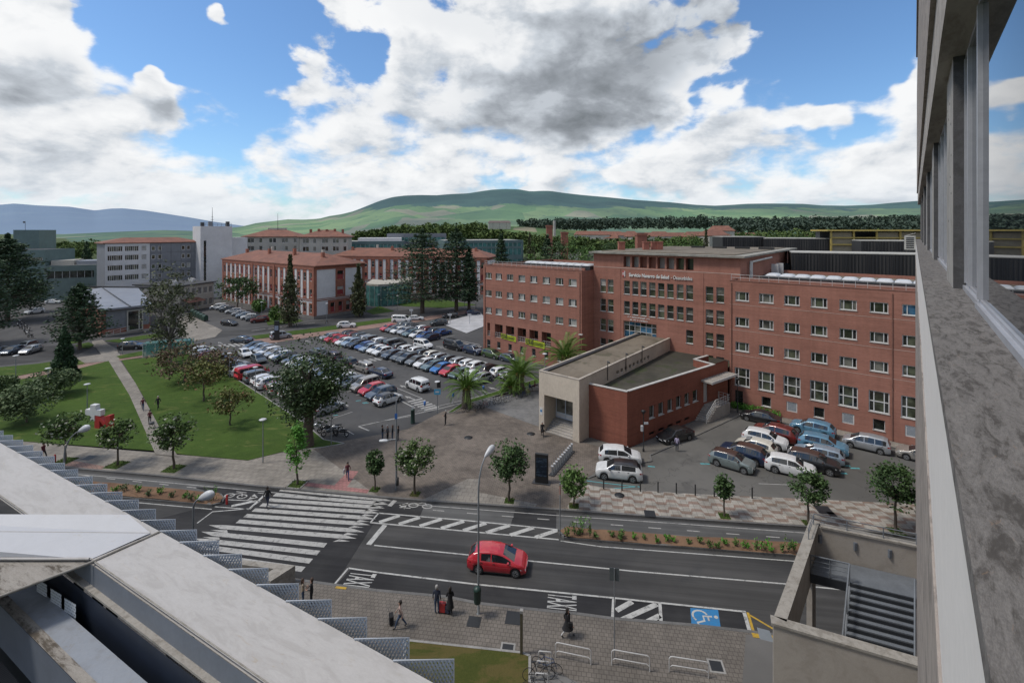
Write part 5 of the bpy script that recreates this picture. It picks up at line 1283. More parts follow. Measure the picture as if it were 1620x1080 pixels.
car('suv', 'dark_red', B(52.9, -7.5), HEAD['U'] + R(-4), 'dark red crossover in the cluster, tail towards the hospital', SG, None, True, z=Z1, scale=1.05)
car('suv', 'white', B(55.7, -15.3), HEAD['u'] + R(8), 'white crossover standing foremost beside the round street tree', SG, None, True, z=Z1)
car('suv', 'black', B(57.3, -12.8), HEAD['u'] + R(4), 'black crossover with a brown roof beside the foremost white one', SG, BRROOF, True, z=Z1, scale=1.05)
car('estate', 'pale_blue', B(57.5, -10.2), HEAD['U'] + R(3), 'silver blue estate car between the black and the sky blue crossovers', SG, None, True, z=Z1)
car('suv', 'sky_blue', B(57.6, -7.6), HEAD['u'] + R(3), 'sky blue crossover in the cluster facing the hospital', SG, None, True, z=Z1, scale=1.05)
car('three_door', 'red', (-1.0, 33.8), RA, 'bright red three-door hatchback driving along the road', None, None, True, z=0.006, scale=1.02)
for k in ('front_wheel',): pass
# ------------------------------------------------------------------ motorcycles and bicycles
def ring_mesh(mb, c, r, t, n=16, ax='y'):
 P = [Vector((c[0] + r * math.cos(2 * math.pi * k / n), c[1], c[2] + r * math.sin(2 * math.pi * k / n))) for k in range(n + 1)]
 mb.tube(P, t, 5, cap=False)
FRAMES = [M('bike_frame_black', (0.02, 0.02, 0.022), 0.4, 0.1, 3, local=True), M('bike_frame_blue', (0.02, 0.05, 0.13), 0.4, 0.1, 3, local=True), M('bike_frame_grey', (0.2, 0.2, 0.2), 0.4, 0.1, 3, local=True), M('bike_frame_red', (0.2, 0.02, 0.02), 0.4, 0.1, 3, local=True)]
def bicycle_proto():
 d_ = {}
 w = MB(RUB); ring_mesh(w, (0, 0, 0), 0.33, 0.018, 20)
 for k in range(8): a = k * math.pi / 4; w.tube([(0, 0, 0), (0.32 * math.cos(a), 0, 0.32 * math.sin(a))], 0.003, 3)
 d_['wheel'] = mesh_of(w, 'wheel')
 f = MB(FRAMES[0]); s, h, bb_, rr, ff = Vector((-.18, 0, .82)), Vector((.38, 0, .84)), Vector((-.05, 0, .29)), Vector((-.52, 0, .335)), Vector((.55, 0, .335))
 for a, b in ((bb_, s), (s, h), (bb_, h + Vector((.03, 0, -.12))), (h, ff), (bb_, rr), (s + Vector((0, 0, -.08)), rr)): f.tube([a, b], 0.019, 6)
 f.tube([h, h + Vector((-.03, 0, .13))], 0.017, 6); d_['frame'] = mesh_of(f, 'frame')
 hb = MB(TRIM); hb.tube([(.36, -.28, .93), (.36, -.1, .98), (.36, .1, .98), (.36, .28, .93)], 0.014, 6); d_['handlebar'] = mesh_of(hb, 'handlebar')
 sd_ = MB(TRIM); sd_.tube([(-.19, 0, .82), (-.21, 0, .93)], 0.014, 6); sd_.add([(-.36, -.07, .95), (-.36, .07, .95), (-.08, .02, .955), (-.08, -.02, .955), (-.36, -.06, .91), (-.36, .06, .91), (-.08, .015, .92), (-.08, -.015, .92)], [(0, 3, 2, 1), (4, 5, 6, 7), (0, 1, 5, 4), (1, 2, 6, 5), (2, 3, 7, 6), (3, 0, 4, 7)]); d_['saddle'] = mesh_of(sd_, 'saddle')
 ck = MB(RIM); ring_mesh(ck, (-.05, 0.05, .29), 0.09, 0.012, 12); ck.tube([(-.05, .06, .29), (.10, .09, .22)], 0.01, 5); ck.tube([(-.05, -.06, .29), (-.20, -.09, .36)], 0.01, 5); d_['crank'] = mesh_of(ck, 'crank')
 return d_
BIKE = bicycle_proto()
def bicycle(loc, hd, label, col=0, group=None, lean=0.0):
 t = thing('bicycle', label, 'bicycle', loc, hd, group); t.rotation_euler = (lean, 0, hd)
 child('frame', BIKE['frame'], t, [FRAMES[col]])
 for k in ('handlebar', 'saddle', 'crank'): child(k, BIKE[k], t)
 for x in (-.52, .55): child('wheel', BIKE['wheel'], t, None, (x, 0, .335))
 return t
bk = [(738, 650), (746, 650), (757, 648), (762, 646), (768, 645), (778, 640), (787, 638), (795, 637), (804, 635), (822, 629), (828, 628), (836, 625)]
for i, (px, py) in enumerate(bk):
 p = G(px, py, 0.12); bicycle(p, HEAD['V'] + R(rc.uniform(-14, 14)), 'bicycle in the stand row by the palms, %s from the plaza end' % ORD[i], rc.choice([0, 0, 1, 2, 3]), 'bicycles in the stands by the palms', R(rc.uniform(-8, 8)))
BG2 = 'bicycles locked to the hoop racks'
bicycle(G(866, 1060, 0.125), RA + R(-15), 'blue bicycle with pale front mudguard locked to a white hoop', 1, BG2, R(8)); bicycle(G(852, 1076, 0.125), RA + R(12), 'black bicycle locked to the second white hoop', 0, BG2, R(-6)); bicycle(G(850, 1098, 0.125), RA + R(2), 'dark bicycle cut by the bottom edge of the view', 0, BG2, R(5))
def motorcycle(loc, hd, label, col, group='motorcycles in the bays'):
 t = thing('motorcycle', label, 'motorcycle', loc, hd, group); t.rotation_euler = (R(6), 0, hd)
 for x in (-.62, .68):
  w = MB(RUB); ring_mesh(w, (0, 0, 0), 0.25, 0.055, 16); w.build('wheel', t, (x, 0, .30))
 b = MB(col); b.smooth = True
 b.lathe([(0.02, -.55), (.15, -.45), (.2, -.2), (.21, .1), (.17, .35), (.05, .5)], (0, 0, 0), 10)
 b.v = [(p[2] * 0.9, p[0] * 0.9, 0.62 + p[1] * 0.9) for p in b.v]; b.f = [tuple(reversed(f)) for f in b.f]; b.build('fairing', t)
 s = MB(TRIM); s.bbox(-.75, .05, -.14, .14, .74, .86, .04); s.build('seat', t)
 h = MB(TRIM); h.tube([(.42, -.34, 1.02), (.46, -.1, 1.0), (.46, .1, 1.0), (.42, .34, 1.02)], .018, 6); h.tube([(.68, 0, .3), (.45, 0, 1.0)], .035, 6); h.build('handlebar', t)
 l = MB(HEADL); l.lathe([(0.0, -.05), (.08, -.04), (.09, .03), (0, .05)], (.6, 0, .85), 8); l.build('headlight', t)
 x_ = MB(RIM); x_.tube([(-.7, -.16, .36), (.1, -.16, .3)], .04, 6); x_.build('exhaust', t)
 return t
MC = [PAINT['silver'], PAINT['black'], PAINT['slate'], PAINT['white'], PAINT['black']]
for i, (px, py, hd) in enumerate(((502, 680, 200), (515, 684, 190), (522, 689, 205), (530, 683, 195), (540, 690, 170))):
 motorcycle(G(px, py, 0.01), R(hd), ['silver motorcycle with mudguard by the big tree trunk', 'black motorcycle beside the silver one by the trunk', 'dark scooter in the middle of the motorcycle bay', 'white motorcycle at the back of the bay by the trunk', 'small black moped standing apart at the plaza edge'][i], MC[i])
for i in range(9):
 motorcycle(G(28 + (i % 5) * 5 + (i // 5) * 3, 516 + (i % 5) * 4.5 - (i // 5) * 6, 0.0), R(150 + rc.uniform(-25, 25)), 'motorcycle packed in the far left bay, %s of the pack' % ORD[i], MC[i % 5], 'motorcycles packed by the left cedar')
# ------------------------------------------------------------------ buildings beyond the car park
WHITEW = M('white_render', (0.50, 0.50, 0.51), 0.85, 0.10, 0.3, dirt=((0.36, 0.35, 0.34), 0.62, 0.5)); GREYC = M('grey_cladding', (0.155, 0.165, 0.185), 0.6, 0.12, 0.6); TILE = M('red_tiles', (0.175, 0.075, 0.050), 0.85, 0.25, 0.5, dirt=((0.12, 0.06, 0.045), 0.5, 0.6))
TRIMB = M('trim_brick', (0.235, 0.092, 0.062), 0.9, 0.18, 1.2); GRAN = M('granite_base', (0.17, 0.16, 0.15), 0.9, 0.2, 0.8); CREAM = M('cream_render', (0.36, 0.345, 0.31), 0.85, 0.12, 0.3, dirt=((0.24, 0.22, 0.19), 0.58, 0.6)); GREENC = M('green_cladding', (0.085, 0.135, 0.135), 0.5, 0.15, 0.4)
ZINC = M('zinc_roof', (0.20, 0.215, 0.245), 0.5, 0.12, 0.3, metal=0.2); REDSH = M('red_shutter', (0.22, 0.03, 0.03), 0.6, 0.1); GTEAL = glassmat('teal_glass', (0.06, 0.16, 0.15), 0.12, 0.6, 0.3); DKROOF = M('dark_roof', (0.045, 0.047, 0.052), 0.8, 0.2, 0.4); PALEC = M('pale_concrete', (0.34, 0.33, 0.30), 0.9, 0.15, 0.4)
up_ = Vector((0, 0, 1))
def V2(x, y, z=0.0): return Vector((x, y, z))
def grid_facade(t, wallmat, o, dx, width, z0, z1, wins, reveal=0.2, fw=0.08, bars=None, frame=None, pane=None, wallname='wall', pm=None):
 """wins: (x0,x1,za,zb); builds the wall as one part and each window as a part with its pane"""
 mb = MB(wallmat); wall_mesh(mb, o, dx, width, z0, z1, wins, reveal); mb.build(wallname, t)
 for h in wins: window(t, o, dx, h, reveal - 0.04, fw, frame=frame, vbars=bars or (), pane=pane, panemats=pm)
def hip_roof(t, P, z, zr, mat, ov=0.6, name='roof', inset=None):
 """hip roof over the quad P (counter-clockwise)"""
 c = sum(P, Vector()) / 4; P = [p + (p - c).normalized() * ov * 1.4 for p in P]
 e0, e1 = (P[1] - P[0]).length, (P[2] - P[1]).length
 if e0 < e1: P = P[1:] + P[:1]; e0, e1 = e1, e0
 m0, m1 = (P[3] + P[0]) / 2, (P[1] + P[2]) / 2; d_ = (m1 - m0).normalized(); k = inset if inset is not None else e1 / 2
 r0, r1 = m0 + d_ * k, m1 - d_ * k
 Q = [Vector((p.x, p.y, z)) for p in P]; r0 = Vector((r0.x, r0.y, zr)); r1 = Vector((r1.x, r1.y, zr))
 mb = MB(mat); mb.quad(Q[0], Q[1], r1, r0); mb.quad(Q[2], Q[3], r0, r1); mb.poly([Q[1], Q[2], r1]); mb.poly([Q[3], Q[0], r0])
 mb.poly([Q[3] - up_ * .25, Q[2] - up_ * .25, Q[1] - up_ * .25, Q[0] - up_ * .25])
 for i in range(4): mb.quad(Q[i] - up_ * .25, Q[(i + 1) % 4] - up_ * .25, Q[(i + 1) % 4], Q[i])
 return mb.build(name, t)
# --- white and grey ward block with tower
wb_ = thing('ward_block', 'white and grey panelled ward block with a low red tiled roof', 'building')
W0 = V2(-128.8, 150); dF = BV; dS = -BU
def wl_(k): return W0 + dF * k
wins = []
for zz in (8.0, 11.2, 14.4, 17.3):
 for a, b in ((0.6, 4.4), (5.0, 8.6), (9.3, 10.7)): wins.append((a, b, zz, zz + 1.7))
grid_facade(wb_, WHITEW, W0, dF, 11.6, 0, 20.0, wins, 0.25, 0.1, (0.14, 0.29, 0.43, 0.57, 0.71, 0.86), pm=[GLASS, GLASS_B, GLASS_G])
wins = [(a, a + 1.1, zz, zz + 1.5) for zz in (8.0, 11.2, 14.4, 17.3) for a in (0.4, 2.2, 9.0, 10.6, 13.4)]
grid_facade(wb_, GREYC, wl_(11.63), dF, 15.0, 0, 20.0, wins, 0.2, 0.14)
mb = MB(GREYC); S0 = W0 + dS * 12; mb.quad(S0, W0, W0 + up_ * 20, S0 + up_ * 20); mb.quad(wl_(26.6) + dS * 12, S0, S0 + up_ * 20, wl_(26.6) + dS * 12 + up_ * 20); mb.build('side_wall', wb_)
mb = MB(DKSTEEL)
for k in range(4):
 local_box(mb, wl_(11.63), dF, dS, 0, 15, -0.03, 0.0, 10.3 + k * 3.15, 10.36 + k * 3.15)
for k in range(6): local_box(mb, wl_(11.63), dF, dS, 0.0 + k * 2.95, 0.07 + k * 2.95, -0.035, 0.0, 0, 20)
mb.build('panel_joints', wb_)
hip_roof(wb_, [W0, wl_(26.6), wl_(26.6) + dS * 12, S0], 20.1, 21.7, TILE, 0.5)
tw = thing('stair_tower', 'tall plain white tower with aerials on its roof', 'tower')
T0 = V2(-109.2, 166.2); mb = MB(WHITEW)
wall_mesh(mb, T0, dF, 10.2, 0, 25.6, [(1.0, 1.8, 3, 20.5)], 0.3); mb.quad(T0 + dS * 8, T0, T0 + up_ * 25.6, T0 + dS * 8 + up_ * 25.6); T1 = T0 + dF * 10.2; mb.quad(T1, T1 + dS * 8, T1 + dS * 8 + up_ * 25.6, T1 + up_ * 25.6); mb.quad(T1 + dS * 8, T0 + dS * 8, T0 + dS * 8 + up_ * 25.6, T1 + dS * 8 + up_ * 25.6)
mb.quad(T0 + up_ * 25.4, T1 + up_ * 25.4, T1 + dS * 8 + up_ * 25.4, T0 + dS * 8 + up_ * 25.4); mb.build('wall', tw)
mb = MB(GLASS)
for k in range(12): P = lambda x, z: T0 + dF * x + dS * 0.29 + up_ * z; mb.quad(P(1, 3 + k * 1.46), P(1.8, 3 + k * 1.46), P(1.8, 4.2 + k * 1.46), P(1, 4.2 + k * 1.46))
mb.build('stair_window', tw)
mb = MB(WHITEW); U0 = T1 + dS * 2; mb.prism([U0, U0 + dF * 6, U0 + dF * 6 + dS * 6, U0 + dS * 6], 0, 21.5); mb.build('lower_block', tw)
mb = MB(DKSTEEL); C_ = T0 + dF * 5 + dS * 4
mb.tube([C_ + up_ * 25.4, C_ + up_ * 32.5], [.14, .05], 6); mb.tube([C_ + V2(-.6, 0, 28), C_ + V2(.6, 0, 28)], .05, 5); mb.tube([C_ + V2(-.4, 0, 29), C_ + V2(.4, 0, 29)], .05, 5); mb.build('mast', tw)
mb = MB(DKSTEEL); railing(mb, [T0 + dF * .2 + dS * .2 + up_ * 25.6, T1 - dF * .2 + dS * .2 + up_ * 25.6], 1.1, 1.3, (.5, 1), .04); mb.build('railing', tw)
for k, (q, h) in enumerate(((1.0, 1.6), (3.4, 1.9), (9.2, 2.0))): mb = MB([DKSTEEL, GREYC, DKSTEEL][k]); c = T0 + dF * q + dS * 2.5; mb.prism([c, c + dF * 1.0, c + dF * 1.0 + dS, c + dS], 25.4, 25.4 + h); mb.build('roof_plant', tw)
# --- grey roofed hall
gh = thing('sports_hall', 'low hall with a broad grey metal roof and brick corners', 'building')
RP = [(159, 489.6, 6.4), (241, 480.7, 6.4), (219, 455.5, 7.7), (160, 455, 7.7), (111, 462, 7.0), (138, 479.5, 6.4), (146, 479, 6.4)]
RQ = [G(*q) for q in RP]; mb = MB(ZINC); mb.poly(RQ); n = len(RQ)
for i in range(n): mb.quad(RQ[i] - up_ * .45, RQ[(i + 1) % n] - up_ * .45, RQ[(i + 1) % n], RQ[i])
mb.build('roof', gh)
mb = MB(DKSTEEL); a, b = G(206, 484.3, 6.46), G(162, 455, 7.74); mb.tube([a + up_ * .03, b + up_ * .03], 0.12, 5); mb.build('roof_joint', gh)
c_ = sum(RQ, Vector()) / n; WQ = [p + (c_ - p).normalized() * 0.9 for p in RQ]
mb = MB(TRIMB)
for i in range(n): a, b = WQ[i], WQ[(i + 1) % n]; mb.quad(V2(a.x, a.y), V2(b.x, b.y), b - up_ * .3, a - up_ * .3)
mb.build('wall', gh)
f0, f1 = V2(*WQ[0][:2]), V2(*WQ[1][:2]); fd = (f1 - f0).normalized(); fi = Vector((-fd.y, fd.x, 0)); FLn = (f1 - f0).length
mb = MB(GREYC); local_box(mb, f0, fd, fi, 0.9, FLn - .1, -0.06, -0.004, 1.6, 5.75); mb.build('cladding', gh)
mb = MB(CONC); local_box(mb, f0, fd, fi, 0, FLn, -0.05, -.003, 0, 0.5); mb.build('plinth', gh)
window(gh, f0 - fi * 0.35, fd, (FLn * 0.50, FLn * 0.50 + 3.2, 0.5, 5.4), 0.1, 0.28, vbars=(0.75,), frame=PALEC, pane=GLASS, name='tall_doorway')
mb = MB(STEEL); railing(mb, [f0 + fd * .5 - fi * 1.6 + up_ * .3, f0 + fd * (FLn * .5) - fi * 1.6 + up_ * 1.0], 1, 1.3, (.5, 1), .04); mb.build('ramp_railing', gh)
# --- cream clinic
cc = thing('cream_clinic', 'two-storey cream clinic with dark flat roof and ribbon windows', 'building')
c0 = V2((283 - 810) / 750 * 139, 139); c0b = V2((338 - 810) / 750 * 151, 151); cd = (c0b - c0).normalized(); ci = Vector((-cd.y, cd.x, 0)); cl_ = (c0b - c0).length
grid_facade(cc, CREAM, c0, cd, cl_, 0, 7.6, [(k * cl_ / 6 + .35, (k + 1) * cl_ / 6 - .35, z, z + 2.0) for z in (0.9, 4.6) for k in range(6)], 0.2, 0.09, (0.33, 0.66), pane=GLASS)
mb = MB(CREAM); mb.quad(c0 + ci * 16, c0, c0 + up_ * 7.6, c0 + ci * 16 + up_ * 7.6); mb.quad(c0b, c0b + ci * 16, c0b + ci * 16 + up_ * 7.6, c0b + up_ * 7.6); mb.build('side_wall', cc)
mb = MB(DKROOF); mb.prism([c0 - cd * .5 - ci * .5, c0b + cd * .5 - ci * .5, c0b + cd * .5 + ci * 16.5, c0 - cd * .5 + ci * 16.5], 7.61, 7.95); mb.build('roof', cc)
for k in range(4): mb = MB(STEEL); p = c0 + cd * (3 + k * 3.2) + ci * (5 + k % 2 * 4); mb.prism([p, p + cd * 1.4, p + cd * 1.4 + ci * 1.2, p + ci * 1.2], 7.95, 8.7); mb.build('roof_plant', cc)
mb = MB(TILE); p = c0 - ci * 3.2 + cd * 0.5; mb.add([p + up_ * 2.9, p + cd * 6 + up_ * 2.9, p + cd * 6 + ci * 3.1 + up_ * 3.7, p + ci * 3.1 + up_ * 3.7], [(0, 1, 2, 3)]); mb.build('porch_roof', cc)
mb = MB(DKROOF); p = V2((180 - 810) / 750 * 140, 140); mb.prism([p, c0 - cd * .6 + ci * 2, c0 - cd * .6 + ci * 10, p + ci * 10], 7.0, 7.5); mb.use(PALEC); mb.prism([p + cd * .4 + ci * .5, c0 - cd + ci * 2.5, c0 - cd + ci * 9, p + cd * .4 + ci * 9], 3.5, 6.95); mb.build('link_wing', cc)
# --- red and white pavilions
def pavilion(name, label, C, aL, L, D, H, ncol, short=True, seed=1, door=True, shutters=REDSH):
 t = thing(name, label, 'building'); dl = Vector((math.cos(aL), math.sin(aL), 0)); ds = Vector((dl.y, -dl.x, 0))      # dl runs along the long side away from C; ds along the short side
 r_ = random.Random(seed); o = C + dl * L; dx = -dl; inn = Vector((-dx.y, dx.x, 0))
 sp = L / ncol; wins = []; strips = []
 for k in range(ncol):
  c = sp * (k + .5); strips.append((c - .95, c + .95))
  for a, b in ((5.9, 8.0), (10.2, 12.5)): wins.append((c - .6, c + .6, a, b))
  wins.append((c - .6, c + .6, 1.6, 3.9))
 mb = MB(WHITEW); wall_mesh(mb, o, dx, L, 0, H, wins, 0.25)
 shw = []
 if short:
  for c in (D / 2,):
   for a, b in ((5.9, 8.3), (10.2, 12.7)): shw.append((c - 1.0, c + 1.0, a, b))
  for c in (D / 2 - 2.5, D / 2, D / 2 + 2.5): shw.append((c - .65, c + .65, 1.2, 3.9))
 wall_mesh(mb, C, ds, D, 0, H, shw, 0.25); E1 = C + ds * D
 mb.quad(E1, E1 + dl * L, E1 + dl * L + up_ * H, E1 + up_ * H); mb.quad(E1 + dl * L, o, o + up_ * H, E1 + dl * L + up_ * H)
 mb.build('wall', t)
 mb = MB(TRIMB)
 for a, b in strips: wall_mesh(mb, o - inn * .06 + dx * a, dx, b - a, 5.4, H - 1.2, [(w[0] - a, w[1] - a, w[2], w[3], .06) for w in wins if a < w[0] < b and w[2] > 5], .06)
 for a, b in strips: wall_mesh(mb, o - inn * .06 + dx * a, dx, b - a, 0.8, 4.3, [(w[0] - a, w[1] - a, w[2], w[3], .06) for w in wins if a < w[0] < b and w[2] < 5], .06)
 si = Vector((-ds.y, ds.x, 0))
 for (oo, ax, ii, LL) in ((o, dx, inn, L), (C, ds, si, D)):
  local_box(mb, oo, ax, ii, -.1, LL + .1, -.16, -.0, H - 1.2, H - .05); local_box(mb, oo, ax, ii, -.05, LL + .05, -.1, -.0, 4.75, 4.95); local_box(mb, oo, ax, ii, -.05, LL + .05, -.1, 0, 5.2, 5.36)
  for c in (0.0, LL): local_box(mb, oo, ax, ii, c - (.12 if c == 0 else .75), c + (.75 if c == 0 else .12), -.12, 0, .8, H - 1.2)
 for f in (0.38, 0.62): local_box(mb, o, dx, inn, L * f - .5, L * f + .5, -.3, 0, .8, H - .6)
 if short:
  c = D / 2; wall_mesh(mb, C - si * .06 + ds * (c - 1.6), ds, 3.2, 5.4, H - 1.2, [(.6, 2.6, a, b, .06) for a, b in ((5.9, 8.3), (10.2, 12.7))], .06)
  wall_mesh(mb, C - si * .06 + ds * (c - 4.0), ds, 8.0, .8, 4.6, [(w[0] - c + 4, w[1] - c + 4, w[2], w[3], .06) for w in shw if w[2] < 5], .06)
 mb.build('brick_trim', t)
 mb = MB(GRAN); local_box(mb, o, dx, inn, -.1, L + .1, -.14, 0, 0, .8); local_box(mb, C, ds, si, -.1, D + .1, -.14, 0, 0, .8); mb.build('plinth', t)
 for w in wins:
  window(t, o, dx, w, .18, .1, hbars=(.45,), frame=r_.choice([PALEC, shutters]), panemats=[r_.choice([GLASS, shutters, GLASS]), r_.choice([GLASS, GLASS_B, shutters])])
 for w in shw: window(t, C, ds, w, .18, .1, hbars=(.55,), frame=shutters, panemats=[r_.choice([GLASS, shutters]), r_.choice([GLASS_L, GLASS])])
 hip_roof(t, [C, E1, E1 + dl * L, o], H, H + 2.9, TILE, 0.7)
 for k in range(7):
  m2 = MB(PALEC if k % 2 else TRIMB); p = C + dl * (L * (k + .6) / 7.3) + ds * (D * (.33 + .3 * (k % 2))); m2.prism([p, p + dl * .8, p + dl * .8 + ds * .8, p + ds * .8], H + 1.2, H + 3.3 + (k % 3) * .4); m2.build('chimney', t)
 return t, dl, ds
C1 = V2(-53.7, 128.6)
pavilion('hospital_pavilion', 'long white hospital pavilion with brick strips and red hip roof behind the pointed conifers', C1, R(144), 55.0, 16.2, 14.5, 18)
C2 = V2((770 - 810) / 750 * 172, 172)
pavilion('hospital_pavilion', 'second white and brick pavilion partly hidden by the great cedars', C2, R(168), 62.0, 14, 14.3, 20, False, 5)
# --- teal screened pool house
th = thing('teal_pavilion', 'low round-ended pavilion behind a teal glass screen', 'building')
mb = MB(GTEAL); pc = [((579, 153.0), (587, 151.0), (598, 150), (612, 151), (625, 154), (650, 160))]
P = [V2((px - 810) / 750 * Y, Y) for px, Y in pc[0]]; Pb = [p + V2(-2, 14) for p in P]
for a, b in zip(P, P[1:]): mb.quad(a, b, b + up_ * 6.4, a + up_ * 6.4)
mb.quad(Pb[0], P[0], P[0] + up_ * 6.4, Pb[0] + up_ * 6.4); mb.build('screen', th)
mb = MB(STEEL)
for q in resample(P, 2.2): mb.tube([q + V2(0, -.05), q + V2(0, -.05, 6.45)], .05, 5)
mb.build('mullions', th)
mb = MB(M('buff_roof', (0.36, 0.335, 0.285), .9, .12)); mb.prism([p + V2(0, .4) for p in P] + list(reversed(Pb)), 6.42, 7.0); mb.build('roof', th)
# --- cream hip-roofed blocks behind
for px0, px1, Y, lab, zt in ((386, 466, 196, 'cream block with red hip roof and an aerial, nearer the white tower', 22.0), (474, 545, 188, 'cream block with red hip roof, beside the teal glass blocks', 22.0)):
 t = thing('cream_block', lab, 'building', (0, 0, 0), 0, 'cream hip-roofed blocks'); a = V2((px0 - 810) / 750 * Y, Y); b = V2((px1 - 810) / 750 * Y, Y + 4); dd = (b - a).normalized(); ii = Vector((-dd.y, dd.x, 0)); LL = (b - a).length
 grid_facade(t, CREAM, a, dd, LL, 0, zt - .4, [(x, x + 1.3, z, z + 1.9) for z in (12.2, 15.8, 19.0) for x in [LL * f for f in (.06, .12, .27, .45, .52, .68, .74, .9)]], .2, .1)
 mb = MB(CREAM); mb.quad(a + ii * 14, a, a + up_ * (zt - .4), a + ii * 14 + up_ * (zt - .4)); mb.quad(b, b + ii * 14, b + ii * 14 + up_ * (zt - .4), b + up_ * (zt - .4)); mb.build('side_wall', t)
 hip_roof(t, [a, b, b + ii * 14, a + ii * 14], zt - .4, zt + 2.4, TILE, .9)
 if px0 == 386:
  mb = MB(DKSTEEL); q = a + dd * (LL * .52) + ii * 7; mb.tube([q + up_ * (zt + 2), q + up_ * (zt + 9.5)], [.12, .05], 5); mb.build('mast', t); mb = MB(CREAM); mb.prism([q + dd * -4, q + dd * 3, q + dd * 3 + ii * 3, q - dd * 4 + ii * 3], zt, zt + 3.2); mb.build('roof_house', t)
 else:
  for k in range(5): mb = MB(TRIMB); q = a + dd * (LL * (.15 + k * .17)) + ii * 5; mb.prism([q, q + dd * .9, q + dd * .9 + ii * .9, q + ii * .9], zt, zt + 2.6 + .2 * (k % 2)); mb.build('chimney', t)
# --- glass hospital blocks and plain boxes
def glass_block(name, label, px0, px1, Y, z1, depth, skew, wall, bands, glass, roofm=DKROOF, group=None, top=None):
 t = thing(name, label, 'building', (0, 0, 0), 0, group); a = V2((px0 - 810) / 750 * Y, Y); b = V2((px1 - 810) / 750 * (Y + skew), Y + skew); dd = (b - a).normalized(); ii = Vector((-dd.y, dd.x, 0)); LL = (b - a).length
 mb = MB(wall); wall_mesh(mb, a, dd, LL, 0, z1, [(.6, LL - .6, z, z + h) for z, h in bands], .2)
 mb.quad(a + ii * depth, a, a + up_ * z1, a + ii * depth + up_ * z1); mb.quad(b, b + ii * depth, b + ii * depth + up_ * z1, b + up_ * z1); mb.quad(b + ii * depth, a + ii * depth, a + ii * depth + up_ * z1, b + ii * depth + up_ * z1); mb.build('wall', t)
 mb = MB(roofm); mb.prism([a + dd * .3 + ii * .3, b - dd * .3 + ii * .3, b - dd * .3 + ii * (depth - .3), a + dd * .3 + ii * (depth - .3)], z1 - .3, z1 - .1); mb.build('roof', t)
 for z, h in bands:
  mb = MB(glass); P = lambda x, zz: a + dd * x + ii * .19 + up_ * zz; mb.quad(P(.6, z), P(LL - .6, z), P(LL - .6, z + h), P(.6, z + h)); f = mb.build('ribbon_window', t)
  mb = MB(STEEL); k = .6
  while k < LL: local_box(mb, a, dd, ii, k, k + .1, .1, .18, z, z + h); k += 2.0
  mb.build('mullions', f)
 if top:
  for q0, q1, zz, m2 in top: mb = MB(m2); mb.prism([a + dd * (LL * q0) + ii * 3, a + dd * (LL * q1) + ii * 3, a + dd * (LL * q1) + ii * (depth - 2), a + dd * (LL * q0) + ii * (depth - 2)], z1 - .1, zz); mb.build('roof_house', t)
 return t
GB = 'teal glass hospital blocks'
glass_block('glass_block', 'teal glass hospital block with white roof house left of the cedars', 546, 640, 214, 19.2, 22, 6, GREENC, [(4, 2.5), (9, 2.6), (14.8, 3.0)], GTEAL, PALEC, GB, [(.2, .95, 20.6, WHITEW)])
glass_block('glass_block', 'grey topped hospital block standing tallest behind the cedars', 612, 706, 236, 22.6, 20, 4, GREYC, [(15, 2.2), (18.6, 2.2)], GTEAL, PALEC, GB)
glass_block('glass_block', 'long teal glass hospital block between the cedars and the brick wing', 704, 828, 205, 19.8, 24, 10, GREENC, [(4, 2.5), (8.6, 2.6), (13.2, 2.8), (17, 1.6)], GTEAL, PALEC, GB)
glass_block('green_block', 'green clad tower with a flag at the left edge', 21, 62, 172, 24.3, 14, 3, GREENC, [], GTEAL, DKROOF)
glass_block('green_block', 'low green clad block in front of the green tower', -90, 71, 158, 17.5, 14, 5, GREENC, [(13.6, 1.2)], GLASS_B, DKROOF)
glass_block('green_block', 'long low green grey block with dark openings beside the far conifer', 70, 152, 162, 12.0, 14, 6, M('sage_cladding', (0.10, 0.14, 0.135), .6, .15, .4), [(7.6, 2.4)], GLASS, PALEC, None, [(.05, .5, 13.6, CREAM), (.55, 1.0, 13.3, ZINC)])
fl = MB(DKSTEEL); q = V2((40 - 810) / 750 * 178, 178); fl.tube([q + up_ * 24, q + up_ * 27.6], .06, 5); fl.box(q.x - .9, q.x, q.y, q.y + .02, 26.9, 27.5); props(fl.build('flagpole'), 'dark flag on a pole above the green tower', 'flag')
# --- black ribbed plant rooms and yellow frame behind the brick building
def ribmat():
 m, nt, p = newmat('black_ribbed'); g = NT(nt); a, b = frame_coords(g, BO, BU); w = g.math('SINE', g.math('MULTIPLY', g.math('ADD', a, b), 11.0))
 g.set(p, 'Base Color', g.mix(g.ramp(w, -.3, .5), (0.008, 0.008, 0.009), (0.030, 0.029, 0.028))); p.inputs['Roughness'].default_value = .6; return m
RIBB = ribmat()
def plant(label, px0, px1, Y0, Y1, z0, z1, depth=10, mat=RIBB, name='plant_room', group='black ribbed plant rooms'):
 t = thing(name, label, 'plant room', (0, 0, 0), 0, group); a = V2((px0 - 810) / 750 * Y0, Y0); b = V2((px1 - 810) / 750 * Y1, Y1); dd = (b - a).normalized(); ii = Vector((-dd.y, dd.x, 0))
 mb = MB(mat); mb.prism([a, b, b + ii * depth, a + ii * depth], z0, z1); n_ = int((b - a).length / .55)
 for k in range(n_): x = (b - a).length * k / n_; local_box(mb, a, dd, ii, x, x + .2, -.14, -.003, z0 + .2, z1 - .2)
 mb.build('cladding', t); mb = MB(PALEC); mb.prism([a - ii * .1, b - ii * .1, b + ii * depth, a + ii * depth], z1 + .003, z1 + .15); mb.build('roof', t)
plant('long black ribbed plant room along the roof behind the right wing', 1252, 1560, 88, 76, 12, 19.9, 8)
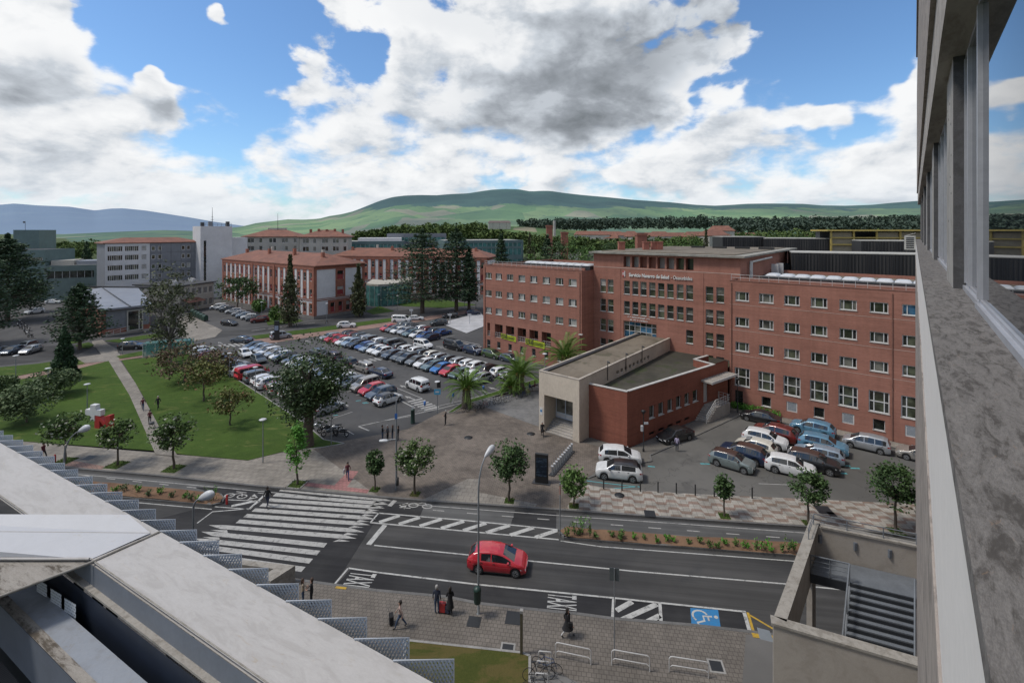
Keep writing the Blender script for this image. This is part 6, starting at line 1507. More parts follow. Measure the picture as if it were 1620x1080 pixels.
plant('black ribbed plant room, left one of the upper pair', 1143, 1210, 126, 124, 12, 22.3, 12)
plant('black ribbed plant room, middle one of the upper row', 1208, 1318, 121, 114, 12, 22.0, 12)
plant('black ribbed plant room in front of the yellow frame by the hospital corner', 1362, 1560, 96, 88, 12, 21.9, 8)
yf = thing('steel_frame', 'yellow and buff open steel frame on a roof near the hospital corner', 'frame building'); YS = M('yellow_steel', (0.36, 0.27, 0.07), .6, .12); BUFF = M('buff_panel', (0.25, 0.215, 0.15), .8, .15)
a = V2((1314 - 810) / 750 * 112, 112); b = V2((1620 - 810) / 750 * 104, 104); dd = (b - a).normalized(); ii = Vector((-dd.y, dd.x, 0)); LL = (b - a).length
mb = MB(YS); mb.prism([a - ii * .8 - dd, b - ii * .8, b + ii * 9, a + ii * 9 - dd], 23.9, 24.25)
for k in range(9): x = LL * k / 8; local_box(mb, a, dd, ii, x, x + .35, 0, .35, 12, 23.9)
for z in (20.6, 22.2): local_box(mb, a, dd, ii, 0, LL, .03, .3, z, z + .3)
mb.build('frame', yf)
for k in (0, 2, 3, 5, 6): mb = MB(BUFF); local_box(mb, a, dd, ii, LL * k / 8 + .4, LL * (k + 1) / 8 - .05, .5, .7, 19, 23.6); mb.build('panel', yf)
if 1: mb = MB(DKSTEEL); local_box(mb, a, dd, ii, 0, LL, 6, 8.6, 12, 23.85); mb.build('core', yf)
hb = thing('plant_hall', 'flat dark roofed hall spreading behind the right wing', 'building'); mb = MB(DKROOF); a = V2((1250 - 810) / 750 * 92, 92); mb.prism([a, a + BU * 60, a + BU * 60 + BV * 40, a + BV * 40 - BU * 18, a - BU * 6], 0, 17.5); mb.build('wall', hb); mb = MB(PALEC); p = a + BV * 14 - BU * 1; mb.prism([p, p + BU * 26, p + BU * 26 + BV * .4, p + BV * .4], 17.5, 19.3); mb.build('parapet', hb)
# --- brick chimneys and the town
for px, Y, w, z0, z1, m_, lb in ((869, 175, 2.2, 0, 26.0, TRIMB, 'stout square brick chimney behind the left wing'), (893, 185, 2.6, 0, 23.5, TRIMB, 'short round-topped brick chimney behind the left wing'), (877, 300, 1.9, 0, 30.5, PALEC, 'tall slim pale factory stack rising over the trees'), (1014, 130, 2.6, 10, 23.3, TRIMB, 'broad brick chimney behind the middle block roof')):
 t = thing('chimney_stack', lb, 'chimney', ((px - 810) / 750 * Y, Y, z0)); mb = MB(m_)
 if w < 2: mb.lathe([(w * .6, 0), (w * .42, z1 - z0)], n=14); mb.lathe([(0, z1 - z0), (w * .42, z1 - z0)], n=14)
 else: mb.box(-w / 2, w / 2, -w / 2, w / 2, 0, z1 - z0 - .6); mb.box(-w / 2 - .15, w / 2 + .15, -w / 2 - .15, w / 2 + .15, z1 - z0 - .6, z1 - z0)
 mb.build('shaft', t); mb = MB(DKSTEEL); mb.box(-w * .3, w * .3, -w * .3, w * .3, z1 - z0 + .002, z1 - z0 + .12) if w >= 2 else mb.lathe([(w * .3, z1 - z0 - .1), (w * .3, z1 - z0 + .1)], n=10); mb.build('cap', t)
rt = random.Random(21)
def house(px, Y, w, d_, h, ang, label, wall=CREAM, roof=TILE, name='town_house', group='red roofed houses of the town', z0=0.0):
 t = thing(name, label, 'house', ((px - 810) / 750 * Y, Y, z0), ang, group); mb = MB(wall); wall_mesh(mb, V2(-w / 2, -d_ / 2), V2(1, 0), w, 0, h, [(x - .5, x + .5, z, z + 1.3) for z in ([1, 4, 7, 10][:max(1, int(h / 3))]) for x in [-w / 2 + w * f + w / 2 for f in (.2, .5, .8)]], .1)
 mb.quad(V2(-w / 2, d_ / 2), V2(-w / 2, -d_ / 2), V2(-w / 2, -d_ / 2, h), V2(-w / 2, d_ / 2, h)); mb.quad(V2(w / 2, -d_ / 2), V2(w / 2, d_ / 2), V2(w / 2, d_ / 2, h), V2(w / 2, -d_ / 2, h)); mb.quad(V2(w / 2, d_ / 2), V2(-w / 2, d_ / 2), V2(-w / 2, d_ / 2, h), V2(w / 2, d_ / 2, h)); mb.build('wall', t)
 mb = MB(GLASS); mb.quad(V2(-w / 2 + .3, -d_ / 2 + .09, .5), V2(w / 2 - .3, -d_ / 2 + .09, .5), V2(w / 2 - .3, -d_ / 2 + .09, h - .3), V2(-w / 2 + .3, -d_ / 2 + .09, h - .3)); mb.build('glazing', t)
 hip_roof(t, [V2(-w / 2, -d_ / 2), V2(w / 2, -d_ / 2), V2(w / 2, d_ / 2), V2(-w / 2, d_ / 2)], h, h + min(w, d_) * .28, roof, .5, inset=min(w, d_) * .2)
 return t
for i in range(26):
 px = 925 + i * 5.6; Y = rt.choice([430, 520, 610, 700, 800]); h = 24 - (rt.uniform(366, 374) - 365) * Y / 750 - 3
 house(px, Y, rt.uniform(14, 32), 12, max(8, h), rt.uniform(-.5, .5), 'small red roofed town house beyond the brick office, %d of 26 from the left' % (i + 1), rt.choice([CREAM, WHITEW, PALEC]))
for i, (px, Y, w, h) in enumerate(((1100, 330, 18, 20), (1128, 300, 16, 21), (1140, 320, 14, 24), (1175, 400, 26, 19), (1380, 420, 30, 20), (1285, 440, 26, 19), (960, 300, 34, 15), (1040, 420, 60, 19), (905, 340, 30, 14))):
 house(px, Y, w, 12, h, rt.uniform(-.4, .4), ['brick flats beside the dark round tree', 'cream flats behind the plant rooms', 'tall cream flats above the black plant rooms', 'low red roofed house right of the cream flats', 'red roofed house above the yellow frame', 'red roofed house among trees left of the yellow frame', 'broad red roof among the trees left of the brick chimneys', 'long pale block with red roof in the town', 'red roofed house behind the left wing skylights'][i], TRIMB if i == 0 else CREAM)
house(790, 900, 42, 14, 12, .1, 'large country house on the hillside above the poplars', PALEC, M('grey_tiles', (.12, .09, .085), .9, .2), 'country_house', None, 24 + 3)
# green waste bins in the yard
BINM = M('green_bin', (0.015, 0.045, 0.032), .5, .15, 3, local=True)
for i in range(5):
 p = G(306 + i * 4.5, 498 + i * 2.4); t = thing('waste_container', 'dark green wheeled waste container, %s from the clinic end' % ORD[i], 'waste container', p, R(-30), 'waste containers in a row'); mb = MB(BINM); mb.bbox(-.7, .7, -.55, .55, .2, 1.2, .06); mb.build('bin', t); mb = MB(BINM); mb.smooth = True
 mb.tube([(-.72, 0, 1.15), (.72, 0, 1.15)], .5, 12); mb.build('lid', t); mb = MB(RUB); [mb.cbox((x, y, .1), (.16, .06, .2)) for x in (-.55, .55) for y in (-.4, .4)]; mb.build('wheel_set', t)
# ------------------------------------------------------------------ hills
def terrain(name, ridge, Y0, Y1, Yr, mat, rough=0.02, seed=1, nx=220, ny=26, base=0.0, power=1.25, kind='structure', back=None):
 """hillside climbing from Y0 to its crest at Yr; ridge: (bearing column, crest row)"""
 px0, px1 = ridge[0][0], ridge[-1][0]; mb = MB(mat); mb.smooth = True; vs = []; fs = []; r_ = random.Random(seed)
 from mathutils import noise as mn
 for i in range(nx + 1):
  px = px0 + (px1 - px0) * i / nx; crest = EYE + (HY - interp(ridge, px)) * Yr / FOC
  for j in range(ny + 1):
   f = j / ny; Y = Y0 + (Yr - Y0) * f if f <= 1 else Yr
   X = (px - CX) / FOC * Y; h = base + (crest - base) * f ** power
   nz = mn.fractal(Vector((X / (Yr * .12), Y / (Yr * .12), seed)), 1.0, 2.0, 5) * rough * (crest - base) * math.sin(math.pi * min(1, f)) * 1.3
   vs.append((X, Y, h + nz))
  Yb = Yr * 1.25; vs.append(((px - CX) / FOC * Yb, Yb, base - 40))
 m = ny + 2
 for i in range(nx):
  for j in range(m - 1): q = i * m + j; fs.append((q, q + m, q + m + 1, q + 1))
 mb.add(vs, fs); o = mb.build(name); o['kind'] = kind
 for p in o.data.polygons:
  if p.normal.z < 0: p.flip()
 return o
def hillmat(name, base, alt, wood, haze, hz=0.4, zlo=200, zhi=420, scale=0.004, tan=(0.24, 0.19, 0.14)):
 m, nt, p = newmat(name); g = NT(nt); v = g.pos(); z = g.sep(v)[2]
 vo = g.n('ShaderNodeTexVoronoi', feature='F1'); g.set(vo, 'Vector', g.scale(v, (1.0, 0.6, 0.0))); g.set(vo, 'Scale', scale); g.set(vo, 'Randomness', 0.9)
 fc = g.sep(vo.outputs['Color'])[0]
 c = g.mix(g.ramp(fc, .2, .8, smooth=False), base, alt); c = g.mix(g.math('MULTIPLY', g.math('GREATER_THAN', fc, .90), .7), c, tan)
 n = g.noise(g.scale(v, (1, .5, 2.0)), scale * .55, 7, .65, .6); k = g.ramp(z, zlo, zhi, 0.0, 1.0)
 w = g.ramp(g.math('ADD', g.math('MULTIPLY', n, .9), g.math('MULTIPLY', k, .55)), .66, .74)
 hd = g.ramp(g.noise(v, scale * 3.5, 5, .7), .58, .64); c = g.mix(g.math('MULTIPLY', hd, .6), c, wood)
 c = g.mix(w, c, wood)
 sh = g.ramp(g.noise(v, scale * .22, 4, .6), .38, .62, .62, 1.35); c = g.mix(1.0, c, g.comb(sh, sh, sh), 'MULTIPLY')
 c = g.mix(hz, c, haze); g.set(p, 'Base Color', c); p.inputs['Roughness'].default_value = 1; p.inputs['Specular IOR Level'].default_value = 0  # aerial haze painted into the hill's base colour by weight hz
 return m
HAZE = (0.20, 0.32, 0.42)  # bluish distance haze, put into base colours
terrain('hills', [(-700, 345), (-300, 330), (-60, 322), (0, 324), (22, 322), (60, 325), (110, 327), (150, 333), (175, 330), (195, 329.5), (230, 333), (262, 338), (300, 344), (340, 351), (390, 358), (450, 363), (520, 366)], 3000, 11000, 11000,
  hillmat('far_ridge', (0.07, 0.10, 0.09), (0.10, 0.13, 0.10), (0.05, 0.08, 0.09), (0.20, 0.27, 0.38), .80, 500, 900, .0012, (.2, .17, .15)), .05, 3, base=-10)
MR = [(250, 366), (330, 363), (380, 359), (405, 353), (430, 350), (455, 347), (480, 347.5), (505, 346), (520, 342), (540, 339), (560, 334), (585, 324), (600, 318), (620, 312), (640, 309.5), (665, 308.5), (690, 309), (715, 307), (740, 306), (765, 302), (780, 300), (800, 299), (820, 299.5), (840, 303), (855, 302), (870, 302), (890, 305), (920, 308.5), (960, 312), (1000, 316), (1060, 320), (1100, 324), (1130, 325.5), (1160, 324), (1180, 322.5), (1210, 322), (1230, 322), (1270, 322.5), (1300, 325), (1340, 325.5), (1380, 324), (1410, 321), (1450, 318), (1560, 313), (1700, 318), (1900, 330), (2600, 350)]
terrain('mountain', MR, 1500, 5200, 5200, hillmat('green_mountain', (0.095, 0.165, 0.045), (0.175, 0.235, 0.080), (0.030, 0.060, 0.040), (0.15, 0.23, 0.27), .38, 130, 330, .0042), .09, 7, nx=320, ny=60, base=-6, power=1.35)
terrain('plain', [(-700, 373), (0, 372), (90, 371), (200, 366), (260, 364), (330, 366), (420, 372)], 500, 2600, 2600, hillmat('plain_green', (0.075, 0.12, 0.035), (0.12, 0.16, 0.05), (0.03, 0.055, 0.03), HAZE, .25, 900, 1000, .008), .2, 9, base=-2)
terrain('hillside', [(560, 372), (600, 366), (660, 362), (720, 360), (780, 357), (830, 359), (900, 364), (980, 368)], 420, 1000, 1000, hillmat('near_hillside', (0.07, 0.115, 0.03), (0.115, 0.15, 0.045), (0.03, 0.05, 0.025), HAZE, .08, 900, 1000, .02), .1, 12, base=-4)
# woods seen as one mass
WOODM = leafmat('distant_wood', (0.032, 0.054, 0.042), (0.066, 0.092, 0.066), 0.9); WOODN = leafmat('near_wood', (0.034, 0.065, 0.018), (0.095, 0.13, 0.038), 0.9)  # WOODM's greens carry a painted bluish haze for distance
from mathutils.noise import noise as mns
def woods(name, bands, mat, seed, n, size):
 r_ = random.Random(seed); mb = MB(mat)
 for (pa, pb, ya, yb, ba_, bb2, Y) in bands:
  for k in range(n):
   f = r_.random(); px = pa + (pb - pa) * f; ty = ya + (yb - ya) * f; by = ba_ + (bb2 - ba_) * f; YY = Y * r_.uniform(.97, 1.12); row = r_.random() ** .8
   y = by + (ty - by) * row; X = (px - CX) / FOC * YY; z = Zat(y, YY) + r_.uniform(-1, 1) * size * .5 + (mns(Vector((X / (size * 4), seed, 0))) + .6 * mns(Vector((X / (size * 1.3), seed, 3)))) * size * 1.3 * row; s = size * r_.choice((.35, .5, .7, .9))
   for q in range(5):
    a = r_.uniform(0, 6.28); c = Vector((X, YY, z)) + Vector((r_.uniform(-s, s), r_.uniform(-s, s), r_.uniform(-s, s) * .6)); u_ = Vector((math.cos(a), math.sin(a), r_.uniform(-.5, .5))).normalized() * s * .7; w_ = Vector((-math.sin(a) * .5, math.cos(a) * .5, r_.uniform(.3, 1))).normalized() * s * .7
    mb.poly([c - u_, c - w_ * .8, c + u_ * .9, c + w_])
 o = mb.build(name); o['kind'] = 'stuff'; props(o, {'forest': 'dark forest on the low ridge before the mountain', 'woods': 'green wood in front of the mountain beyond the hospital blocks'}[name], 'woodland'); return o
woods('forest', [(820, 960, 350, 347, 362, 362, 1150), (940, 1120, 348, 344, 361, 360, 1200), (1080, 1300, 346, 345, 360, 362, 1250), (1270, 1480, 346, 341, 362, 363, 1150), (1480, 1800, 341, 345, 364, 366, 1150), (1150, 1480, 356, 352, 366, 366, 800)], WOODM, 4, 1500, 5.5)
woods('woods', [(560, 640, 370, 360, 380, 378, 420), (620, 770, 359, 355, 380, 378, 400), (760, 830, 366, 372, 380, 384, 380)], WOODN, 6, 1300, 2.4)
woods('woods', [(60, 160, 385, 384, 394, 394, 420), (70, 150, 395, 393, 408, 405, 300)], WOODN, 16, 350, 2.0)
woods('woods', [(830, 930, 374, 378, 400, 400, 260), (930, 1110, 381, 378, 398, 396, 250), (1150, 1330, 370, 366, 384, 384, 330), (1330, 1600, 366, 366, 384, 384, 360)], WOODN, 26, 900, 1.7)
# ------------------------------------------------------------------ the hospital the picture is taken from
AX = Vector((math.cos(R(49.7)), math.sin(R(49.7)), 0)); AR = Vector((AX.y, -AX.x, 0))
def Fp(l, r, dz): return AX * l + AR * r + Vector((0, 0, EYE + dz))
def stainmat(name, c0, c1, dark, warm, sc=1.0, amt=0.75, along=None, rough=0.85, bump=0.3):
 m, nt, p = newmat(name); g = NT(nt); v = g.pos()
 if along is not None:
  a, b = frame_coords(g, Vector((0, 0, 0)), along); v = g.comb(g.math('MULTIPLY', a, 0.55), g.math('MULTIPLY', b, 2.0), g.sep(v)[2])
 n1 = g.noise(v, 1.1 * sc, 7, .68, .8); n2 = g.noise(v, 5.0 * sc, 5, .7, .4); n3 = g.noise(v, 26 * sc, 3, .7)
 c = g.mix(g.ramp(g.math('ADD', g.math('MULTIPLY', n2, .6), g.math('MULTIPLY', n3, .4)), .35, .65), c0, c1)
 d_ = g.ramp(g.math('ADD', g.math('MULTIPLY', n1, .62), g.math('MULTIPLY', n2, .38)), .46, .60); c = g.mix(g.math('MULTIPLY', d_, amt), c, dark)
 w_ = g.ramp(g.noise(v, 2.3 * sc, 6, .72, 1.0), .60, .72); c = g.mix(g.math('MULTIPLY', w_, .55), c, warm)
 g.set(p, 'Base Color', c); p.inputs['Roughness'].default_value = rough; p.inputs['Specular IOR Level'].default_value = .25
 g.set(p, 'Normal', g.bump(n3, bump, .004)); return m
SILL = stainmat('lichened_sill', (0.115, 0.108, 0.104), (0.205, 0.195, 0.186), (0.050, 0.045, 0.041), (0.215, 0.150, 0.105), 7.0, .85, AX)
FASC = stainmat('white_fascia', (0.62, 0.60, 0.575), (0.68, 0.655, 0.63), (0.54, 0.515, 0.49), (0.58, 0.54, 0.50), 1.2, .25, AX, .6, .05)
WALLD = stainmat('weathered_wall', (0.27, 0.24, 0.215), (0.34, 0.30, 0.27), (0.10, 0.09, 0.085), (0.27, 0.19, 0.15), 2.0, .7, AX)
PIERM = stainmat('pier_concrete', (0.28, 0.27, 0.25), (0.35, 0.335, 0.315), (0.13, 0.12, 0.11), (0.22, 0.19, 0.16), 1.2, .45); PIERD = stainmat('pier_dark_side', (0.07, 0.07, 0.075), (0.11, 0.11, 0.115), (0.04, 0.04, 0.04), (.12, .10, .09), 2, .6)  # PIERD is the darker, weathered concrete of each pier's near face
SOFF = stainmat('soffit_concrete', (0.34, 0.315, 0.285), (0.40, 0.37, 0.335), (0.15, 0.13, 0.115), (0.23, .19, .15), 1.2, .5, AX)
WALU = M('window_aluminium', (0.36, 0.37, 0.40), 0.4, 0.10, 2.0, metal=0.25)
def mirrorglass():
 m, nt, p = newmat('window_glass'); g = NT(nt); p.inputs['Base Color'].default_value = (0.012, 0.015, 0.02, 1); p.inputs['Roughness'].default_value = 0.015; p.inputs['IOR'].default_value = 1.52
 p.inputs['Specular IOR Level'].default_value = 0.62; p.inputs['Specular Tint'].default_value = (.72, .82, 1, 1)
 g.set(p, 'Normal', g.bump(g.noise(g.pos(), .9, 2, .5), .015, .02)); return m
MGLASS = mirrorglass()
hf = thing('hospital_facade', 'pale concrete hospital wall with stained sill and long window band filling the right edge', 'building', (0, 0, 0))
def fbox(mb, l0, l1, r0, r1, z0, z1):
 vs = [Fp(l, r, z) for z in (z0, z1) for l, r in ((l0, r0), (l1, r0), (l1, r1), (l0, r1))]
 mb.add(vs, [(3, 2, 1, 0), (4, 5, 6, 7), (0, 1, 5, 4), (1, 2, 6, 5), (2, 3, 7, 6), (3, 0, 4, 7)])
 return mb
L0, L1 = -3.0, 62.0
mb = MB(SILL)
for a, b in ((L0, 5.6), (5.61, 11.4), (11.41, 17.6), (17.61, 24), (24.01, 31), (31.01, 38), (38.01, 46), (46.01, L1)): fbox(mb, a, b, .112, .68, -.93, -.85)
mb.build('sill', hf)
mb = MB(FASC); fbox(mb, L0, L1, .118, .66, -2.45, -.932); mb.build('parapet_panel', hf)
mb = MB(WALLD); fbox(mb, L0, L1, .102, .64, -23.9, -2.452); mb.build('lower_wall', hf)
mb = MB(SOFF); fbox(mb, L0, L1, .276, .72, 2.56, 3.7); mb.build('lintel', hf)
mb = MB(WALLD); fbox(mb, L0, L1, .20, .72, 3.702, 3.82); fbox(mb, L0, L1, .21, .72, 3.822, 13.6); fbox(mb, L0, 49, .12, .9, 13.602, 14.4); mb.build('upper_wall', hf)
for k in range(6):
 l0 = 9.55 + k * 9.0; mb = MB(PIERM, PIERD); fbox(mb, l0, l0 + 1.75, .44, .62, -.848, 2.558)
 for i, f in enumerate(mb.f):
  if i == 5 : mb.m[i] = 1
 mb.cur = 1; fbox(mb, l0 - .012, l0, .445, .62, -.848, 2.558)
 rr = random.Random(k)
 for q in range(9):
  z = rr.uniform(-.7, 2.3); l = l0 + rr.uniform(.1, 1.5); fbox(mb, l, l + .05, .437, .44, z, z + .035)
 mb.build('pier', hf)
def pane_run(l0, l1, mull, r=.575):
 w = MB(WALU); fbox(w, l0, l1, r - .06, r + .06, -.849, -.79); fbox(w, l0, l1, r - .025, r + .06, -.79, -.755); fbox(w, l0, l1, r - .03, r + .06, 2.48, 2.558)
 for m_ in mull: fbox(w, m_, m_ + .075, r - .045, r + .06, -.754, 2.479)
 f = w.build('window', hf); p = MB(MGLASS); fbox(p, l0 + .02, l1 - .02, r + .0, r + .012, -.75, 2.48); p.build('pane', f)
pane_run(-2.6, 7.35, (-2.6, -.4, 7.27), .575)
pane_run(7.36, 9.53, (7.37, 8.9, 9.45), .60)
for k in range(5): l = 11.32 + k * 9; pane_run(l, l + 7.2, (l, l + 1.8, l + 3.6, l + 5.4, l + 7.12), .58)
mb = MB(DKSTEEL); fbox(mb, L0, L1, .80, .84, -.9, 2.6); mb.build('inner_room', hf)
ac = thing('air_conditioner', 'white air conditioning unit hung on the far end of the hospital wall', 'air conditioner', (0, 0, 0)); mb = MB(M('ac_white', (.42, .42, .40), .5, .1)); fbox(mb, 51, 51.5, -.62, .10, -1.55, -.42); mb.build('case', ac); mb = MB(DKSTEEL)
for k in range(6): fbox(mb, 50.985, 50.998, -.50, .0, -1.45 + k * .16, -1.35 + k * .16)
mb.build('grille', ac); mb = MB(STEEL); mb.tube([Fp(51.2, -.6, -1.6), Fp(51.2, .1, -1.6)], .03, 5); mb.tube([Fp(51.2, .1, -.2), Fp(51.2, -.55, -.42)], .02, 5); mb.build('bracket', ac)
# ------------------------------------------------------------------ concrete stair enclosure
st = thing('stair_enclosure', 'open-topped concrete stair enclosure with steel stairs against the hospital wall', 'stair tower')
ZT = 7.9; Nl = Vector((10.75, 19.5, 0)); Fl = Vector((16.55, 26.3, 0)); Nr = Vector((15.2, 17.55, 0)); Fr = Vector((20.9, 24.5, 0))
CONL = stainmat('cast_concrete', (0.30, 0.275, 0.245), (0.345, 0.315, 0.28), (0.22, 0.195, 0.17), (0.31, .255, .21), .8, .5); CAPM = stainmat('concrete_coping', (0.25, 0.235, 0.21), (0.32, 0.30, 0.27), (0.13, .115, .095), (0.27, .22, .16), 1.5, .6)
def wall_seg(mb, a, b, w, z0, z1, side=1):
 d_ = (b - a).normalized(); n_ = Vector((-d_.y, d_.x, 0)) * w * side; mb.prism([a, b, b + n_, a + n_] if side > 0 else [a + n_, b + n_, b, a], z0, z1)
mb = MB(CONL); dl_ = (Fl - Nl).normalized(); dn_ = (Nr - Nl).normalized()
wall_seg(mb, Nl + dl_ * .02, Nr + dn_ * .3, .28, 0, ZT - .1); wall_seg(mb, Nl + dl_ * .3, Fl, .25, 5.4, ZT - .1, -1); wall_seg(mb, Fl - dl_ * 1.2, Fl, .26, 0, 5.398, -1)
wall_seg(mb, Fr, Fl, .26, 5.9, ZT - .1, 1); mb.build('wall', st)
mb = MB(CAPM); wall_seg(mb, Nl - dn_ * .06 - dl_ * .05, Nr + dn_ * .3 - dl_ * .05, .46, ZT - .098, ZT); wall_seg(mb, Nl + dl_ * .42 - dn_ * .06, Fl + dl_ * .3 - dn_ * .06, .46, ZT - .098, ZT, -1); wall_seg(mb, Fr + dl_ * .05, Fl + dl_ * .05 + (Fr - Fl).normalized() * .42, .38, ZT - .098, ZT); mb.build('coping', st)
GSTE = M('grey_steel', (0.125, 0.14, 0.16), .55, .15, 1.5); DST = M('riser_steel', (0.022, 0.026, 0.032), .6, .15, 1.5)
ex = (Fr - Fl).normalized(); ey = -dl_          # ey points back towards the camera
Ln = (Fr - Fl).length
Sg = lambda x, y, z: Fl + ex * x + ey * y + Vector((0, 0, z))
mb = MB(GSTE); mb.prism([Sg(.3, .3, 0), Sg(Ln, .3, 0), Sg(Ln, 2.0, 0), Sg(.3, 2.0, 0)], 6.05, 6.2); mb.build('landing', st)
mb = MB(DST); mb.prism([Sg(.3, 2.003, 0), Sg(Ln, 2.003, 0), Sg(Ln, 2.06, 0), Sg(.3, 2.06, 0)], 5.75, 6.18); mb.build('landing_edge', st)
mb = MB(GSTE, DST)
for k in range(12):
 y = 2.07 + k * .30; z = 6.2 - (k + 1) * .175; mb.cur = 0; mb.prism([Sg(2.05, y, 0), Sg(Ln - .1, y, 0), Sg(Ln - .1, y + .20, 0), Sg(2.05, y + .20, 0)], z - .05, z)
 mb.cur = 1; mb.prism([Sg(2.05, y + .20, 0), Sg(Ln - .1, y + .20, 0), Sg(Ln - .1, y + .23, 0), Sg(2.05, y + .23, 0)], z - .19, z - .05)
 mb.prism([Sg(2.05, y + .23, 0), Sg(Ln - .1, y + .23, 0), Sg(Ln - .1, y + .30, 0), Sg(2.05, y + .30, 0)], z - .2, z - .19)
mb.build('stair_flight', st)
mb = MB(GSTE); mb.tube([Sg(2.0, 2.05, 7.15), Sg(2.0, 5.8, 4.95)], .045, 8); mb.tube([Sg(2.0, 2.05, 6.0), Sg(2.0, 5.8, 3.8)], .09, 6); mb.tube([Sg(Ln - .06, 2.05, 7.15), Sg(Ln - .06, 5.8, 4.95)], .04, 8)
for k in range(4): mb.tube([Sg(2.0, 2.05 + k * 1.2, 7.15 - k * .70), Sg(2.0, 2.05 + k * 1.2, 6.0 - k * .7)], .03, 6)
mb.tube([Sg(.3, 2.02, 7.15), Sg(2.0, 2.02, 7.15)], .04, 8)
for z in (6.45, 6.68, 6.9): mb.tube([Sg(.3, 2.02, z), Sg(2.0, 2.02, z)], .018, 6)
for x in (.32, 1.15, 2.0): mb.tube([Sg(x, 2.02, 6.2), Sg(x, 2.02, 7.15)], .028, 6)
railing(mb, [Sg(.2, 1.9, ZT - .0), Sg(.2, .22, ZT), Sg(Ln, .22, ZT)], .55, 1.6, (.55, 1.0), .025)
mb.build('railing', st)
mb = MB(GSTE)
for x in (.5, 2.1, 3.6): p = Sg(x, .295, 0); mb.cbox((p.x, p.y, 7.2), (.14, .14, .42))
mb.build('bracket', st)
mb = MB(DKSTEEL); railing(mb, [Vector((11.6, 21.6, .12)), Vector((16.3, 20.9, .12))], 1.1, 1.2, (.1, 1.0), .025, .14); mb.build('foot_railing', st)
mb = MB(M('sign_grey', (.15, .17, .19), .5, .1)); p = Nl + dl_ * .3; mb.add([p + Vector((-.55, .15, 6.9)), p + Vector((-.05, -.02, 6.9)), p + Vector((-.05, .33, 7.1)), p + Vector((-.5, .5, 7.1))], [(0, 1, 2, 3)]); mb.build('lamp_plate', st)
# ------------------------------------------------------------------ white portico roof with mesh fins
ZP = 11.0
WST = stainmat('white_roof_sheet', (0.37, 0.355, 0.34), (0.42, 0.405, 0.39), (0.28, 0.265, 0.245), (0.33, .27, .19), .9, .5, Vector((-.883, .469, 0)), .55, .06)
WSB = stainmat('white_wedge_sheet', (0.43, 0.435, 0.45), (0.455, 0.46, 0.475), (0.38, 0.38, 0.39), (.40, .37, .33), .7, .25, None, .5, .04)
GUT = stainmat('dirty_gutter', (0.22, 0.20, 0.175), (0.30, 0.28, 0.25), (0.055, 0.043, 0.030), (0.15, .105, .06), .9, .9, Vector((.883, -.469, 0)))
BLS = M('slate_blue_steel', (0.115, 0.13, 0.155), .5, .1, .8); DBL = M('shaded_blue_paint', (0.012, 0.018, 0.032), .5, .15, .8); PAL = stainmat('pale_blue_sheet', (0.22, 0.24, 0.27), (0.25, 0.27, 0.30), (0.17, .175, .185), (.2, .18, .15), .8, .5, None, .5, .05)  # DBL is blue paint darkened in colour to stand for the well's shade
po = thing('portico_roof', 'broad white sheet roof edge of the hospital portico crossing the lower left corner', 'roof')
ue = lambda x, z=ZP: G(x, 700 + .5535 * x, z); le = lambda x, z=ZP: G(x, 887 + .705 * (x - 145), z)
u0, u1, l0_, l1_ = ue(-420), ue(860), le(-420), le(700)
mb = MB(WST); mb.add([u0, u1, l1_, l0_] + [p - up_ * .12 for p in (u0, u1, l1_, l0_)], [(0, 3, 2, 1), (0, 1, 5, 4), (4, 5, 6, 7)]); mb.build('roof_plate', po)
dL = (l1_ - l0_).normalized(); nL = Vector((-dL.y, dL.x, 0))     # towards the outside
mb = MB(CAPM); mb.tube([l0_ + up_ * .012 + nL * .04, l1_ + up_ * .012 + nL * .04], .022, 6); mb.build('edge_bead', po)
ls = le(118)
mb = MB(BLS); mb.quad(le(100) - nL * .02 - up_ * .12, l1_ - nL * .02 - up_ * .12, l1_ - nL * .10 - up_ * .78, le(100) - nL * .10 - up_ * .78); mb.use(CAPM); mb.prism([le(100) - nL * .30, l1_ - nL * .30, l1_ - nL * .09, le(100) - nL * .09], ZP - .86, ZP - .78); mb.build('inner_fascia', po)
# raised wedge that runs in from the left and dies on the plate
zw = ZP + 1.15
a, b = G(-420, 812, zw), G(-420, 836.5, zw); c, d_ = G(203, 813.5, ZP + .42), G(238, 842.5, ZP + .06); e_, f_ = G(-420, 884.5, ZP + .02), G(143, 884.5, ZP + .02)
k0 = G(160, 836, ZP + .75)
mb = MB(WSB); mb.poly([a, b, d_, c]); mb.poly([b, e_, f_, d_]); mb.build('wedge_roof', po)
mb = MB(WST); mb.tube([e_ + up_ * .06 - Vector((0, .05, 0)), f_ + up_ * .06 - Vector((0, .05, 0))], .05, 6); mb.tube([b, d_], .018, 5); mb.build('wedge_rim', po)
mb = MB(DKSTEEL); [mb.cbox(tuple(G(px, py, zw * (1 - t) + (ZP + .06) * t) + Vector((0, -.03, -.05))), (.05, .05, .09)) for px, py, t in ((116, 839.5, .81), (178, 841, .91))]; mb.build('clip', po)
mb = MB(GUT); mb.poly([G(-420, 885, ZP - .03), G(142, 886, ZP - .03), G(236, 846, ZP - .03), G(244, 842.5, ZP - .03), G(248, 845, ZP - .03), G(0, 946, ZP - .03), G(-420, 1118, ZP - .03)][::-1]); mb.build('gutter', po)
mb = MB(CAPM); mb.tube([G(252, 841, ZP + .03), G(142, 890, ZP + .03), G(0, 943, ZP + .0), G(-420, 1112, ZP + .0)], .05, 6); mb.build('mitre_bead', po)
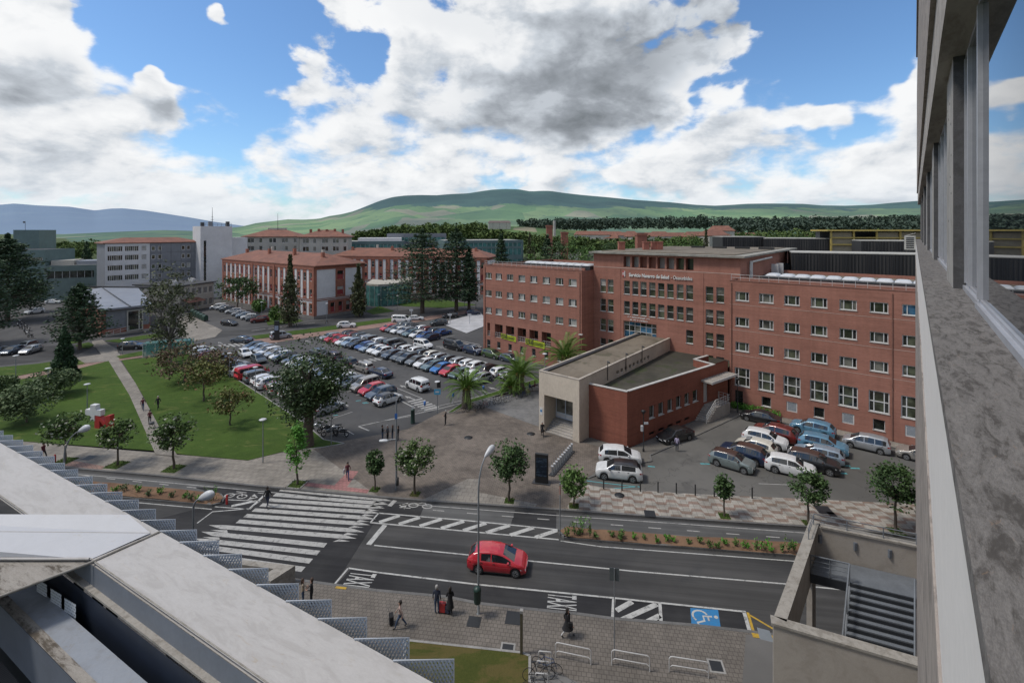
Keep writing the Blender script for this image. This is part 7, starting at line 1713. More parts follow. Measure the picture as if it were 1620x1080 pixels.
# the second, lower beam and the dark well between them
ZB = ZP - 1.5
be = lambda y0, s, x: (x, y0 + s * x)
q0, q1 = G(40, 912, ZB), G(500, 1310, ZB); r0, r1 = G(0, 928, ZB), G(330, 1253, ZB); s0, s1 = G(-6, 949, ZB), G(280, 1243, ZB)
dB = (q1 - q0).normalized(); q0 = q0 - dB * 6; r0 = r0 - dB * 6; s0 = s0 - dB * 6
mb = MB(PAL); mb.add([q0, q1, r1, r0], [(0, 3, 2, 1)]); nB = Vector((-dB.y, dB.x, 0)); mb.add([q0, q1, q1 - up_ * .8, q0 - up_ * .8], [(0, 1, 2, 3)]); mb.build('lower_beam', po)
mb = MB(GUT); mb.add([r0 + up_ * .03, r1 + up_ * .03, s1 + up_ * .03, s0 + up_ * .03], [(0, 3, 2, 1)]); mb.build('lower_gutter', po)
mb = MB(BLS); mb.add([s0, s1, s1 - up_ * 1.6, s0 - up_ * 1.6], [(0, 3, 2, 1)]); mb.build('lower_fascia', po)
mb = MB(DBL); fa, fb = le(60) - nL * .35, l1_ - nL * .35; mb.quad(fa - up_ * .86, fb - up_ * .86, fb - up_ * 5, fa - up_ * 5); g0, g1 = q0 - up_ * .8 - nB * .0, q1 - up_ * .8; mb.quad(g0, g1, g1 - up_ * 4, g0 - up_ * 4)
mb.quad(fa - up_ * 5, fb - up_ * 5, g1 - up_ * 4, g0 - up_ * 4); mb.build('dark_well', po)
mb = MB(M('blue_blade', (.02, .035, .065), .5, .15, .8))
for x, y in ((120, 905), (150, 925), (172, 940)):
 p = G(x, y, ZP - 1.0); mb.add([p, p + dL * .9, p + dL * 1.1 - up_ * 3.6 - nL * .7, p - up_ * 3.6 - nL * .7], [(0, 1, 2, 3)])
mb.build('strut', po)
def decking():
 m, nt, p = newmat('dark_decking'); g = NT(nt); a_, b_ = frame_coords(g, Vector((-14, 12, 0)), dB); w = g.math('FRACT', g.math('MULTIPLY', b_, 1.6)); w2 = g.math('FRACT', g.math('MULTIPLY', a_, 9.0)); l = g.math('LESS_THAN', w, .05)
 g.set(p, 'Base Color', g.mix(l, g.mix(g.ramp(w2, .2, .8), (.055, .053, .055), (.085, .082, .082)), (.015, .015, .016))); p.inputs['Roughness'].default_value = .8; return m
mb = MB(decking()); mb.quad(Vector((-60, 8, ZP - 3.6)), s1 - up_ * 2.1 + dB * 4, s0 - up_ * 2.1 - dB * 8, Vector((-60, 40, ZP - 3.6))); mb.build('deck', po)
def meshmat():
 m, nt, p = newmat('expanded_mesh'); g = NT(nt); o = g.sep(g.obj()); x = g.math('MULTIPLY', o[0], 9.0); z = g.math('MULTIPLY', o[2], 4.6)
 d1 = g.math('ABSOLUTE', g.math('SINE', g.math('MULTIPLY', g.math('ADD', x, z), math.pi))); d2 = g.math('ABSOLUTE', g.math('SINE', g.math('MULTIPLY', g.math('SUBTRACT', x, z), math.pi)))
 s_ = g.math('MINIMUM', d1, d2); hole = g.math('GREATER_THAN', s_, .76)
 g.set(p, 'Base Color', g.mix(g.ramp(g.math('SUBTRACT', d1, d2), -.5, .5), (.60, .64, .68), (.38, .42, .47))); p.inputs['Metallic'].default_value = .1; p.inputs['Roughness'].default_value = .5
 t = g.n('ShaderNodeBsdfTransparent'); mx_ = g.n('ShaderNodeMixShader'); g.set(mx_, 0, hole); nt.links.new(p.outputs[0], mx_.inputs[1]); nt.links.new(t.outputs[0], mx_.inputs[2])
 nt.links.new(mx_.outputs[0], nt.nodes['Material Output'].inputs['Surface']); return m
EXM = meshmat(); EXF = M('mesh_frame', (.40, .43, .47), .45, .08, 2)
TR_ = [(-26, 666), (-11, 673.5), (5, 681), (20, 688), (36, 695.5), (52, 704), (67, 713), (86, 721.5), (102, 732), (123, 742), (146, 753.5), (169, 765), (193, 777.5), (219, 790), (246, 805), (277, 821), (311, 837.5), (346, 855), (382, 876), (424, 898), (472, 922.5), (524, 948), (580, 976), (647, 1008), (718, 1042), (800, 1082)]
for i, (px, py) in enumerate(TR_):
 tr_ = G(px, py, ZP + .05); xu = (py - 700) / .5535; tl_ = G(xu + 4, py + 2.0, ZP + .05); W_ = (tr_ - tl_).length; ang = math.atan2(tr_.y - tl_.y, tr_.x - tl_.x); Hf = 1.75
 mb = MB(EXM); mb.quad((0, 0, -Hf), (W_, 0, -Hf), (W_, 0, 0), (0, 0, 0)); o = mb.build('mesh_fin', po, tl_, ang)
 fr = MB(EXF); fr.tube([(0, 0, 0), (W_, 0, 0), (W_, 0, -Hf)], .022, 5); fr.tube([(W_ * .98, .02, -.05), (W_ * .35, .02, -.55)], .014, 4); fr.build('fin_frame', o)
for i in range(5):
 p = G(262 + i * 22, 1003 + i * 20, ZP - 1.2); mb = MB(EXM); mb.quad((0, 0, -1.3), (.85, 0, -1.3), (.85, 0, 0), (0, 0, 0)); mb.build('mesh_fin', po, p, R(-28))
mb = MB(EXM)
for i in range(3):
 p = G(58 + i * 22, 915 + i * 15, ZP - 1.0); mb = MB(EXM); mb.quad((0, 0, -1.2), (.8, 0, -1.2), (.8, 0, 0), (0, 0, 0)); mb.build('mesh_fin', po, p, R(-24))
# low white wall under the portico
lw = thing('low_wall', 'low white concrete parapet wall under the mesh fins at the crossing', 'wall', (0, 0, 0)); mb = MB(CAPM)
mb.prism([G(467, 894, 1.2), G(375, 884, 1.2), G(355, 889, 1.2), G(433, 899, 1.2), G(414, 912, 1.2), G(428, 919, 1.2)], 0.1, 1.2); mb.build('wall', lw)
# ------------------------------------------------------------------ trees and plants
BARK = M('bark', (0.085, 0.068, 0.052), .95, .3, 3.0, bump=.5, bscale=14); BARK_G = M('grey_bark', (0.13, 0.12, 0.105), .95, .3, 3.0, bump=.5, bscale=14); BARK_D = M('dark_bark', (0.045, 0.036, 0.028), .95, .3, 3.0)
LEAF = dict(
 street=leafmat('street_leaves', (0.032, 0.063, 0.018), (0.101, 0.157, 0.043), flower=((0.36, 0.36, 0.29), .90)), dark=leafmat('glossy_leaves', (0.023, 0.049, 0.018), (0.073, 0.125, 0.040)), fresh=leafmat('fresh_leaves', (0.042, 0.134, 0.020), (0.121, 0.296, 0.043)),
 magnolia=leafmat('magnolia_leaves', (0.017, 0.035, 0.013), (0.065, 0.104, 0.034), .5, flower=((0.50, 0.48, 0.43), .988)), bronze=leafmat('bronze_leaves', (0.065, 0.072, 0.020), (0.154, 0.161, 0.043), flower=((0.156, 0.077, 0.039), .92)), plum=leafmat('plum_leaves', (0.082, 0.054, 0.034), (0.186, 0.125, 0.083), flower=((0.073, 0.104, 0.032), .72)),
 olive=leafmat('olive_leaves', (0.049, 0.076, 0.032), (0.121, 0.170, 0.072)), poplar=leafmat('sparse_leaves', (0.038, 0.049, 0.023), (0.097, 0.111, 0.054)), conifer=leafmat('conifer_needles', (0.011, 0.031, 0.014), (0.038, 0.076, 0.032)), cedar=leafmat('cedar_needles', (0.014, 0.035, 0.018), (0.055, 0.093, 0.043)), brownfir=leafmat('worn_conifer', (0.029, 0.044, 0.018), (0.089, 0.093, 0.040)),
 green=leafmat('green_leaves', (0.036, 0.081, 0.018), (0.101, 0.179, 0.040)), willow=leafmat('willow_leaves', (0.049, 0.099, 0.025), (0.138, 0.224, 0.064)), palm=leafmat('palm_leaflets', (0.042, 0.090, 0.014), (0.138, 0.224, 0.043), .5))
def leaf_quad(mb, c, s, r_, flat=0.0, asp=.55, droop=None):
 th, z = r_.uniform(0, 6.283), r_.uniform(-1, 1) * (1 - flat); q = math.sqrt(max(0, 1 - z * z)); u_ = Vector((q * math.cos(th), q * math.sin(th), z))
 if droop: u_ = (u_ + Vector((0, 0, -droop))).normalized()
 w_ = u_.cross(Vector((r_.uniform(-1, 1), r_.uniform(-1, 1), r_.uniform(-1, 1)))); w_ = w_.normalized() if w_.length > 1e-4 else u_.orthogonal().normalized()
 o = len(mb.v); u_ = u_ * s; w_ = w_ * s * asp
 mb.v.extend([tuple(c - u_), tuple(c + w_), tuple(c + u_), tuple(c - w_)]); mb.f.append([o, o + 1, o + 2, o + 3]); mb.m.append(mb.cur); mb.sm.append(False)
def clump(mb, c, r, n, s, r_, flat=0.0, sq=.8, asp=.55, droop=None):
 for _ in range(n):
  d_ = Vector((r_.gauss(0, 1), r_.gauss(0, 1), r_.gauss(0, 1))); d_.normalize(); d_ *= r * r_.random() ** .45; d_.z *= sq
  leaf_quad(mb, c + d_, s * r_.uniform(.6, 1.25), r_, flat, asp, droop)
def limb(mb, a, b, r0, r1, r_, n=4, wob=.08):
 P = [a.lerp(b, k / n) + (Vector((r_.uniform(-1, 1), r_.uniform(-1, 1), r_.uniform(-.4, .4))) * (b - a).length * wob if 0 < k < n else Vector()) for k in range(n + 1)]
 mb.tube(P, [r0 + (r1 - r0) * k / n for k in range(n + 1)], 6); return P
TREEN = [0]
def tree(px, py, top, wpx, kind, label, name='tree', group=None, z0=0.12, leaf=None, bark=None, dens=1.0, base=None, hs=None, trunk_r=None, lean=0):
 TREEN[0] += 1; r_ = random.Random(100 + TREEN[0]); B0 = G(px, py, z0) if base is None else base; h = (py - top) * B0.y / FOC if hs is None else hs[0]; w = wpx * B0.y / FOC / 2 if hs is None else hs[1]
 t = thing(name, label, 'tree', B0, r_.uniform(0, 6.28), group); T = MB(bark or BARK); C = MB(LEAF[leaf or kind]); O = Vector((0, 0, 0))
 ls = max(.07, min(.34, .0042 * B0.y * 0.55 + .05))
 if kind in ('street', 'dark', 'green', 'bronze', 'plum', 'olive', 'magnolia', 'poplar', 'fresh', 'willow'):
  cb = dict(street=.40, dark=.36, green=.28, bronze=.30, plum=.15, olive=.16, magnolia=.20, poplar=.12, fresh=.22, willow=.28)[kind] * h
  tr_ = trunk_r or max(.05, h * .019); fk = Vector((lean * h, 0, cb + (h - cb) * .12)); limb(T, O - Vector((0, 0, .1)), fk, tr_ * 1.25, tr_ * .8, r_, 4, .03)
  cc_ = Vector((lean * h * 1.4, 0, (cb + h) / 2)); rz = (h - cb) / 2; nc = int(dict(street=20, dark=22, green=26, bronze=22, plum=26, olive=26, magnolia=58, poplar=60, fresh=22, willow=26)[kind])
  cr = max(.22, min(w, rz) * dict(magnolia=.34, poplar=.24, plum=.36, olive=.46).get(kind, .36)); total = int(dict(street=2500, dark=2600, green=2300, bronze=1500, plum=2300, olive=5200, magnolia=8200, poplar=3600, fresh=1300, willow=1500)[kind] * dens); lm = 0
  for k in range(nc):
   d_ = Vector((r_.gauss(0, 1), r_.gauss(0, 1), r_.gauss(0, 1))).normalized() * (r_.uniform(.35, 1) ** .5)
   taper = 1.0
   if kind == 'poplar': taper = .55 + .45 * math.cos(max(0, d_.z) * 1.25)
   if kind == 'fresh': taper = 1.0 - .75 * max(0, (d_.z + .3))
   c = cc_ + Vector((d_.x * (w - cr * .7) * taper, d_.y * (w - cr * .7) * taper, d_.z * (rz - cr * .6)))
   k2 = r_.uniform(.7, 1.25)
   clump(C, c, cr * k2, int(total / nc * k2), ls * (1.0 if kind != 'magnolia' else 1.15), r_, .2, .75, .5, 1.0 if kind == 'willow' else None)
   if lm < (16 if kind in ('magnolia', 'poplar', 'bronze') else 9): limb(T, fk if r_.random() < .6 else fk.lerp(cc_, .4), c, tr_ * .5, tr_ * .12, r_, 3, .10); lm += 1
  for k in range(int(total * .12)):      # stray outer twigs
   d_ = Vector((r_.gauss(0, 1), r_.gauss(0, 1), r_.gauss(0, 1))).normalized() * r_.uniform(.92, 1.12); leaf_quad(C, cc_ + Vector((d_.x * w * (1 if kind != 'fresh' else .7), d_.y * w * (1 if kind != 'fresh' else .7), d_.z * rz)), ls, r_, .2)
  if kind == 'poplar':
   for k in range(26): a_ = cc_ + Vector((r_.uniform(-.5, .5) * w, r_.uniform(-.5, .5) * w, r_.uniform(-.9, .6) * rz)); limb(T, a_, a_ + Vector((r_.uniform(-.5, .5), r_.uniform(-.5, .5), 1.3)) * h * .1, .04, .015, r_, 2)
 elif kind == 'conifer':      # dense cone
  limb(T, O, Vector((0, 0, h * .97)), h * .022, .03, r_, 4, .004); n = int(3400 * dens)
  for k in range(n):
   f = r_.random() ** .62; z = h * (.04 + .96 * f) if False else h * (.03 + .95 * (1 - r_.random() ** .55)); rr = w * (1 - z / h) ** .85 * (.86 + .18 * math.sin(z * 3.1 + TREEN[0]) * .6); a = r_.uniform(0, 6.283); q = rr * (r_.random() ** .28)
   leaf_quad(C, Vector((q * math.cos(a), q * math.sin(a), z)), ls * 1.15, r_, .1, .4, .5)
 elif kind in ('cedar', 'brownfir'):
  limb(T, O - Vector((0, 0, .1)), Vector((0, 0, h * .96)), trunk_r or h * .028, .06, r_, 6, .006); tiers = int(15 if kind == 'cedar' else 20); n = int((7600 if kind == 'cedar' else 3000) * dens)
  for k in range(tiers):
   f = k / (tiers - 1); z = h * (.16 + .82 * f) if kind == 'cedar' else h * (.10 + .88 * f); prof = (1 - f) ** .62 * (.80 + .20 * r_.random()) if kind == 'cedar' else (.55 + .45 * math.sin(math.pi * min(1, f * 1.15 + .15))) * (1 - f ** 3) * r_.uniform(.7, 1.1)
   if kind == 'cedar' and f < .12: prof *= .8
   nb = r_.randint(7, 9) if kind == 'cedar' else r_.randint(4, 6); a0 = r_.uniform(0, 6.28)
   for b in range(nb):
    a = a0 + b * 6.283 / nb + r_.uniform(-.3, .3); L = max(.3, w * prof * r_.uniform(.75, 1.12)); e = Vector((math.cos(a) * L, math.sin(a) * L, z + L * (.10 if kind == 'cedar' else -.18) * r_.uniform(.3, 1.2))); limb(T, Vector((0, 0, z)), e, .045 + .006 * h * (1 - f), .02, r_, 2, .03)
    for q in range(int(n / tiers / nb)):
     u_ = r_.random() ** .6; c = Vector((0, 0, z)).lerp(e, u_); sw = L * .30 * (1 - .4 * u_) + .1; leaf_quad(C, c + Vector((r_.gauss(0, sw * .6), r_.gauss(0, sw * .6), r_.gauss(0, .10 + .010 * h) - (0 if kind == 'cedar' else abs(r_.gauss(0, .25))))), ls * 1.1, r_, .72 if kind == 'cedar' else .1, .45, None if kind == 'cedar' else .9)
 T.build('trunk', t); C.build('crown', t); return t
TG = 'street trees along the cycle lane'
tree(103, 729, 654, 60, 'street', 'round street tree with white blossom, leftmost on the far pavement', group=TG)
tree(186, 735, 664, 48, 'street', 'round blossoming street tree in front of the red emblem', group=TG)
tree(275, 741, 656, 64, 'street', 'round blossoming street tree at the foot of the park path', group=TG)
tree(470, 766, 668, 44, 'fresh', 'bright green young tree in the white edged bed by the crossing', group=TG, trunk_r=.09)
tree(593, 774, 713, 27, 'street', 'small blossoming street tree right of the zebra crossing', group=TG, leaf='dark')
tree(657, 781, 697, 62, 'street', 'wide blossoming street tree on the plaza beside the tall lamp', group=TG)
tree(806, 792, 698, 62, 'dark', 'dark leaved street tree behind the tall front lamp', group=TG)
tree(908, 800, 737, 44, 'willow', 'weeping willow-like street tree at the start of the patterned paving', group=TG)
tree(1146, 816, 750, 28, 'street', 'spindly street tree with a bare tip in the middle of the patterned paving', group=TG, leaf='dark', dens=.5)
tree(1279, 827, 744, 54, 'street', 'round topped street tree in front of the foremost white crossover', group=TG, leaf='dark')
tree(1417, 840, 733, 70, 'dark', 'large oval street tree nearest the hospital wall', group=TG)
tree(487, 704, 535, 122, 'magnolia', 'huge dark magnolia with white flowers at the corner of the car park', z0=.16, trunk_r=.62, lean=-.01)
LG = 'ornamental trees on the lawn'
tree(322, 634, 566, 72, 'bronze', 'broad bronze green tree on the lawn beside the car row', group=LG, z0=.16)
tree(364, 672, 612, 64, 'bronze', 'small open bronze tree alone on the front of the lawn', group=LG, z0=.16, dens=.7)
tree(292, 604, 540, 92, 'plum', 'purplish plum tree behind the bronze tree on the lawn', group=LG, z0=.16)
tree(345, 592, 548, 60, 'plum', 'second purplish plum tree touching the first parked cars', group=LG, z0=.16, dens=.6)
tree(268, 572, 417, 74, 'poplar', 'tall thin-leaved grey poplar beside the grey roofed hall', z0=.16, bark=BARK_G)
tree(102, 600, 513, 46, 'conifer', 'dense dark cone shaped conifer on the left lawn', 'conifer', z0=.16)
SG2 = 'olive bushes on the left lawn'
tree(42, 668, 608, 78, 'olive', 'big rounded olive bush at the left edge of the lawn', 'shrub', SG2, z0=.16)
tree(84, 626, 585, 62, 'olive', 'rounded olive bush behind the biggest one', 'shrub', SG2, z0=.16)
tree(4, 622, 596, 36, 'olive', 'small olive bush cut by the left edge', 'shrub', SG2, z0=.16)
tree(126, 552, 450, 104, 'cedar', 'spreading cedar in front of the grey roofed hall', 'cedar', z0=.1, dens=.8)
tree(12, 508, 372, 140, 'cedar', 'great dark cedar before the green block at the left edge', 'cedar', z0=.0, dens=1.7)
tree(48, 494, 440, 46, 'green', 'dark broadleaf tree at the right foot of the great left cedar', z0=0, leaf='dark')
tree(-30, 545, 400, 110, 'cedar', 'dark cedar leaning in from beyond the left edge', 'cedar', z0=.0)
tree(118, 470, 444, 34, 'green', 'low green tree by the sage block', z0=0); tree(138, 472, 446, 26, 'green', 'second low green tree by the sage block, beside the hall roof', z0=0)
tree(137, 455, 378, 34, 'conifer', 'dark conifer rising behind the sage green block', 'conifer', z0=0)
tree(459, 516, 403, 34, 'brownfir', 'tall ragged conifer against the long side of the pavilion', 'conifer', 'ragged conifers by the pavilion', z0=.05)
tree(567, 501, 417, 28, 'brownfir', 'tall ragged conifer at the right corner of the pavilion', 'conifer', 'ragged conifers by the pavilion', z0=.05)
tree(376, 494, 434, 62, 'green', 'wide dark green tree between the clinic and the pavilion', z0=0, leaf='dark'); tree(437, 512, 484, 30, 'fresh', 'small bright green tree on the pavilion lawn', z0=.05, leaf='green'); tree(410, 500, 474, 20, 'green', 'clipped green shrub by the pavilion lamp', 'shrub', z0=.05)
CG = 'great cedars before the brick wing'
tree(668, 495, 364, 150, 'cedar', 'great cedar in front of the second pavilion, left one of the pair', 'cedar', CG, z0=.05, trunk_r=.7)
tree(722, 492, 362, 112, 'cedar', 'great cedar right of the tallest, close to the brick wing', 'cedar', CG, z0=.05, trunk_r=.6)
tree(742, 490, 392, 40, 'cedar', 'younger cedar squeezed against the corner of the brick wing', 'cedar', CG, z0=.05, dens=.5)
for px, top, w, Y, k, lb in ((793, 373, 48, 140, 'cedar', 'pointed cedar rising behind the left wing'), (838, 368, 34, 190, 'brownfir', 'slim pine behind the left wing skylights'), (866, 372, 46, 165, 'cedar', 'dark cedar below the short brick chimney'), (882, 376, 40, 150, 'dark', 'dark round tree behind the left wing, beside the middle block'), (908, 372, 46, 175, 'green', 'rounded green tree left of the middle block'), (930, 386, 50, 150, 'green', 'low bright tree touching the middle block roof'),
                           (1072, 372, 46, 175, 'green', 'light green tree above the middle block roof'), (1094, 368, 40, 180, 'green', 'rounded tree beside the cream flats'), (1117, 362, 32, 190, 'brownfir', 'dark pine beside the cream flats'), (1046, 376, 40, 165, 'green', 'green tree behind the paired roof chimneys'), (1000, 378, 44, 190, 'green', 'green tree behind the single brick chimney'), (968, 376, 40, 210, 'dark', 'dark tree left of the brick chimneys'),
                           (1165, 369, 44, 260, 'dark', 'dark tree at the left of the belt above the plant rooms'), (1195, 366, 44, 270, 'dark', 'second dark tree in the belt above the plant rooms'), (1228, 367, 48, 270, 'green', 'third tree in the belt, above the left plant room pair'), (1262, 368, 44, 260, 'dark', 'fourth tree in the belt, left of the yellow frame'), (1296, 367, 40, 260, 'green', 'fifth tree in the belt, touching the yellow frame'), (640, 372, 26, 260, 'green', 'green tree rising over the white roof house'), (845, 384, 30, 150, 'green', 'small green tree at the back corner of the left wing')):
 X = (px - 810) / 750 * Y; zt = Zat(top, Y); zb = 3.0; tree(px, 0, 0, 0, k, lb, base=Vector((X, Y, 0)), hs=(zt, w * Y / 750 / 2), dens=.55, group='trees beyond the brick building')
# ---- palms
def palm(px, py, top, wpx, label, z0=.15, th=None):
 TREEN[0] += 1; r_ = random.Random(300 + TREEN[0]); b = G(px, py, z0); t = thing('palm_tree', label, 'palm', b, r_.uniform(0, 6), 'date palms by the bicycle stands'); h = (py - top) * b.y / FOC; w = wpx * b.y / FOC / 2; ht = th or h * .45
 T = MB(BARK); prof = []
 for k in range(15):
  f = k / 14; prof.append(((.62 - .16 * f + (.10 if k % 2 else 0) + .16 * max(0, f - .75)) * min(1, ht / 2.0), ht * f))
 T.lathe(prof, n=12); T.build('trunk', t); C = MB(LEAF['palm'])
 n = 46
 for k in range(n):
  a = k * 2.399 + r_.uniform(-.2, .2); el_ = R(82) - (k / n) ** .8 * R(95) + r_.uniform(-.1, .1); L = w * r_.uniform(1.02, 1.25); p = Vector((math.cos(a) * .12, math.sin(a) * .12, ht * .98)); P = [p.copy()]; e = el_
  for s in range(9):
   d_ = Vector((math.cos(a) * math.cos(e), math.sin(a) * math.cos(e), math.sin(e))); p = p + d_ * L / 9; P.append(p.copy()); e -= R(8.5) * (.4 + s / 9)
  side = Vector((-math.sin(a), math.cos(a), 0))
  for s in range(1, 10):
   for q in (0, .5):
    c = P[s] if q == 0 or s == 9 else P[s].lerp(P[s + 1], .5); dd_ = (P[s] - P[s - 1]).normalized(); ll = L * .20 * (1 - .65 * abs(s / 9 - .35))
    for sg in (1, -1):
     tip = c + side * sg * ll * .75 + dd_ * ll * .6 - Vector((0, 0, ll * .18)); m_ = c.lerp(tip, .45); nn = dd_ * .045 + Vector((0, 0, .02)); o = len(C.v); C.v.extend([tuple(c - nn), tuple(m_ - nn * 1.3), tuple(tip), tuple(m_ + nn * 1.3)]); C.f.append([o, o + 1, o + 2, o + 3]); C.m.append(0); C.sm.append(False)
  for s in range(9):
   a_, b_ = P[s], P[s + 1]; o = len(C.v); q = side * .03; C.v.extend([tuple(a_ - q), tuple(a_ + q), tuple(b_ + q * .7), tuple(b_ - q * .7)]); C.f.append([o, o + 1, o + 2, o + 3]); C.m.append(0); C.sm.append(False)
 C.build('crown', t)
 S = MB(M('dry_fronds', (.22, .13, .045), .9, .3, 3) if 'DRYF' not in globals() else DRYF); globals()['DRYF'] = S.mats[0]
 for k in range(70): a = r_.uniform(0, 6.28); leaf_quad(S, Vector((math.cos(a) * .6, math.sin(a) * .6, ht * r_.uniform(.86, 1.05))), .22, r_, 0, .3, .8)
 S.build('dry_skirt', t); return t
palm(738, 644, 572, 66, 'stout date palm nearest the blue bus sign'); palm(823, 619, 556, 74, 'tallest date palm, close to the stone entrance hall'); palm(808, 621, 590, 40, 'dwarf date palm at the foot of the tallest palm', th=1.0); palm(894, 594, 526, 72, 'date palm between the left wing and the stone hall')
# ---- tree pits and little hedges
PIT = lawnmat('pit_grass', (.03, .055, .012), (.06, .09, .022), (.09, .075, .035), .55)
for i, (px, py, s) in enumerate(((103, 729, .8), (185, 735, .8), (275, 741, .8), (470, 766, .75), (593, 774, .42), (657, 781, .42), (806, 792, .42), (908, 800, .42), (1146, 816, .42), (1279, 827, .42), (1417, 840, .5))):
 p = G(px, py, .12); d_ = RU * s; n_ = RV * s; mb = MB(PIT); mb.smooth = False; rr = random.Random(i)
 mb.quad(p - d_ - n_ + up_ * .01, p + d_ - n_ + up_ * .01, p + d_ + n_ + up_ * .01, p - d_ + n_ + up_ * .01)
 for k in range(60 if s < .6 else 130): leaf_quad(mb, p + d_ * rr.uniform(-1, 1) + n_ * rr.uniform(-1, 1) + up_ * .07, .08, rr, -.3, .35)
 o = mb.build('grass'); props(o, None, None, None, 'stuff')
 if i == 3:
  mb = MB(KERB); q = [p + d_ * a + n_ * b for a, b in ((-1, -1), (1, -1), (1, 1), (-1, 1))]
  for a, b in zip(q, q[1:] + q[:1]): wall_seg(mb, Vector((a.x, a.y, 0)), Vector((b.x, b.y, 0)), .10, .1, .18)
  props(mb.build('kerb'), kind='structure')
def shrub(p, h, w, mat, label, n=90, group=None, upright=False, name='planter_shrub'):
 TREEN[0] += 1; r_ = random.Random(TREEN[0]); t = thing(name, label, 'shrub', p, r_.uniform(0, 6), group); S = MB(BARK_D); C = MB(mat)
 for k in range(5 if upright else 4):
  a = r_.uniform(0, 6.28); e = Vector((math.cos(a) * w * .6, math.sin(a) * w * .6, h * r_.uniform(.6, 1))); limb(S, Vector(), e, .014, .006, r_, 2)
  for q in range(n // 5): c = Vector().lerp(e, r_.uniform(.3, 1.05)); leaf_quad(C, c + Vector((r_.gauss(0, w * .22), r_.gauss(0, w * .22), r_.gauss(0, h * .08))), .085 if upright else .10, r_, -.2, .5)
 S.build('stem', t); C.build('leaves', t); return t
rs = random.Random(77); PS = 'plants in the bark planters'
i = 0
for f, h, w, up2 in [(.02, .9, .3, 1), (.05, 1.3, .35, 1), (.085, 1.4, .4, 1), (.115, 1.5, .3, 1), (.07, .4, .3, 0), (.14, .5, .3, 0), (.21, .5, .25, 0), (.25, .6, .3, 0), (.245, .4, .3, 0), (.30, .5, .25, 0), (.345, .3, .2, 0), (.40, .45, .25, 0), (.445, .55, .3, 0), (.47, .4, .25, 0), (.54, .3, .2, 0), (.58, .5, .3, 0), (.625, .6, .4, 0), (.66, .45, .3, 0), (.69, .5, .35, 0), (.735, .45, .25, 0), (.78, .55, .35, 0), (.82, .7, .4, 0), (.86, .8, .6, 0), (.89, .6, .4, 0), (.935, .7, .2, 1), (.96, 1.1, .35, 1), (.985, .9, .4, 1)]:
 x = 890 + (1262 - 890) * f; yc = 846.5 + (872 - 846.5) * f; p = G(x, yc + rs.uniform(-4, 4), .2); shrub(p, h, w, LEAF['fresh' if rs.random() < .6 else 'willow'], 'low green plant in the long right planter, number %d counted from the tip' % (i + 1), 70, PS, bool(up2)); i += 1
for i, f in enumerate([.03, .12, .2, .3, .36, .45, .52, .6, .68, .76, .80, .86, .91, .95]):
 p = G(110 + 240 * f, 769 + 24 * f + rs.uniform(-3, 3), .2); shrub(p, rs.uniform(.4, .7) + (.7 if f > .9 else 0), .4, LEAF['fresh' if i % 2 else 'olive'], 'low plant in the left planter beside the crossing, number %d from its left end' % (i + 1), 80, PS)
for a, b, n, lb in ((B(46.8, -.55), B(52.5, -.55), 8, 'bright clipped hedge along the foot of the right wing'), (B(24, -2.5), B(30, -3.5), 7, 'low hedge between the palm and the stone hall')):
 t = thing('hedge', lb, 'hedge', a); mb = MB(LEAF['fresh']); r_ = random.Random(9)
 for k in range(n): clump(mb, (b - a) * (k / n) + Vector((0, 0, .5)), .65, 170, .12, r_, .2, .8)
 mb.build('leaves', t)
# ------------------------------------------------------------------ lamps, signs, racks
LAMPW = M('lamp_shell', (.48, .49, .50), .4, .06, 2); POLE = M('galvanised_pole', (.22, .235, .25), .45, .12, 2, metal=.3); BLK = M('black_iron', (.014, .015, .016), .5, .1, 2); DGREEN = M('dark_green_enamel', (.012, .035, .028), .45, .1, 2)
WOODP = M('weathered_timber', (.075, .066, .040), .9, .3, 4, stretch=(1, 1, .1)); REDE = M('red_enamel', (.36, .025, .025), .5, .1, 1); BLUES = M('sign_blue', (.03, .12, .36), .45, .05, 2); CYS = M('sign_cyan', (.06, .30, .48), .4, .05, 2)
def big_lamp(base, label, H_, d_, bin_=False, arm=1.3, rise=1.6):
 t = thing('street_lamp', label, 'street lamp', base, 0, 'tall cranked street lamps'); d_ = Vector(d_).normalized(); mb = MB(POLE); zt = H_ - rise
 mb.tube([(0, 0, 0), (0, 0, .05), (0, 0, 1.2)], [.12, .075, .07], 10); P = [Vector((0, 0, 1.2))] + [Vector((0, 0, zt)) + d_ * (arm * (1 - math.cos(a))) + Vector((0, 0, rise * math.sin(a))) for a in [R(x) for x in range(0, 76, 12)]]; mb.tube(P, [.07] + [.055 - .003 * k for k in range(len(P) - 1)], 10); mb.build('pole', t)
 e = P[-1]; hd = MB(LAMPW); hd.smooth = True; f = (P[-1] - P[-2]).normalized(); f = (d_ * .8 + Vector((0, 0, .35))).normalized(); prof = [(.02, -.15), (.10, -.05), (.17, .12), (.24, .4), (.25, .6), (.19, .78), (.06, .88), (.0, .9)]; hd.lathe(prof, n=12)
 q = f.to_track_quat('Z', 'Y').to_matrix(); hd.v = [tuple(e + q @ Vector((p[0] * .75, p[1], p[2]))) for p in hd.v]; hd.build('lamp_head', t)
 if bin_: b = MB(DGREEN); b.lathe([(.0, .9), (.19, .9), (.22, 1.0), (.22, 1.65), (.25, 1.68), (.22, 1.8), (.1, 1.9), (0, 1.92)], (-.05, -.3, 0), 14); b.build('litter_bin', t)
 return t
big_lamp(G(757, 970, .12), 'tall street lamp with a green litter bin in front of the red car', 9.7, RU * .6 + RV, True, 1.0, 2.2)
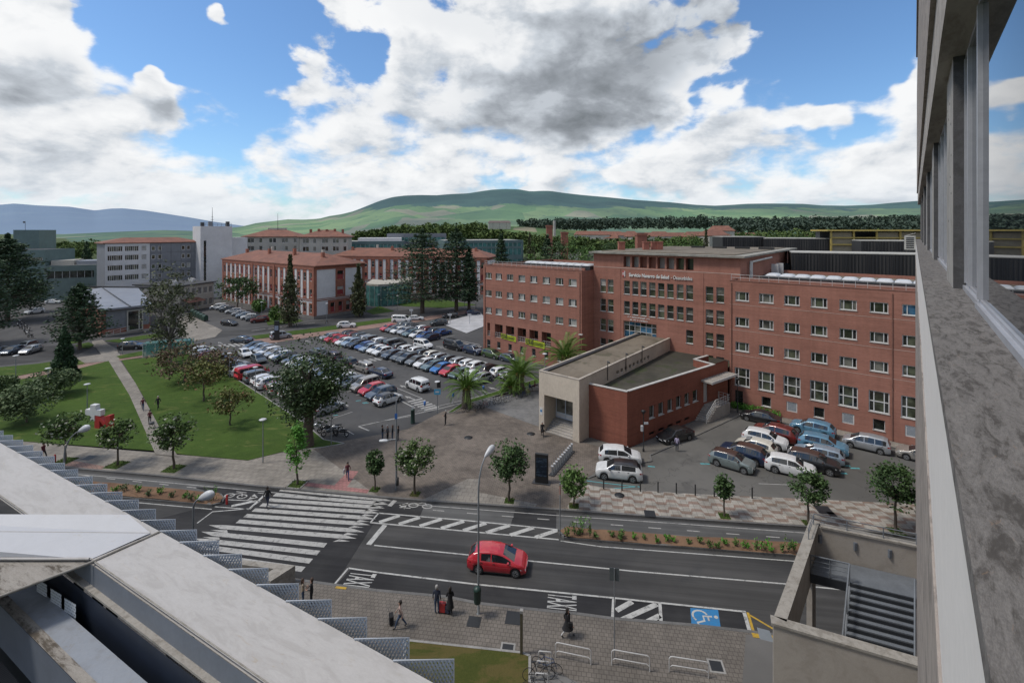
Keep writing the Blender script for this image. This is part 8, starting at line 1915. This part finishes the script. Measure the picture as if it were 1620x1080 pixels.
big_lamp(Vector((-32.4, 34.3, .12)), 'curved street lamp rising from behind the fins at the left', 9.6, RU, False, 1.9, 2.2); big_lamp(Vector((-17.2, 25.6, .12)), 'street lamp head just over the left planter', 9.5, RU, False, .6, .6)
t = thing('street_lamp', 'slim lamp pole with a low side arm and small blue plate on the plaza', 'street lamp', G(627, 775, .12)); mb = MB(POLE); mb.tube([(0, 0, 0), (0, 0, 8.3)], [.10, .06], 10); mb.tube([(0, 0, 4.7), (-1.0, 0, 4.6)], .04, 6); mb.build('pole', t); hd = MB(LAMPW); hd.lathe([(0, -.45), (.14, -.4), (.22, -.1), (.2, .25), (.05, .45), (0, .46)], n=10); hd.v = [(-1.15 + p[2], p[1] * .9, 4.55 + p[0] * .6) for p in hd.v]; hd.f = [f[::-1] for f in hd.f]; hd.build('lamp_head', t)
mb = MB(BLUES); mb.box(-.12, .12, -.13, -.11, 6.6, 7.1); mb.build('sign_plate', t); mb = MB(BLK); mb.lathe([(.13, .5), (.14, 1.2), (0, 1.21)], (.12, -.1, 0), 10); mb.build('litter_bin', t)
for px, py, top, lb in ((416, 731, 664, 'disc topped park lamp at the front of the lawn'), (138, 650, 608, 'disc topped lamp above the white cross'), (692, 654, 604, 'disc topped lamp carrying the blue bus sign'), (25, 612, 563, 'disc topped lamp at the far left lawn'), (76, 630, 583, 'disc topped lamp behind the olive bush'), (363, 597, 559, 'disc topped lamp on the kerb of the first cars'), (404, 622, 581, 'disc topped lamp on the kerb beside the red van'), (524, 702, 640, 'plain lamp post beside the magnolia trunk'),
      (862, 620, 560, 'lamp post beside the tallest palm'), (383, 493, 470, 'disc lamp in the clinic lot, nearer the clinic'), (414, 509, 478, 'disc lamp in the clinic lot, by the clipped shrub'), (517, 514, 480, 'disc lamp before the short end of the pavilion'), (599, 489, 466, 'disc lamp before the teal pavilion'), (629, 491, 468, 'disc lamp between the teal pavilion and the great cedars'), (735, 487, 452, 'disc lamp under the great cedars'), (194, 560, 536, 'white post lamp by the hall forecourt')):
 b = G(px, py, .16); h = (py - top) * b.y / FOC; t = thing('park_lamp', lb, 'street lamp', b, 0, 'slim park lamps'); mb = MB(POLE); mb.tube([(0, 0, 0), (0, 0, h)], [.06, .04], 8); mb.build('pole', t); mb = MB(LAMPW); mb.lathe([(0, h - .05), (.30, h), (.38, h + .05), (.30, h + .10), (0, h + .14)], n=14); mb.build('lamp_disc', t)
 if px == 692: mb = MB(CYS); mb.box(-.42, .42, -.09, -.06, 2.5, 3.2); mb.use(LAMPW); mb.box(-.25, .25, -.096, -.09, 2.75, 2.95); mb.build('bus_sign', t); mb = MB(BLK); mb.box(-.06, .42, -.1, .06, 3.4, 4.2); mb.build('display', t)
for px, py, top, lb in ((1018, 714, 648, 'black lantern post at the outer corner of the brick annex'), (1167, 652, 597, 'black lantern post beside the annex steps')):
 b = G(px, py, .1); h = (py - top) * b.y / FOC; t = thing('lantern_post', lb, 'lantern', b, 0, 'black lantern posts'); mb = MB(BLK); mb.tube([(0, 0, 0), (0, 0, .3), (0, 0, .35), (0, 0, h - .5)], [.11, .11, .06, .045], 8); mb.build('post', t); mb = MB(BLK); mb.lathe([(.05, h - .5), (.16, h - .3), (.30, h - .12), (.05, h)], n=8); mb.build('lantern', t)
 if px < 1100: mb = MB(LAMPW); mb.box(-.28, -.05, -.14, .1, h - 2.3, h - 1.7); mb.build('box', t); mb = MB(LAMPW); mb.box(.05, .5, -.1, .06, h - 1.55, h - 1.35); mb.build('security_camera', t)
t = None
for i, (px, py) in enumerate(((955, 773), (984, 775), (1013, 777), (1041, 778.5), (1070, 780.5), (1100, 783), (1130, 785), (1190, 788))):
 t = thing('bollard', 'black post edging the staff car park, %s from the left' % ORD[i], 'bollard', G(px, py, .12), 0, 'black posts edging the staff car park'); mb = MB(BLK); mb.lathe([(.06, 0), (.06, .82), (.045, .84), (.07, .88), (.05, .98), (0, 1.0)], n=10); mb.build('post', t)
mb = MB(REDE); mb.lathe([(.09, 0), (.09, .75), (.05, .82), (0, .83)], n=10); o = mb.build('bollard', None, G(359, 797, .01)); props(o, 'red bollard at the right tip of the left planter', 'bollard')
mb = MB(REDE); mb.lathe([(.09, 0), (.09, .75), (.05, .82), (0, .83)], n=10); o = mb.build('bollard', None, G(87, 731, .12)); props(o, 'red bollard on the pavement behind the mesh fins', 'bollard')
for i, (px, py) in enumerate(((672, 652), (717, 638), (765, 626))):
 t = thing('lane_post', 'slim white post with a blue badge on the car park edge, %s from the left' % ORD[i], 'sign post', G(px, py, .02), 0, 'blue badge posts'); mb = MB(LAMPW); mb.tube([(0, 0, 0), (0, 0, 1.0)], .05, 8); mb.build('post', t); mb = MB(BLUES); mb.lathe([(.13, .95), (.15, 1.0), (.15, 1.45), (0, 1.5)], n=10); mb.build('badge', t)
t = thing('parking_meter', 'dark green parking ticket pillar at the plaza edge', 'ticket machine', G(653, 668, .12)); mb = MB(DGREEN); mb.lathe([(.30, 0), (.26, .1), (.24, 1.5), (.27, 1.55), (.27, 1.6), (0, 1.7)], n=14); mb.build('pillar', t); mb = MB(LAMPW); mb.box(-.12, .12, -.06, .06, 1.7, 2.0); mb.build('panel', t)
# totem and docking station
t = thing('info_totem', 'black digital information totem beside the bicycle docks', 'information totem', G(857, 763, .12), R(-14)); mb = MB(BLK); mb.bbox(-.62, .62, -.17, .17, .05, 2.75, .03); mb.build('case', t)
def screenmat():
 m, nt, p = newmat('totem_screen'); g = NT(nt); n = g.noise(g.scale(g.obj(), (1, 1, 3)), 2.5, 5, .7); g.set(p, 'Base Color', g.mix(g.ramp(n, .45, .65), (.012, .018, .028), (.05, .075, .11))); p.inputs['Roughness'].default_value = .1; return m
mb = MB(screenmat()); mb.box(-.5, .5, -.185, -.172, .65, 2.4); mb.build('screen', t); mb = MB(DKSTEEL); mb.box(-.85, .85, -.4, .4, 0, .05); mb.build('base_plate', t)
a, b = G(872, 753, .12), G(906, 713, .12)
t = thing('dock_rail', 'grey base rail of the bicycle docking station', 'docking station', a); mb = MB(DKSTEEL); d_ = (b - a); n_ = Vector((-d_.y, d_.x, 0)).normalized() * .28; mb.prism([-n_, d_ - n_, d_ + n_, n_], 0, .06); mb.build('rail', t)
for i in range(11):
 p = a + d_ * ((i + .5) / 11); t = thing('bicycle_dock', 'white topped bicycle dock, %s from the totem' % ORD[i], 'bicycle dock', p + up_ * .06, math.atan2(d_.y, d_.x), 'bicycle docks'); mb = MB(POLE); mb.box(-.04, .04, -.08, .08, 0, .72); mb.tube([(0, .16, .1), (0, .55, .35), (0, .55, .75)], .02, 5); mb.build('post', t); mb = MB(LAMPW); mb.bbox(-.075, .075, -.13, .13, .72, .86, .025); mb.build('head', t)
# hoops
def hoop(px0, py0, px1, py1, label, low=True, h=.85):
 a, b = G(px0, py0, .12), G(px1, py1, .12); t = thing('hoop_rack', label, 'bicycle rack', a, 0, 'white hoop racks'); v = b - a; mb = MB(M('hoop_white', (.42, .42, .42), .45, .1, 3) if 'HOOP' not in globals() else HOOP); globals()['HOOP'] = mb.mats[0]
 mb.tube([Vector(), up_ * (h - .12), up_ * (h - .03) + v * .03, up_ * h + v * .08, up_ * h + v * .92, up_ * (h - .03) + v * .97, v + up_ * (h - .12), v], .03, 8); mb.build('hoop', t)
 if low: m2 = MB(HOOP); m2.tube([up_ * .28 + v * .01, up_ * .38 + v * .08, up_ * .38 + v * .92, up_ * .28 + v * .99], .026, 8); m2.build('lower_rail', t)
hoop(879, 1039, 935, 1051, 'white double hoop rack, left of the three in a line'); hoop(968, 1051, 1028, 1062, 'white double hoop rack, middle of the three in a line'); hoop(1059, 1062, 1121, 1072, 'white double hoop rack, nearest the stair enclosure')
for k, (x, y) in enumerate(((852, 1052), (849, 1068), (847, 1088))): hoop(x, y, x + 20, y + 2, 'narrow white hoop with a locked bicycle, %s from the top' % ORD[k], False, .8)
# posts and signs by the near kerb
t = thing('timber_post', 'square weathered timber post with a pale cap by the little lawn', 'post', G(825, 1034, .12), RA); mb = MB(WOODP); mb.box(-.07, .07, -.09, .09, 0, 2.35); mb.build('shaft', t); mb = MB(KERB); mb.box(-.085, .085, -.105, .105, 2.35, 2.5); mb.build('cap', t)
t = thing('road_sign', 'pair of dark sign plates seen from behind on a slim pole before the hatched bay', 'road sign', G(972, 1040, .12), RA); zt = Zat(902, G(972, 1040, .12).y); mb = MB(POLE); mb.tube([(0, 0, 0), (0, 0, zt)], .028, 8); mb.build('pole', t)
for s in (-1, 1): mb = MB(M('sign_back', (.085, .10, .105), .5, .1, 2) if s < 0 else SGB); SGB = mb.mats[0]; x0, x1 = sorted((s * .02, s * .27)); mb.box(x0, x1, .035, .05, zt - .72, zt); mb.build('sign_plate', t)
t = thing('pole', 'thin grey pole at the tip of the right planter', 'pole', G(886, 846, .1)); mb = MB(POLE); mb.tube([(0, 0, 0), (0, 0, 4.1)], .045, 8); mb.build('shaft', t); mb = MB(M('pole_band', (.3, .16, .13), .6, .1)); mb.lathe([(.055, 3.2), (.055, 3.9)], n=8); mb.build('band', t)
# the white cross and red letter
t = thing('emblem_sign', 'large white cross and red letter N standing on the lawn', 'emblem', G(160, 676, .16), R(-8)); mb = MB(M('emblem_white', (.55, .55, .55), .5, .06)); Yb = G(160, 676, .16).y; k = Yb / FOC
def zz(py): return EYE - (py - HY) * k - .16
def xx(px): return (px - 160) * k
for a_, b_, c_, d2 in ((144, 154, 640, 664.5), (135, 144.0, 647.5, 656.5), (154.0, 163, 647.5, 656.5)): mb.box(xx(a_), xx(b_), -.28, .28, zz(d2), zz(c_))
mb.build('cross', t); mb = MB(REDE); P = [(152, 656), (159, 656), (171, 668), (171, 656.5), (180, 654.5), (180, 676), (173, 676), (161, 664), (161, 676), (152, 676)]
vs = [(xx(x), y, max(0, zz(p))) for y in (-.28, .28) for x, p in P]; n = len(P); mb.add(vs, [tuple(reversed(range(n))), tuple(range(n, 2 * n))] + [(i, (i + 1) % n, n + (i + 1) % n, n + i) for i in range(n)]); o = mb.build('letter', t); bm = bmesh.new(); bm.from_mesh(o.data); bmesh.ops.recalc_face_normals(bm, faces=bm.faces[:]); bmesh.ops.triangulate(bm, faces=bm.faces[:]); bm.to_mesh(o.data); bm.free()
# glass bus shelter
a, b = G(226, 566, .1), G(303, 560, .1); v = b - a; w = Vector((-v.y, v.x, 0)).normalized() * 1.8; t = thing('bus_shelter', 'glass bus shelter with teal panes below the grey poplar', 'bus shelter', a); mb = MB(LAMPW)
for f in (0, .25, .5, .75, 1):
 for q in (Vector(), w): mb.tube([v * f + q, v * f + q + up_ * 2.6], .05, 6)
mb.build('posts', t)
def tealp():
 m, nt, p = newmat('shelter_glass'); p.inputs['Base Color'].default_value = (.10, .24, .23, 1); p.inputs['Roughness'].default_value = .1; tr = nt.nodes.new('ShaderNodeBsdfTransparent'); tr.inputs[0].default_value = (.6, .85, .82, 1); mx_ = nt.nodes.new('ShaderNodeMixShader'); mx_.inputs[0].default_value = .45; nt.links.new(p.outputs[0], mx_.inputs[1]); nt.links.new(tr.outputs[0], mx_.inputs[2]); nt.links.new(mx_.outputs[0], nt.nodes['Material Output'].inputs['Surface']); return m
SHG = tealp(); mb = MB(SHG)
for q in (Vector(), w): mb.quad(q + up_ * .2, v + q + up_ * .2, v + q + up_ * 2.4, q + up_ * 2.4)
mb.build('glass_wall', t); mb = MB(SHG); mb.prism([-w * .1, v - w * .1, v + w * 1.1, w * 1.1], 2.6, 2.68); mb.build('roof', t)
t = thing('sign_column', 'dark sign column with a pale panel beside the car park entrance', 'sign', G(438, 538, .05)); mb = MB(BLK); mb.box(-.5, .5, -.2, .2, 0, 4.2); mb.build('column', t); mb = MB(M('sign_pale', (.20, .24, .32), .5, .1)); mb.box(-.42, .42, -.215, -.202, 2.2, 3.2); mb.build('panel', t)
for px, py, lb in ((651, 504, 'white direction sign on the red footway kerb'), (712, 512, 'white sign post by the pale slab terrace'), (743, 512, 'tall white pillar on the pale slab terrace')): t = thing('direction_sign', lb, 'sign', G(px, py, .1)); mb = MB(LAMPW); mb.tube([(0, 0, 0), (0, 0, 2.6)], .09, 6); mb.build('post', t); mb = MB(LAMPW); mb.box(-.55, .45, -.12, -.09, 2.1, 2.6); mb.build('panel', t)
mb = MB(STEEL); railing(mb, [B(-9, -.6, .1), B(-.4, -.6, .1)], 1.3, 1.4, (.5, 1), .035); mb.use(CONC); local_box(mb, B(0, 0), BU, BV, -9, -.4, -.4, .1, 0, .9); t = thing('ramp_wall', 'concrete ramp wall with railing behind the black van', 'wall'); o = mb.build('wall', t)
for i, (px, py, s, m_) in enumerate(((803, 1026, .42, 0), (1133, 1053, .42, 0), (750, 983, .4, 1), (813, 977, .5, 1), (741, 692, .5, 1), (840, 686, .5, 1), (980, 783, .45, 1), (1028, 812, .45, 1), (1303, 806, .6, 1), (1316, 813, .3, 1), (141, 724, .5, 1), (324, 713, .6, 1))):
 p = G(px, py, .12); mb = MB(KERB if m_ == 0 else BLK);
 if m_ == 0: mb.box(-s, s, -s, s, 0, .008); mb.use(BLK)
 q = s * (.75 if m_ == 0 else 1); mb.box(-q, q, -q, q, .010, .016) if i not in (4, 5, 6) else mb.lathe([(0, .016), (s, .016), (s, .0)], n=16)
 o = mb.build('drain_cover', None, p, RA); props(o, 'flat cover in the paving, ' + ['with pale frame by the timber post', 'with pale frame near the stair enclosure', 'dark, left of the lamp foot', 'dark, right of the lamp foot', 'round, in the middle of the plaza', 'round, before the stone hall', 'round, by the first black post', 'rusty, in the patterned paving', 'larger, by the round topped tree', 'smaller, by the round topped tree', 'by the leftmost street trees', 'oval, at the edge of the lawn'][i], 'drain cover', 'covers in the paving')
# ------------------------------------------------------------------ people
SKIN = M('skin', (.36, .21, .15), .6, .1, 4); CL = {k: M('cloth_' + k, c, .9, .2, 5) for k, c in dict(black=(.012, .012, .014), navy=(.018, .024, .045), grey=(.10, .10, .105), white=(.42, .42, .42), pink=(.34, .25, .22), jeans=(.045, .07, .12), maroon=(.10, .022, .03), beige=(.28, .23, .17), lilac=(.30, .27, .38), blue=(.03, .06, .16)).items()}; HAIR = {k: M('hair_' + k, c, .7, .2, 8) for k, c in dict(dark=(.014, .010, .008), brown=(.05, .028, .018), grey=(.28, .27, .26)).items()}
def person(loc, face, label, top='black', legs='jeans', hair='dark', pose='stand', hgt=1.72, long=False, coat=None, lift=0.0, phase=1, group=None):
 t = thing('person', label, 'person', (loc[0], loc[1], loc[2] + lift), face, group); k = hgt / 1.78; V = []; E_ = []; Rr = []; seg = []
 def nv(p, r): V.append(Vector(p) * k); Rr.append(r * k); return len(V) - 1
 def ln(a, b, m): E_.append((a, b)); seg.append((a, b, m))
 sit = pose == 'sit'; w = phase * .30 if pose == 'walk' else 0; pz = .50 if sit else (.93 if pose == 'walk' else .95); dz = pz - .95
 pel = nv((0, 0, pz), .125); sp = nv((.01, 0, 1.15 + dz), .115); ch = nv((.0, 0, 1.36 + dz), .13); nk = nv((.01, 0, 1.51 + dz), .052); hb_ = nv((.03, 0, 1.60 + dz), .075); ht_ = nv((.02, 0, 1.71 + dz), .08)
 ln(pel, sp, 1); ln(sp, ch, 1); ln(ch, nk, 1); ln(nk, hb_, 0); ln(hb_, ht_, 0)
 for s in (1, -1):
  sw = s * w; sh_ = nv((0, s * .17, 1.43 + dz), .062); a_ = {'hold': (.10, .14), 'phone': (.10, .22)}.get(pose, (-.04, .03)); elb = nv((-sw * .5 + a_[0] * .5 - .02, s * .235, 1.17 + dz), .043); bent = pose in ('hold', 'phone') or sit
  wr = nv((.24 if bent else -sw * .75 + .05, s * (.15 if bent else .25), (1.12 if bent else .94) + dz), .03); pm = nv((.31 if bent else -sw * .8 + .08, s * (.12 if bent else .25), (1.14 if bent else .86) + dz), .028)
  ln(ch, sh_, 1); ln(sh_, elb, 1); ln(elb, wr, 1); ln(wr, pm, 0); d_ = (V[pm] - V[wr]).normalized(); sd2 = Vector((0, 0, 1)) if bent else Vector((1, 0, 0))
  for q in range(4): f1 = nv((V[pm] / k + d_ * .04 + sd2 * (.017 * (q - 1.5))), .009); f2 = nv((V[f1] / k + d_ * (.030 + .008 * (q in (1, 2))) + Vector((.008, -s * .012, 0))), .008); ln(pm, f1, 0); ln(f1, f2, 0)
  th_ = nv((V[wr] / k + d_ * .05 + sd2 * .035), .010); ln(wr, th_, 0)
  hp = nv((0, s * .09, pz - .05), .10)
  if sit: kn_ = nv((.42, s * .11, .50), .07); an_ = nv((.44, s * .11, .09), .042)
  else: kn_ = nv((sw * .55 + .03, s * .10, .50 + (.02 if w else 0)), .065); an_ = nv((sw * 1.0 - (.10 if sw < 0 else 0), s * .10, .09 + (.07 if sw < 0 else 0)), .042)
  toe = nv((V[an_].x / k + .15, s * .115, .035 + (.02 if sw < 0 else 0)), .036); ln(pel, hp, 2); ln(hp, kn_, 2); ln(kn_, an_, 2); ln(an_, toe, 3)
 me = bpy.data.meshes.new('body'); me.from_pydata([tuple(v) for v in V], E_, []); o = bpy.data.objects.new('person_body', me); COL.objects.link(o); sk = o.modifiers.new('s', 'SKIN'); sk.use_smooth_shade = True
 for i, vv in enumerate(me.skin_vertices[0].data): vv.radius = (Rr[i], Rr[i]); vv.use_root = (i == 0)
 ss = o.modifiers.new('u', 'SUBSURF'); ss.levels = 1; ss.render_levels = 1
 dg = bpy.context.evaluated_depsgraph_get(); m2 = bpy.data.meshes.new_from_object(o.evaluated_get(dg)); bpy.data.objects.remove(o); m2.materials.clear()
 for m_ in (SKIN, CL[top], CL[legs], CL['black']): m2.materials.append(m_)
 for p in m2.polygons:
  c = p.center; best = (9, 0)
  for a, b, m_ in seg:
   A, Bq = V[a], V[b]; ab = Bq - A; f = max(0, min(1, (c - A).dot(ab) / max(1e-9, ab.length_squared))); dd_ = (c - (A + ab * f)).length - (Rr[a] * (1 - f) + Rr[b] * f)
   if dd_ < best[0]: best = (dd_, m_)
  p.material_index = best[1]; p.use_smooth = True
 child('body', m2, t)
 hz = (1.69 + dz) * k; H = MB(HAIR[hair]); H.lathe([(.0, .135), (.07, .12), (.105, .05), (.11, -.03), (.09, -.10 - (.14 if long else 0)), (.05, -.11 - (.14 if long else 0))], n=10); H.v = [(p[0] * k - .018, p[1] * k * .95, hz + p[2] * k) if p[0] < .07 else (p[0] * k - .018, p[1] * k * .95, hz + max(p[2], .035) * k) for p in H.v]; H.build('hair', t)
 Fm = MB(SKIN); c0 = V[hb_]; Fm.add([(c0.x + .085, -.016, c0.z + .02), (c0.x + .085, .016, c0.z + .02), (c0.x + .115, 0, c0.z + .025), (c0.x + .08, 0, c0.z + .075)], [(0, 2, 3), (2, 1, 3), (0, 1, 2)])
 for s in (1, -1): Fm.cbox((c0.x, s * .088, c0.z + .04), (.04, .02, .055))
 Fm.use(CL['black']); [Fm.cbox((c0.x + .088, s * .03, c0.z + .072), (.01, .02, .01)) for s in (1, -1)]; Fm.use(CL['maroon']); Fm.cbox((c0.x + .086, 0, c0.z - .01), (.01, .045, .012)); Fm.build('face', t)
 if coat:
  z0, sp_ = coat[1], coat[2]; C = MB(CL[coat[0]]); C.smooth = True; C.lathe([(.15, 1.42 * k), (.165, 1.2 * k), (.15, 1.05 * k), (.17, .9 * k), (.20 + sp_ * .5, .6 * k), (.20 + sp_, z0 * k)], n=14); C.v = [(p[0] * (1 + .5 * max(0, (1 - p[2]))) if pose == 'walk' else p[0], p[1], p[2]) for p in C.v]; C.build('coat', t)
 return t
def suitcase(p, hd, label, mat, h=.62):
 t = thing('suitcase', label, 'suitcase', p, hd); mb = MB(mat); mb.bbox(-.13, .13, -.22, .22, .06, h, .04); mb.build('case', t); mb = MB(BLK); mb.tube([(-.10, -.1, h), (-.16, -.1, h + .38), (-.16, .1, h + .38), (-.10, .1, h)], .012, 5); mb.build('handle', t); mb = MB(RUB); [mb.lathe([(0, -.02), (.045, -.02), (.045, .02), (0, .02)], (.0, y, .045), 8) for y in (-.17, .17)]; mb.build('wheel', t); return t
P_ = lambda px, py, z=.12: G(px, py, z)
LW = RA + math.pi; cam_ = -math.pi / 2
person(P_(423, 802, .01), R(95), 'person in dark jacket stepping over the top of the zebra crossing', 'black', 'navy', 'dark', 'walk', 1.8)
person(P_(691, 970), R(80), 'man in a dark coat and jeans beside a red suitcase at the kerb', 'navy', 'jeans', 'grey', 'stand', 1.76); suitcase(P_(700, 968), R(80), 'red upright suitcase between the two people at the kerb', REDE)
person(P_(712, 971), R(100), 'woman in a long black coat waiting at the kerb', 'black', 'black', 'dark', 'hold', 1.7, True, ('black', .45, .04)); suitcase(P_(707, 969), R(70), 'dark blue bag by the woman at the kerb', CL['navy'], .5)
person(P_(633, 993), LW + R(12), 'woman in a pale pink top pulling a black suitcase', 'pink', 'jeans', 'dark', 'walk', 1.66); suitcase(P_(619, 986), R(20), 'black wheeled suitcase pulled by the woman in pink', CL['black'], .56)
person(P_(898, 1007), RA + R(5), 'woman striding in a long open black coat and white trousers', 'black', 'white', 'dark', 'walk', 1.7, True, ('black', .52, .07))
t = thing('handbag', 'black shoulder bag of the striding woman', 'bag', P_(899, 1007) + Vector((.10, -.24, .82))); mb = MB(CL['black']); mb.bbox(-.14, .14, -.06, .06, 0, .24, .03); mb.build('pouch', t); mb = MB(CL['black']); mb.tube([(-.1, 0, .24), (-.05, .08, .62), (.05, .08, .62), (.1, 0, .24)], .010, 5); mb.build('strap', t)
person(P_(479, 956), R(20), 'person in a beige top leaning by the mesh fins', 'beige', 'jeans', 'brown', 'hold', 1.65, True); person(P_(493, 957), R(190), 'person in a black suit drinking by the mesh fins', 'black', 'black', 'brown', 'hold', 1.72)
person(P_(550, 758), R(-75), 'woman with a white bag on the pink tactile paving', 'maroon', 'blue', 'dark', 'walk', 1.66, True); t = thing('shopping_bag', 'white bag on the shoulder of the woman on the pink paving', 'bag', P_(550, 758) + Vector((-.32, -.05, .62))); mb = MB(CL['white']); mb.bbox(-.07, .07, -.16, .16, 0, .4, .03); mb.build('pouch', t); mb = MB(CL['white']); mb.tube([(0, -.1, .4), (.06, -.05, .68), (.06, .05, .68), (0, .1, .4)], .012, 5); mb.build('strap', t)
for px, py, fc, tp, lg, hr, lb, pz in ((605, 696, 0, 'black', 'jeans', 'dark', 'person with folded arms, leftmost of the four chatting on the plaza', 'hold'), (613, 696, -20, 'grey', 'black', 'grey', 'person in a grey top, second of the four chatting', 'stand'), (621, 696, 180, 'black', 'jeans', 'brown', 'long haired person, third of the four chatting', 'stand'), (630, 697, 175, 'black', 'grey', 'dark', 'person standing slightly apart, rightmost of the four chatting', 'stand')): person(P_(px, py), R(fc), lb, tp, lg, hr, pz, 1.7, 'long' in lb, None, 0, 1, 'four people chatting')
person(P_(705, 672), R(170), 'bald man in black looking at his phone beside the palm verge', 'black', 'black', 'grey', 'phone', 1.78); person(P_(858, 690), R(-90), 'person in black at the corner of the stone porch', 'black', 'black', 'grey', 'walk', 1.7, False, ('black', .75, .02))
person(P_(1071, 714, .02), R(60), 'attendant in a pale shirt beside the black convertible', 'lilac', 'navy', 'dark', 'stand', 1.74); person(P_(226, 649, .17), R(-60), 'walker in a dark top at the head of the park path', 'maroon', 'jeans', 'brown', 'walk', 1.7); person(P_(250, 647, .17), R(-80), 'walker in black crossing the grass beside the path', 'black', 'black', 'grey', 'walk', 1.76)
person(P_(237, 670, .17), R(-65), 'person in maroon pushing a pushchair down the path', 'maroon', 'black', 'dark', 'hold', 1.68)
t = thing('pushchair', 'grey pushchair pushed down the park path', 'pushchair', P_(240, 677, .17), R(-65)); mb = MB(CL['grey']); mb.smooth = True; mb.lathe([(0, -.28), (.2, -.24), (.26, 0), (.2, .24), (0, .28)], n=10); mb.v = [(p[0] * .9, p[2], .62 + p[1] * .8) for p in mb.v]; mb.build('seat', t); mb = MB(POLE); [mb.tube([(-.35, y, 1.0), (.3, y, .1)], .014, 5) for y in (-.24, .24)]; [mb.tube([(.1, y, .5), (-.3, y, .1)], .014, 5) for y in (-.24, .24)]; mb.tube([(-.35, -.24, 1.0), (-.35, .24, 1.0)], .016, 5); mb.build('frame', t)
for x, y in ((.3, -.24), (.3, .24), (-.3, -.24), (-.3, .24)): mb = MB(RUB); ring_mesh(mb, (0, 0, 0), .10, .022, 10); mb.build('wheel', t, (x, y, .12))
person(P_(69, 726), R(-10), 'person in dark clothes behind the mesh fins at the left', 'maroon', 'black', 'dark', 'walk', 1.72); person(P_(838, 617), R(-20), 'seated person in blue by the bicycles beside the stone hall', 'blue', 'black', 'dark', 'sit', 1.7, False, None, -.05); person(P_(846, 616), R(160), 'seated person in maroon by the bicycles beside the stone hall', 'maroon', 'black', 'dark', 'sit', 1.7)
person(P_(517 + 0, 512, .1), R(0), 'distant walker passing the pavilion corner', 'grey', 'black', 'dark', 'walk', 1.7); person(P_(753, 488, .1), R(180), 'distant worker in a yellow vest under the cedars', 'white', 'navy', 'dark', 'stand', 1.7)
mb = MB(CONC); mb.box(-.9, .9, -.25, .25, 0, .42); o = mb.build('bench', None, P_(842, 617), R(10)); props(o, 'low stone bench with two people by the bicycles', 'bench')
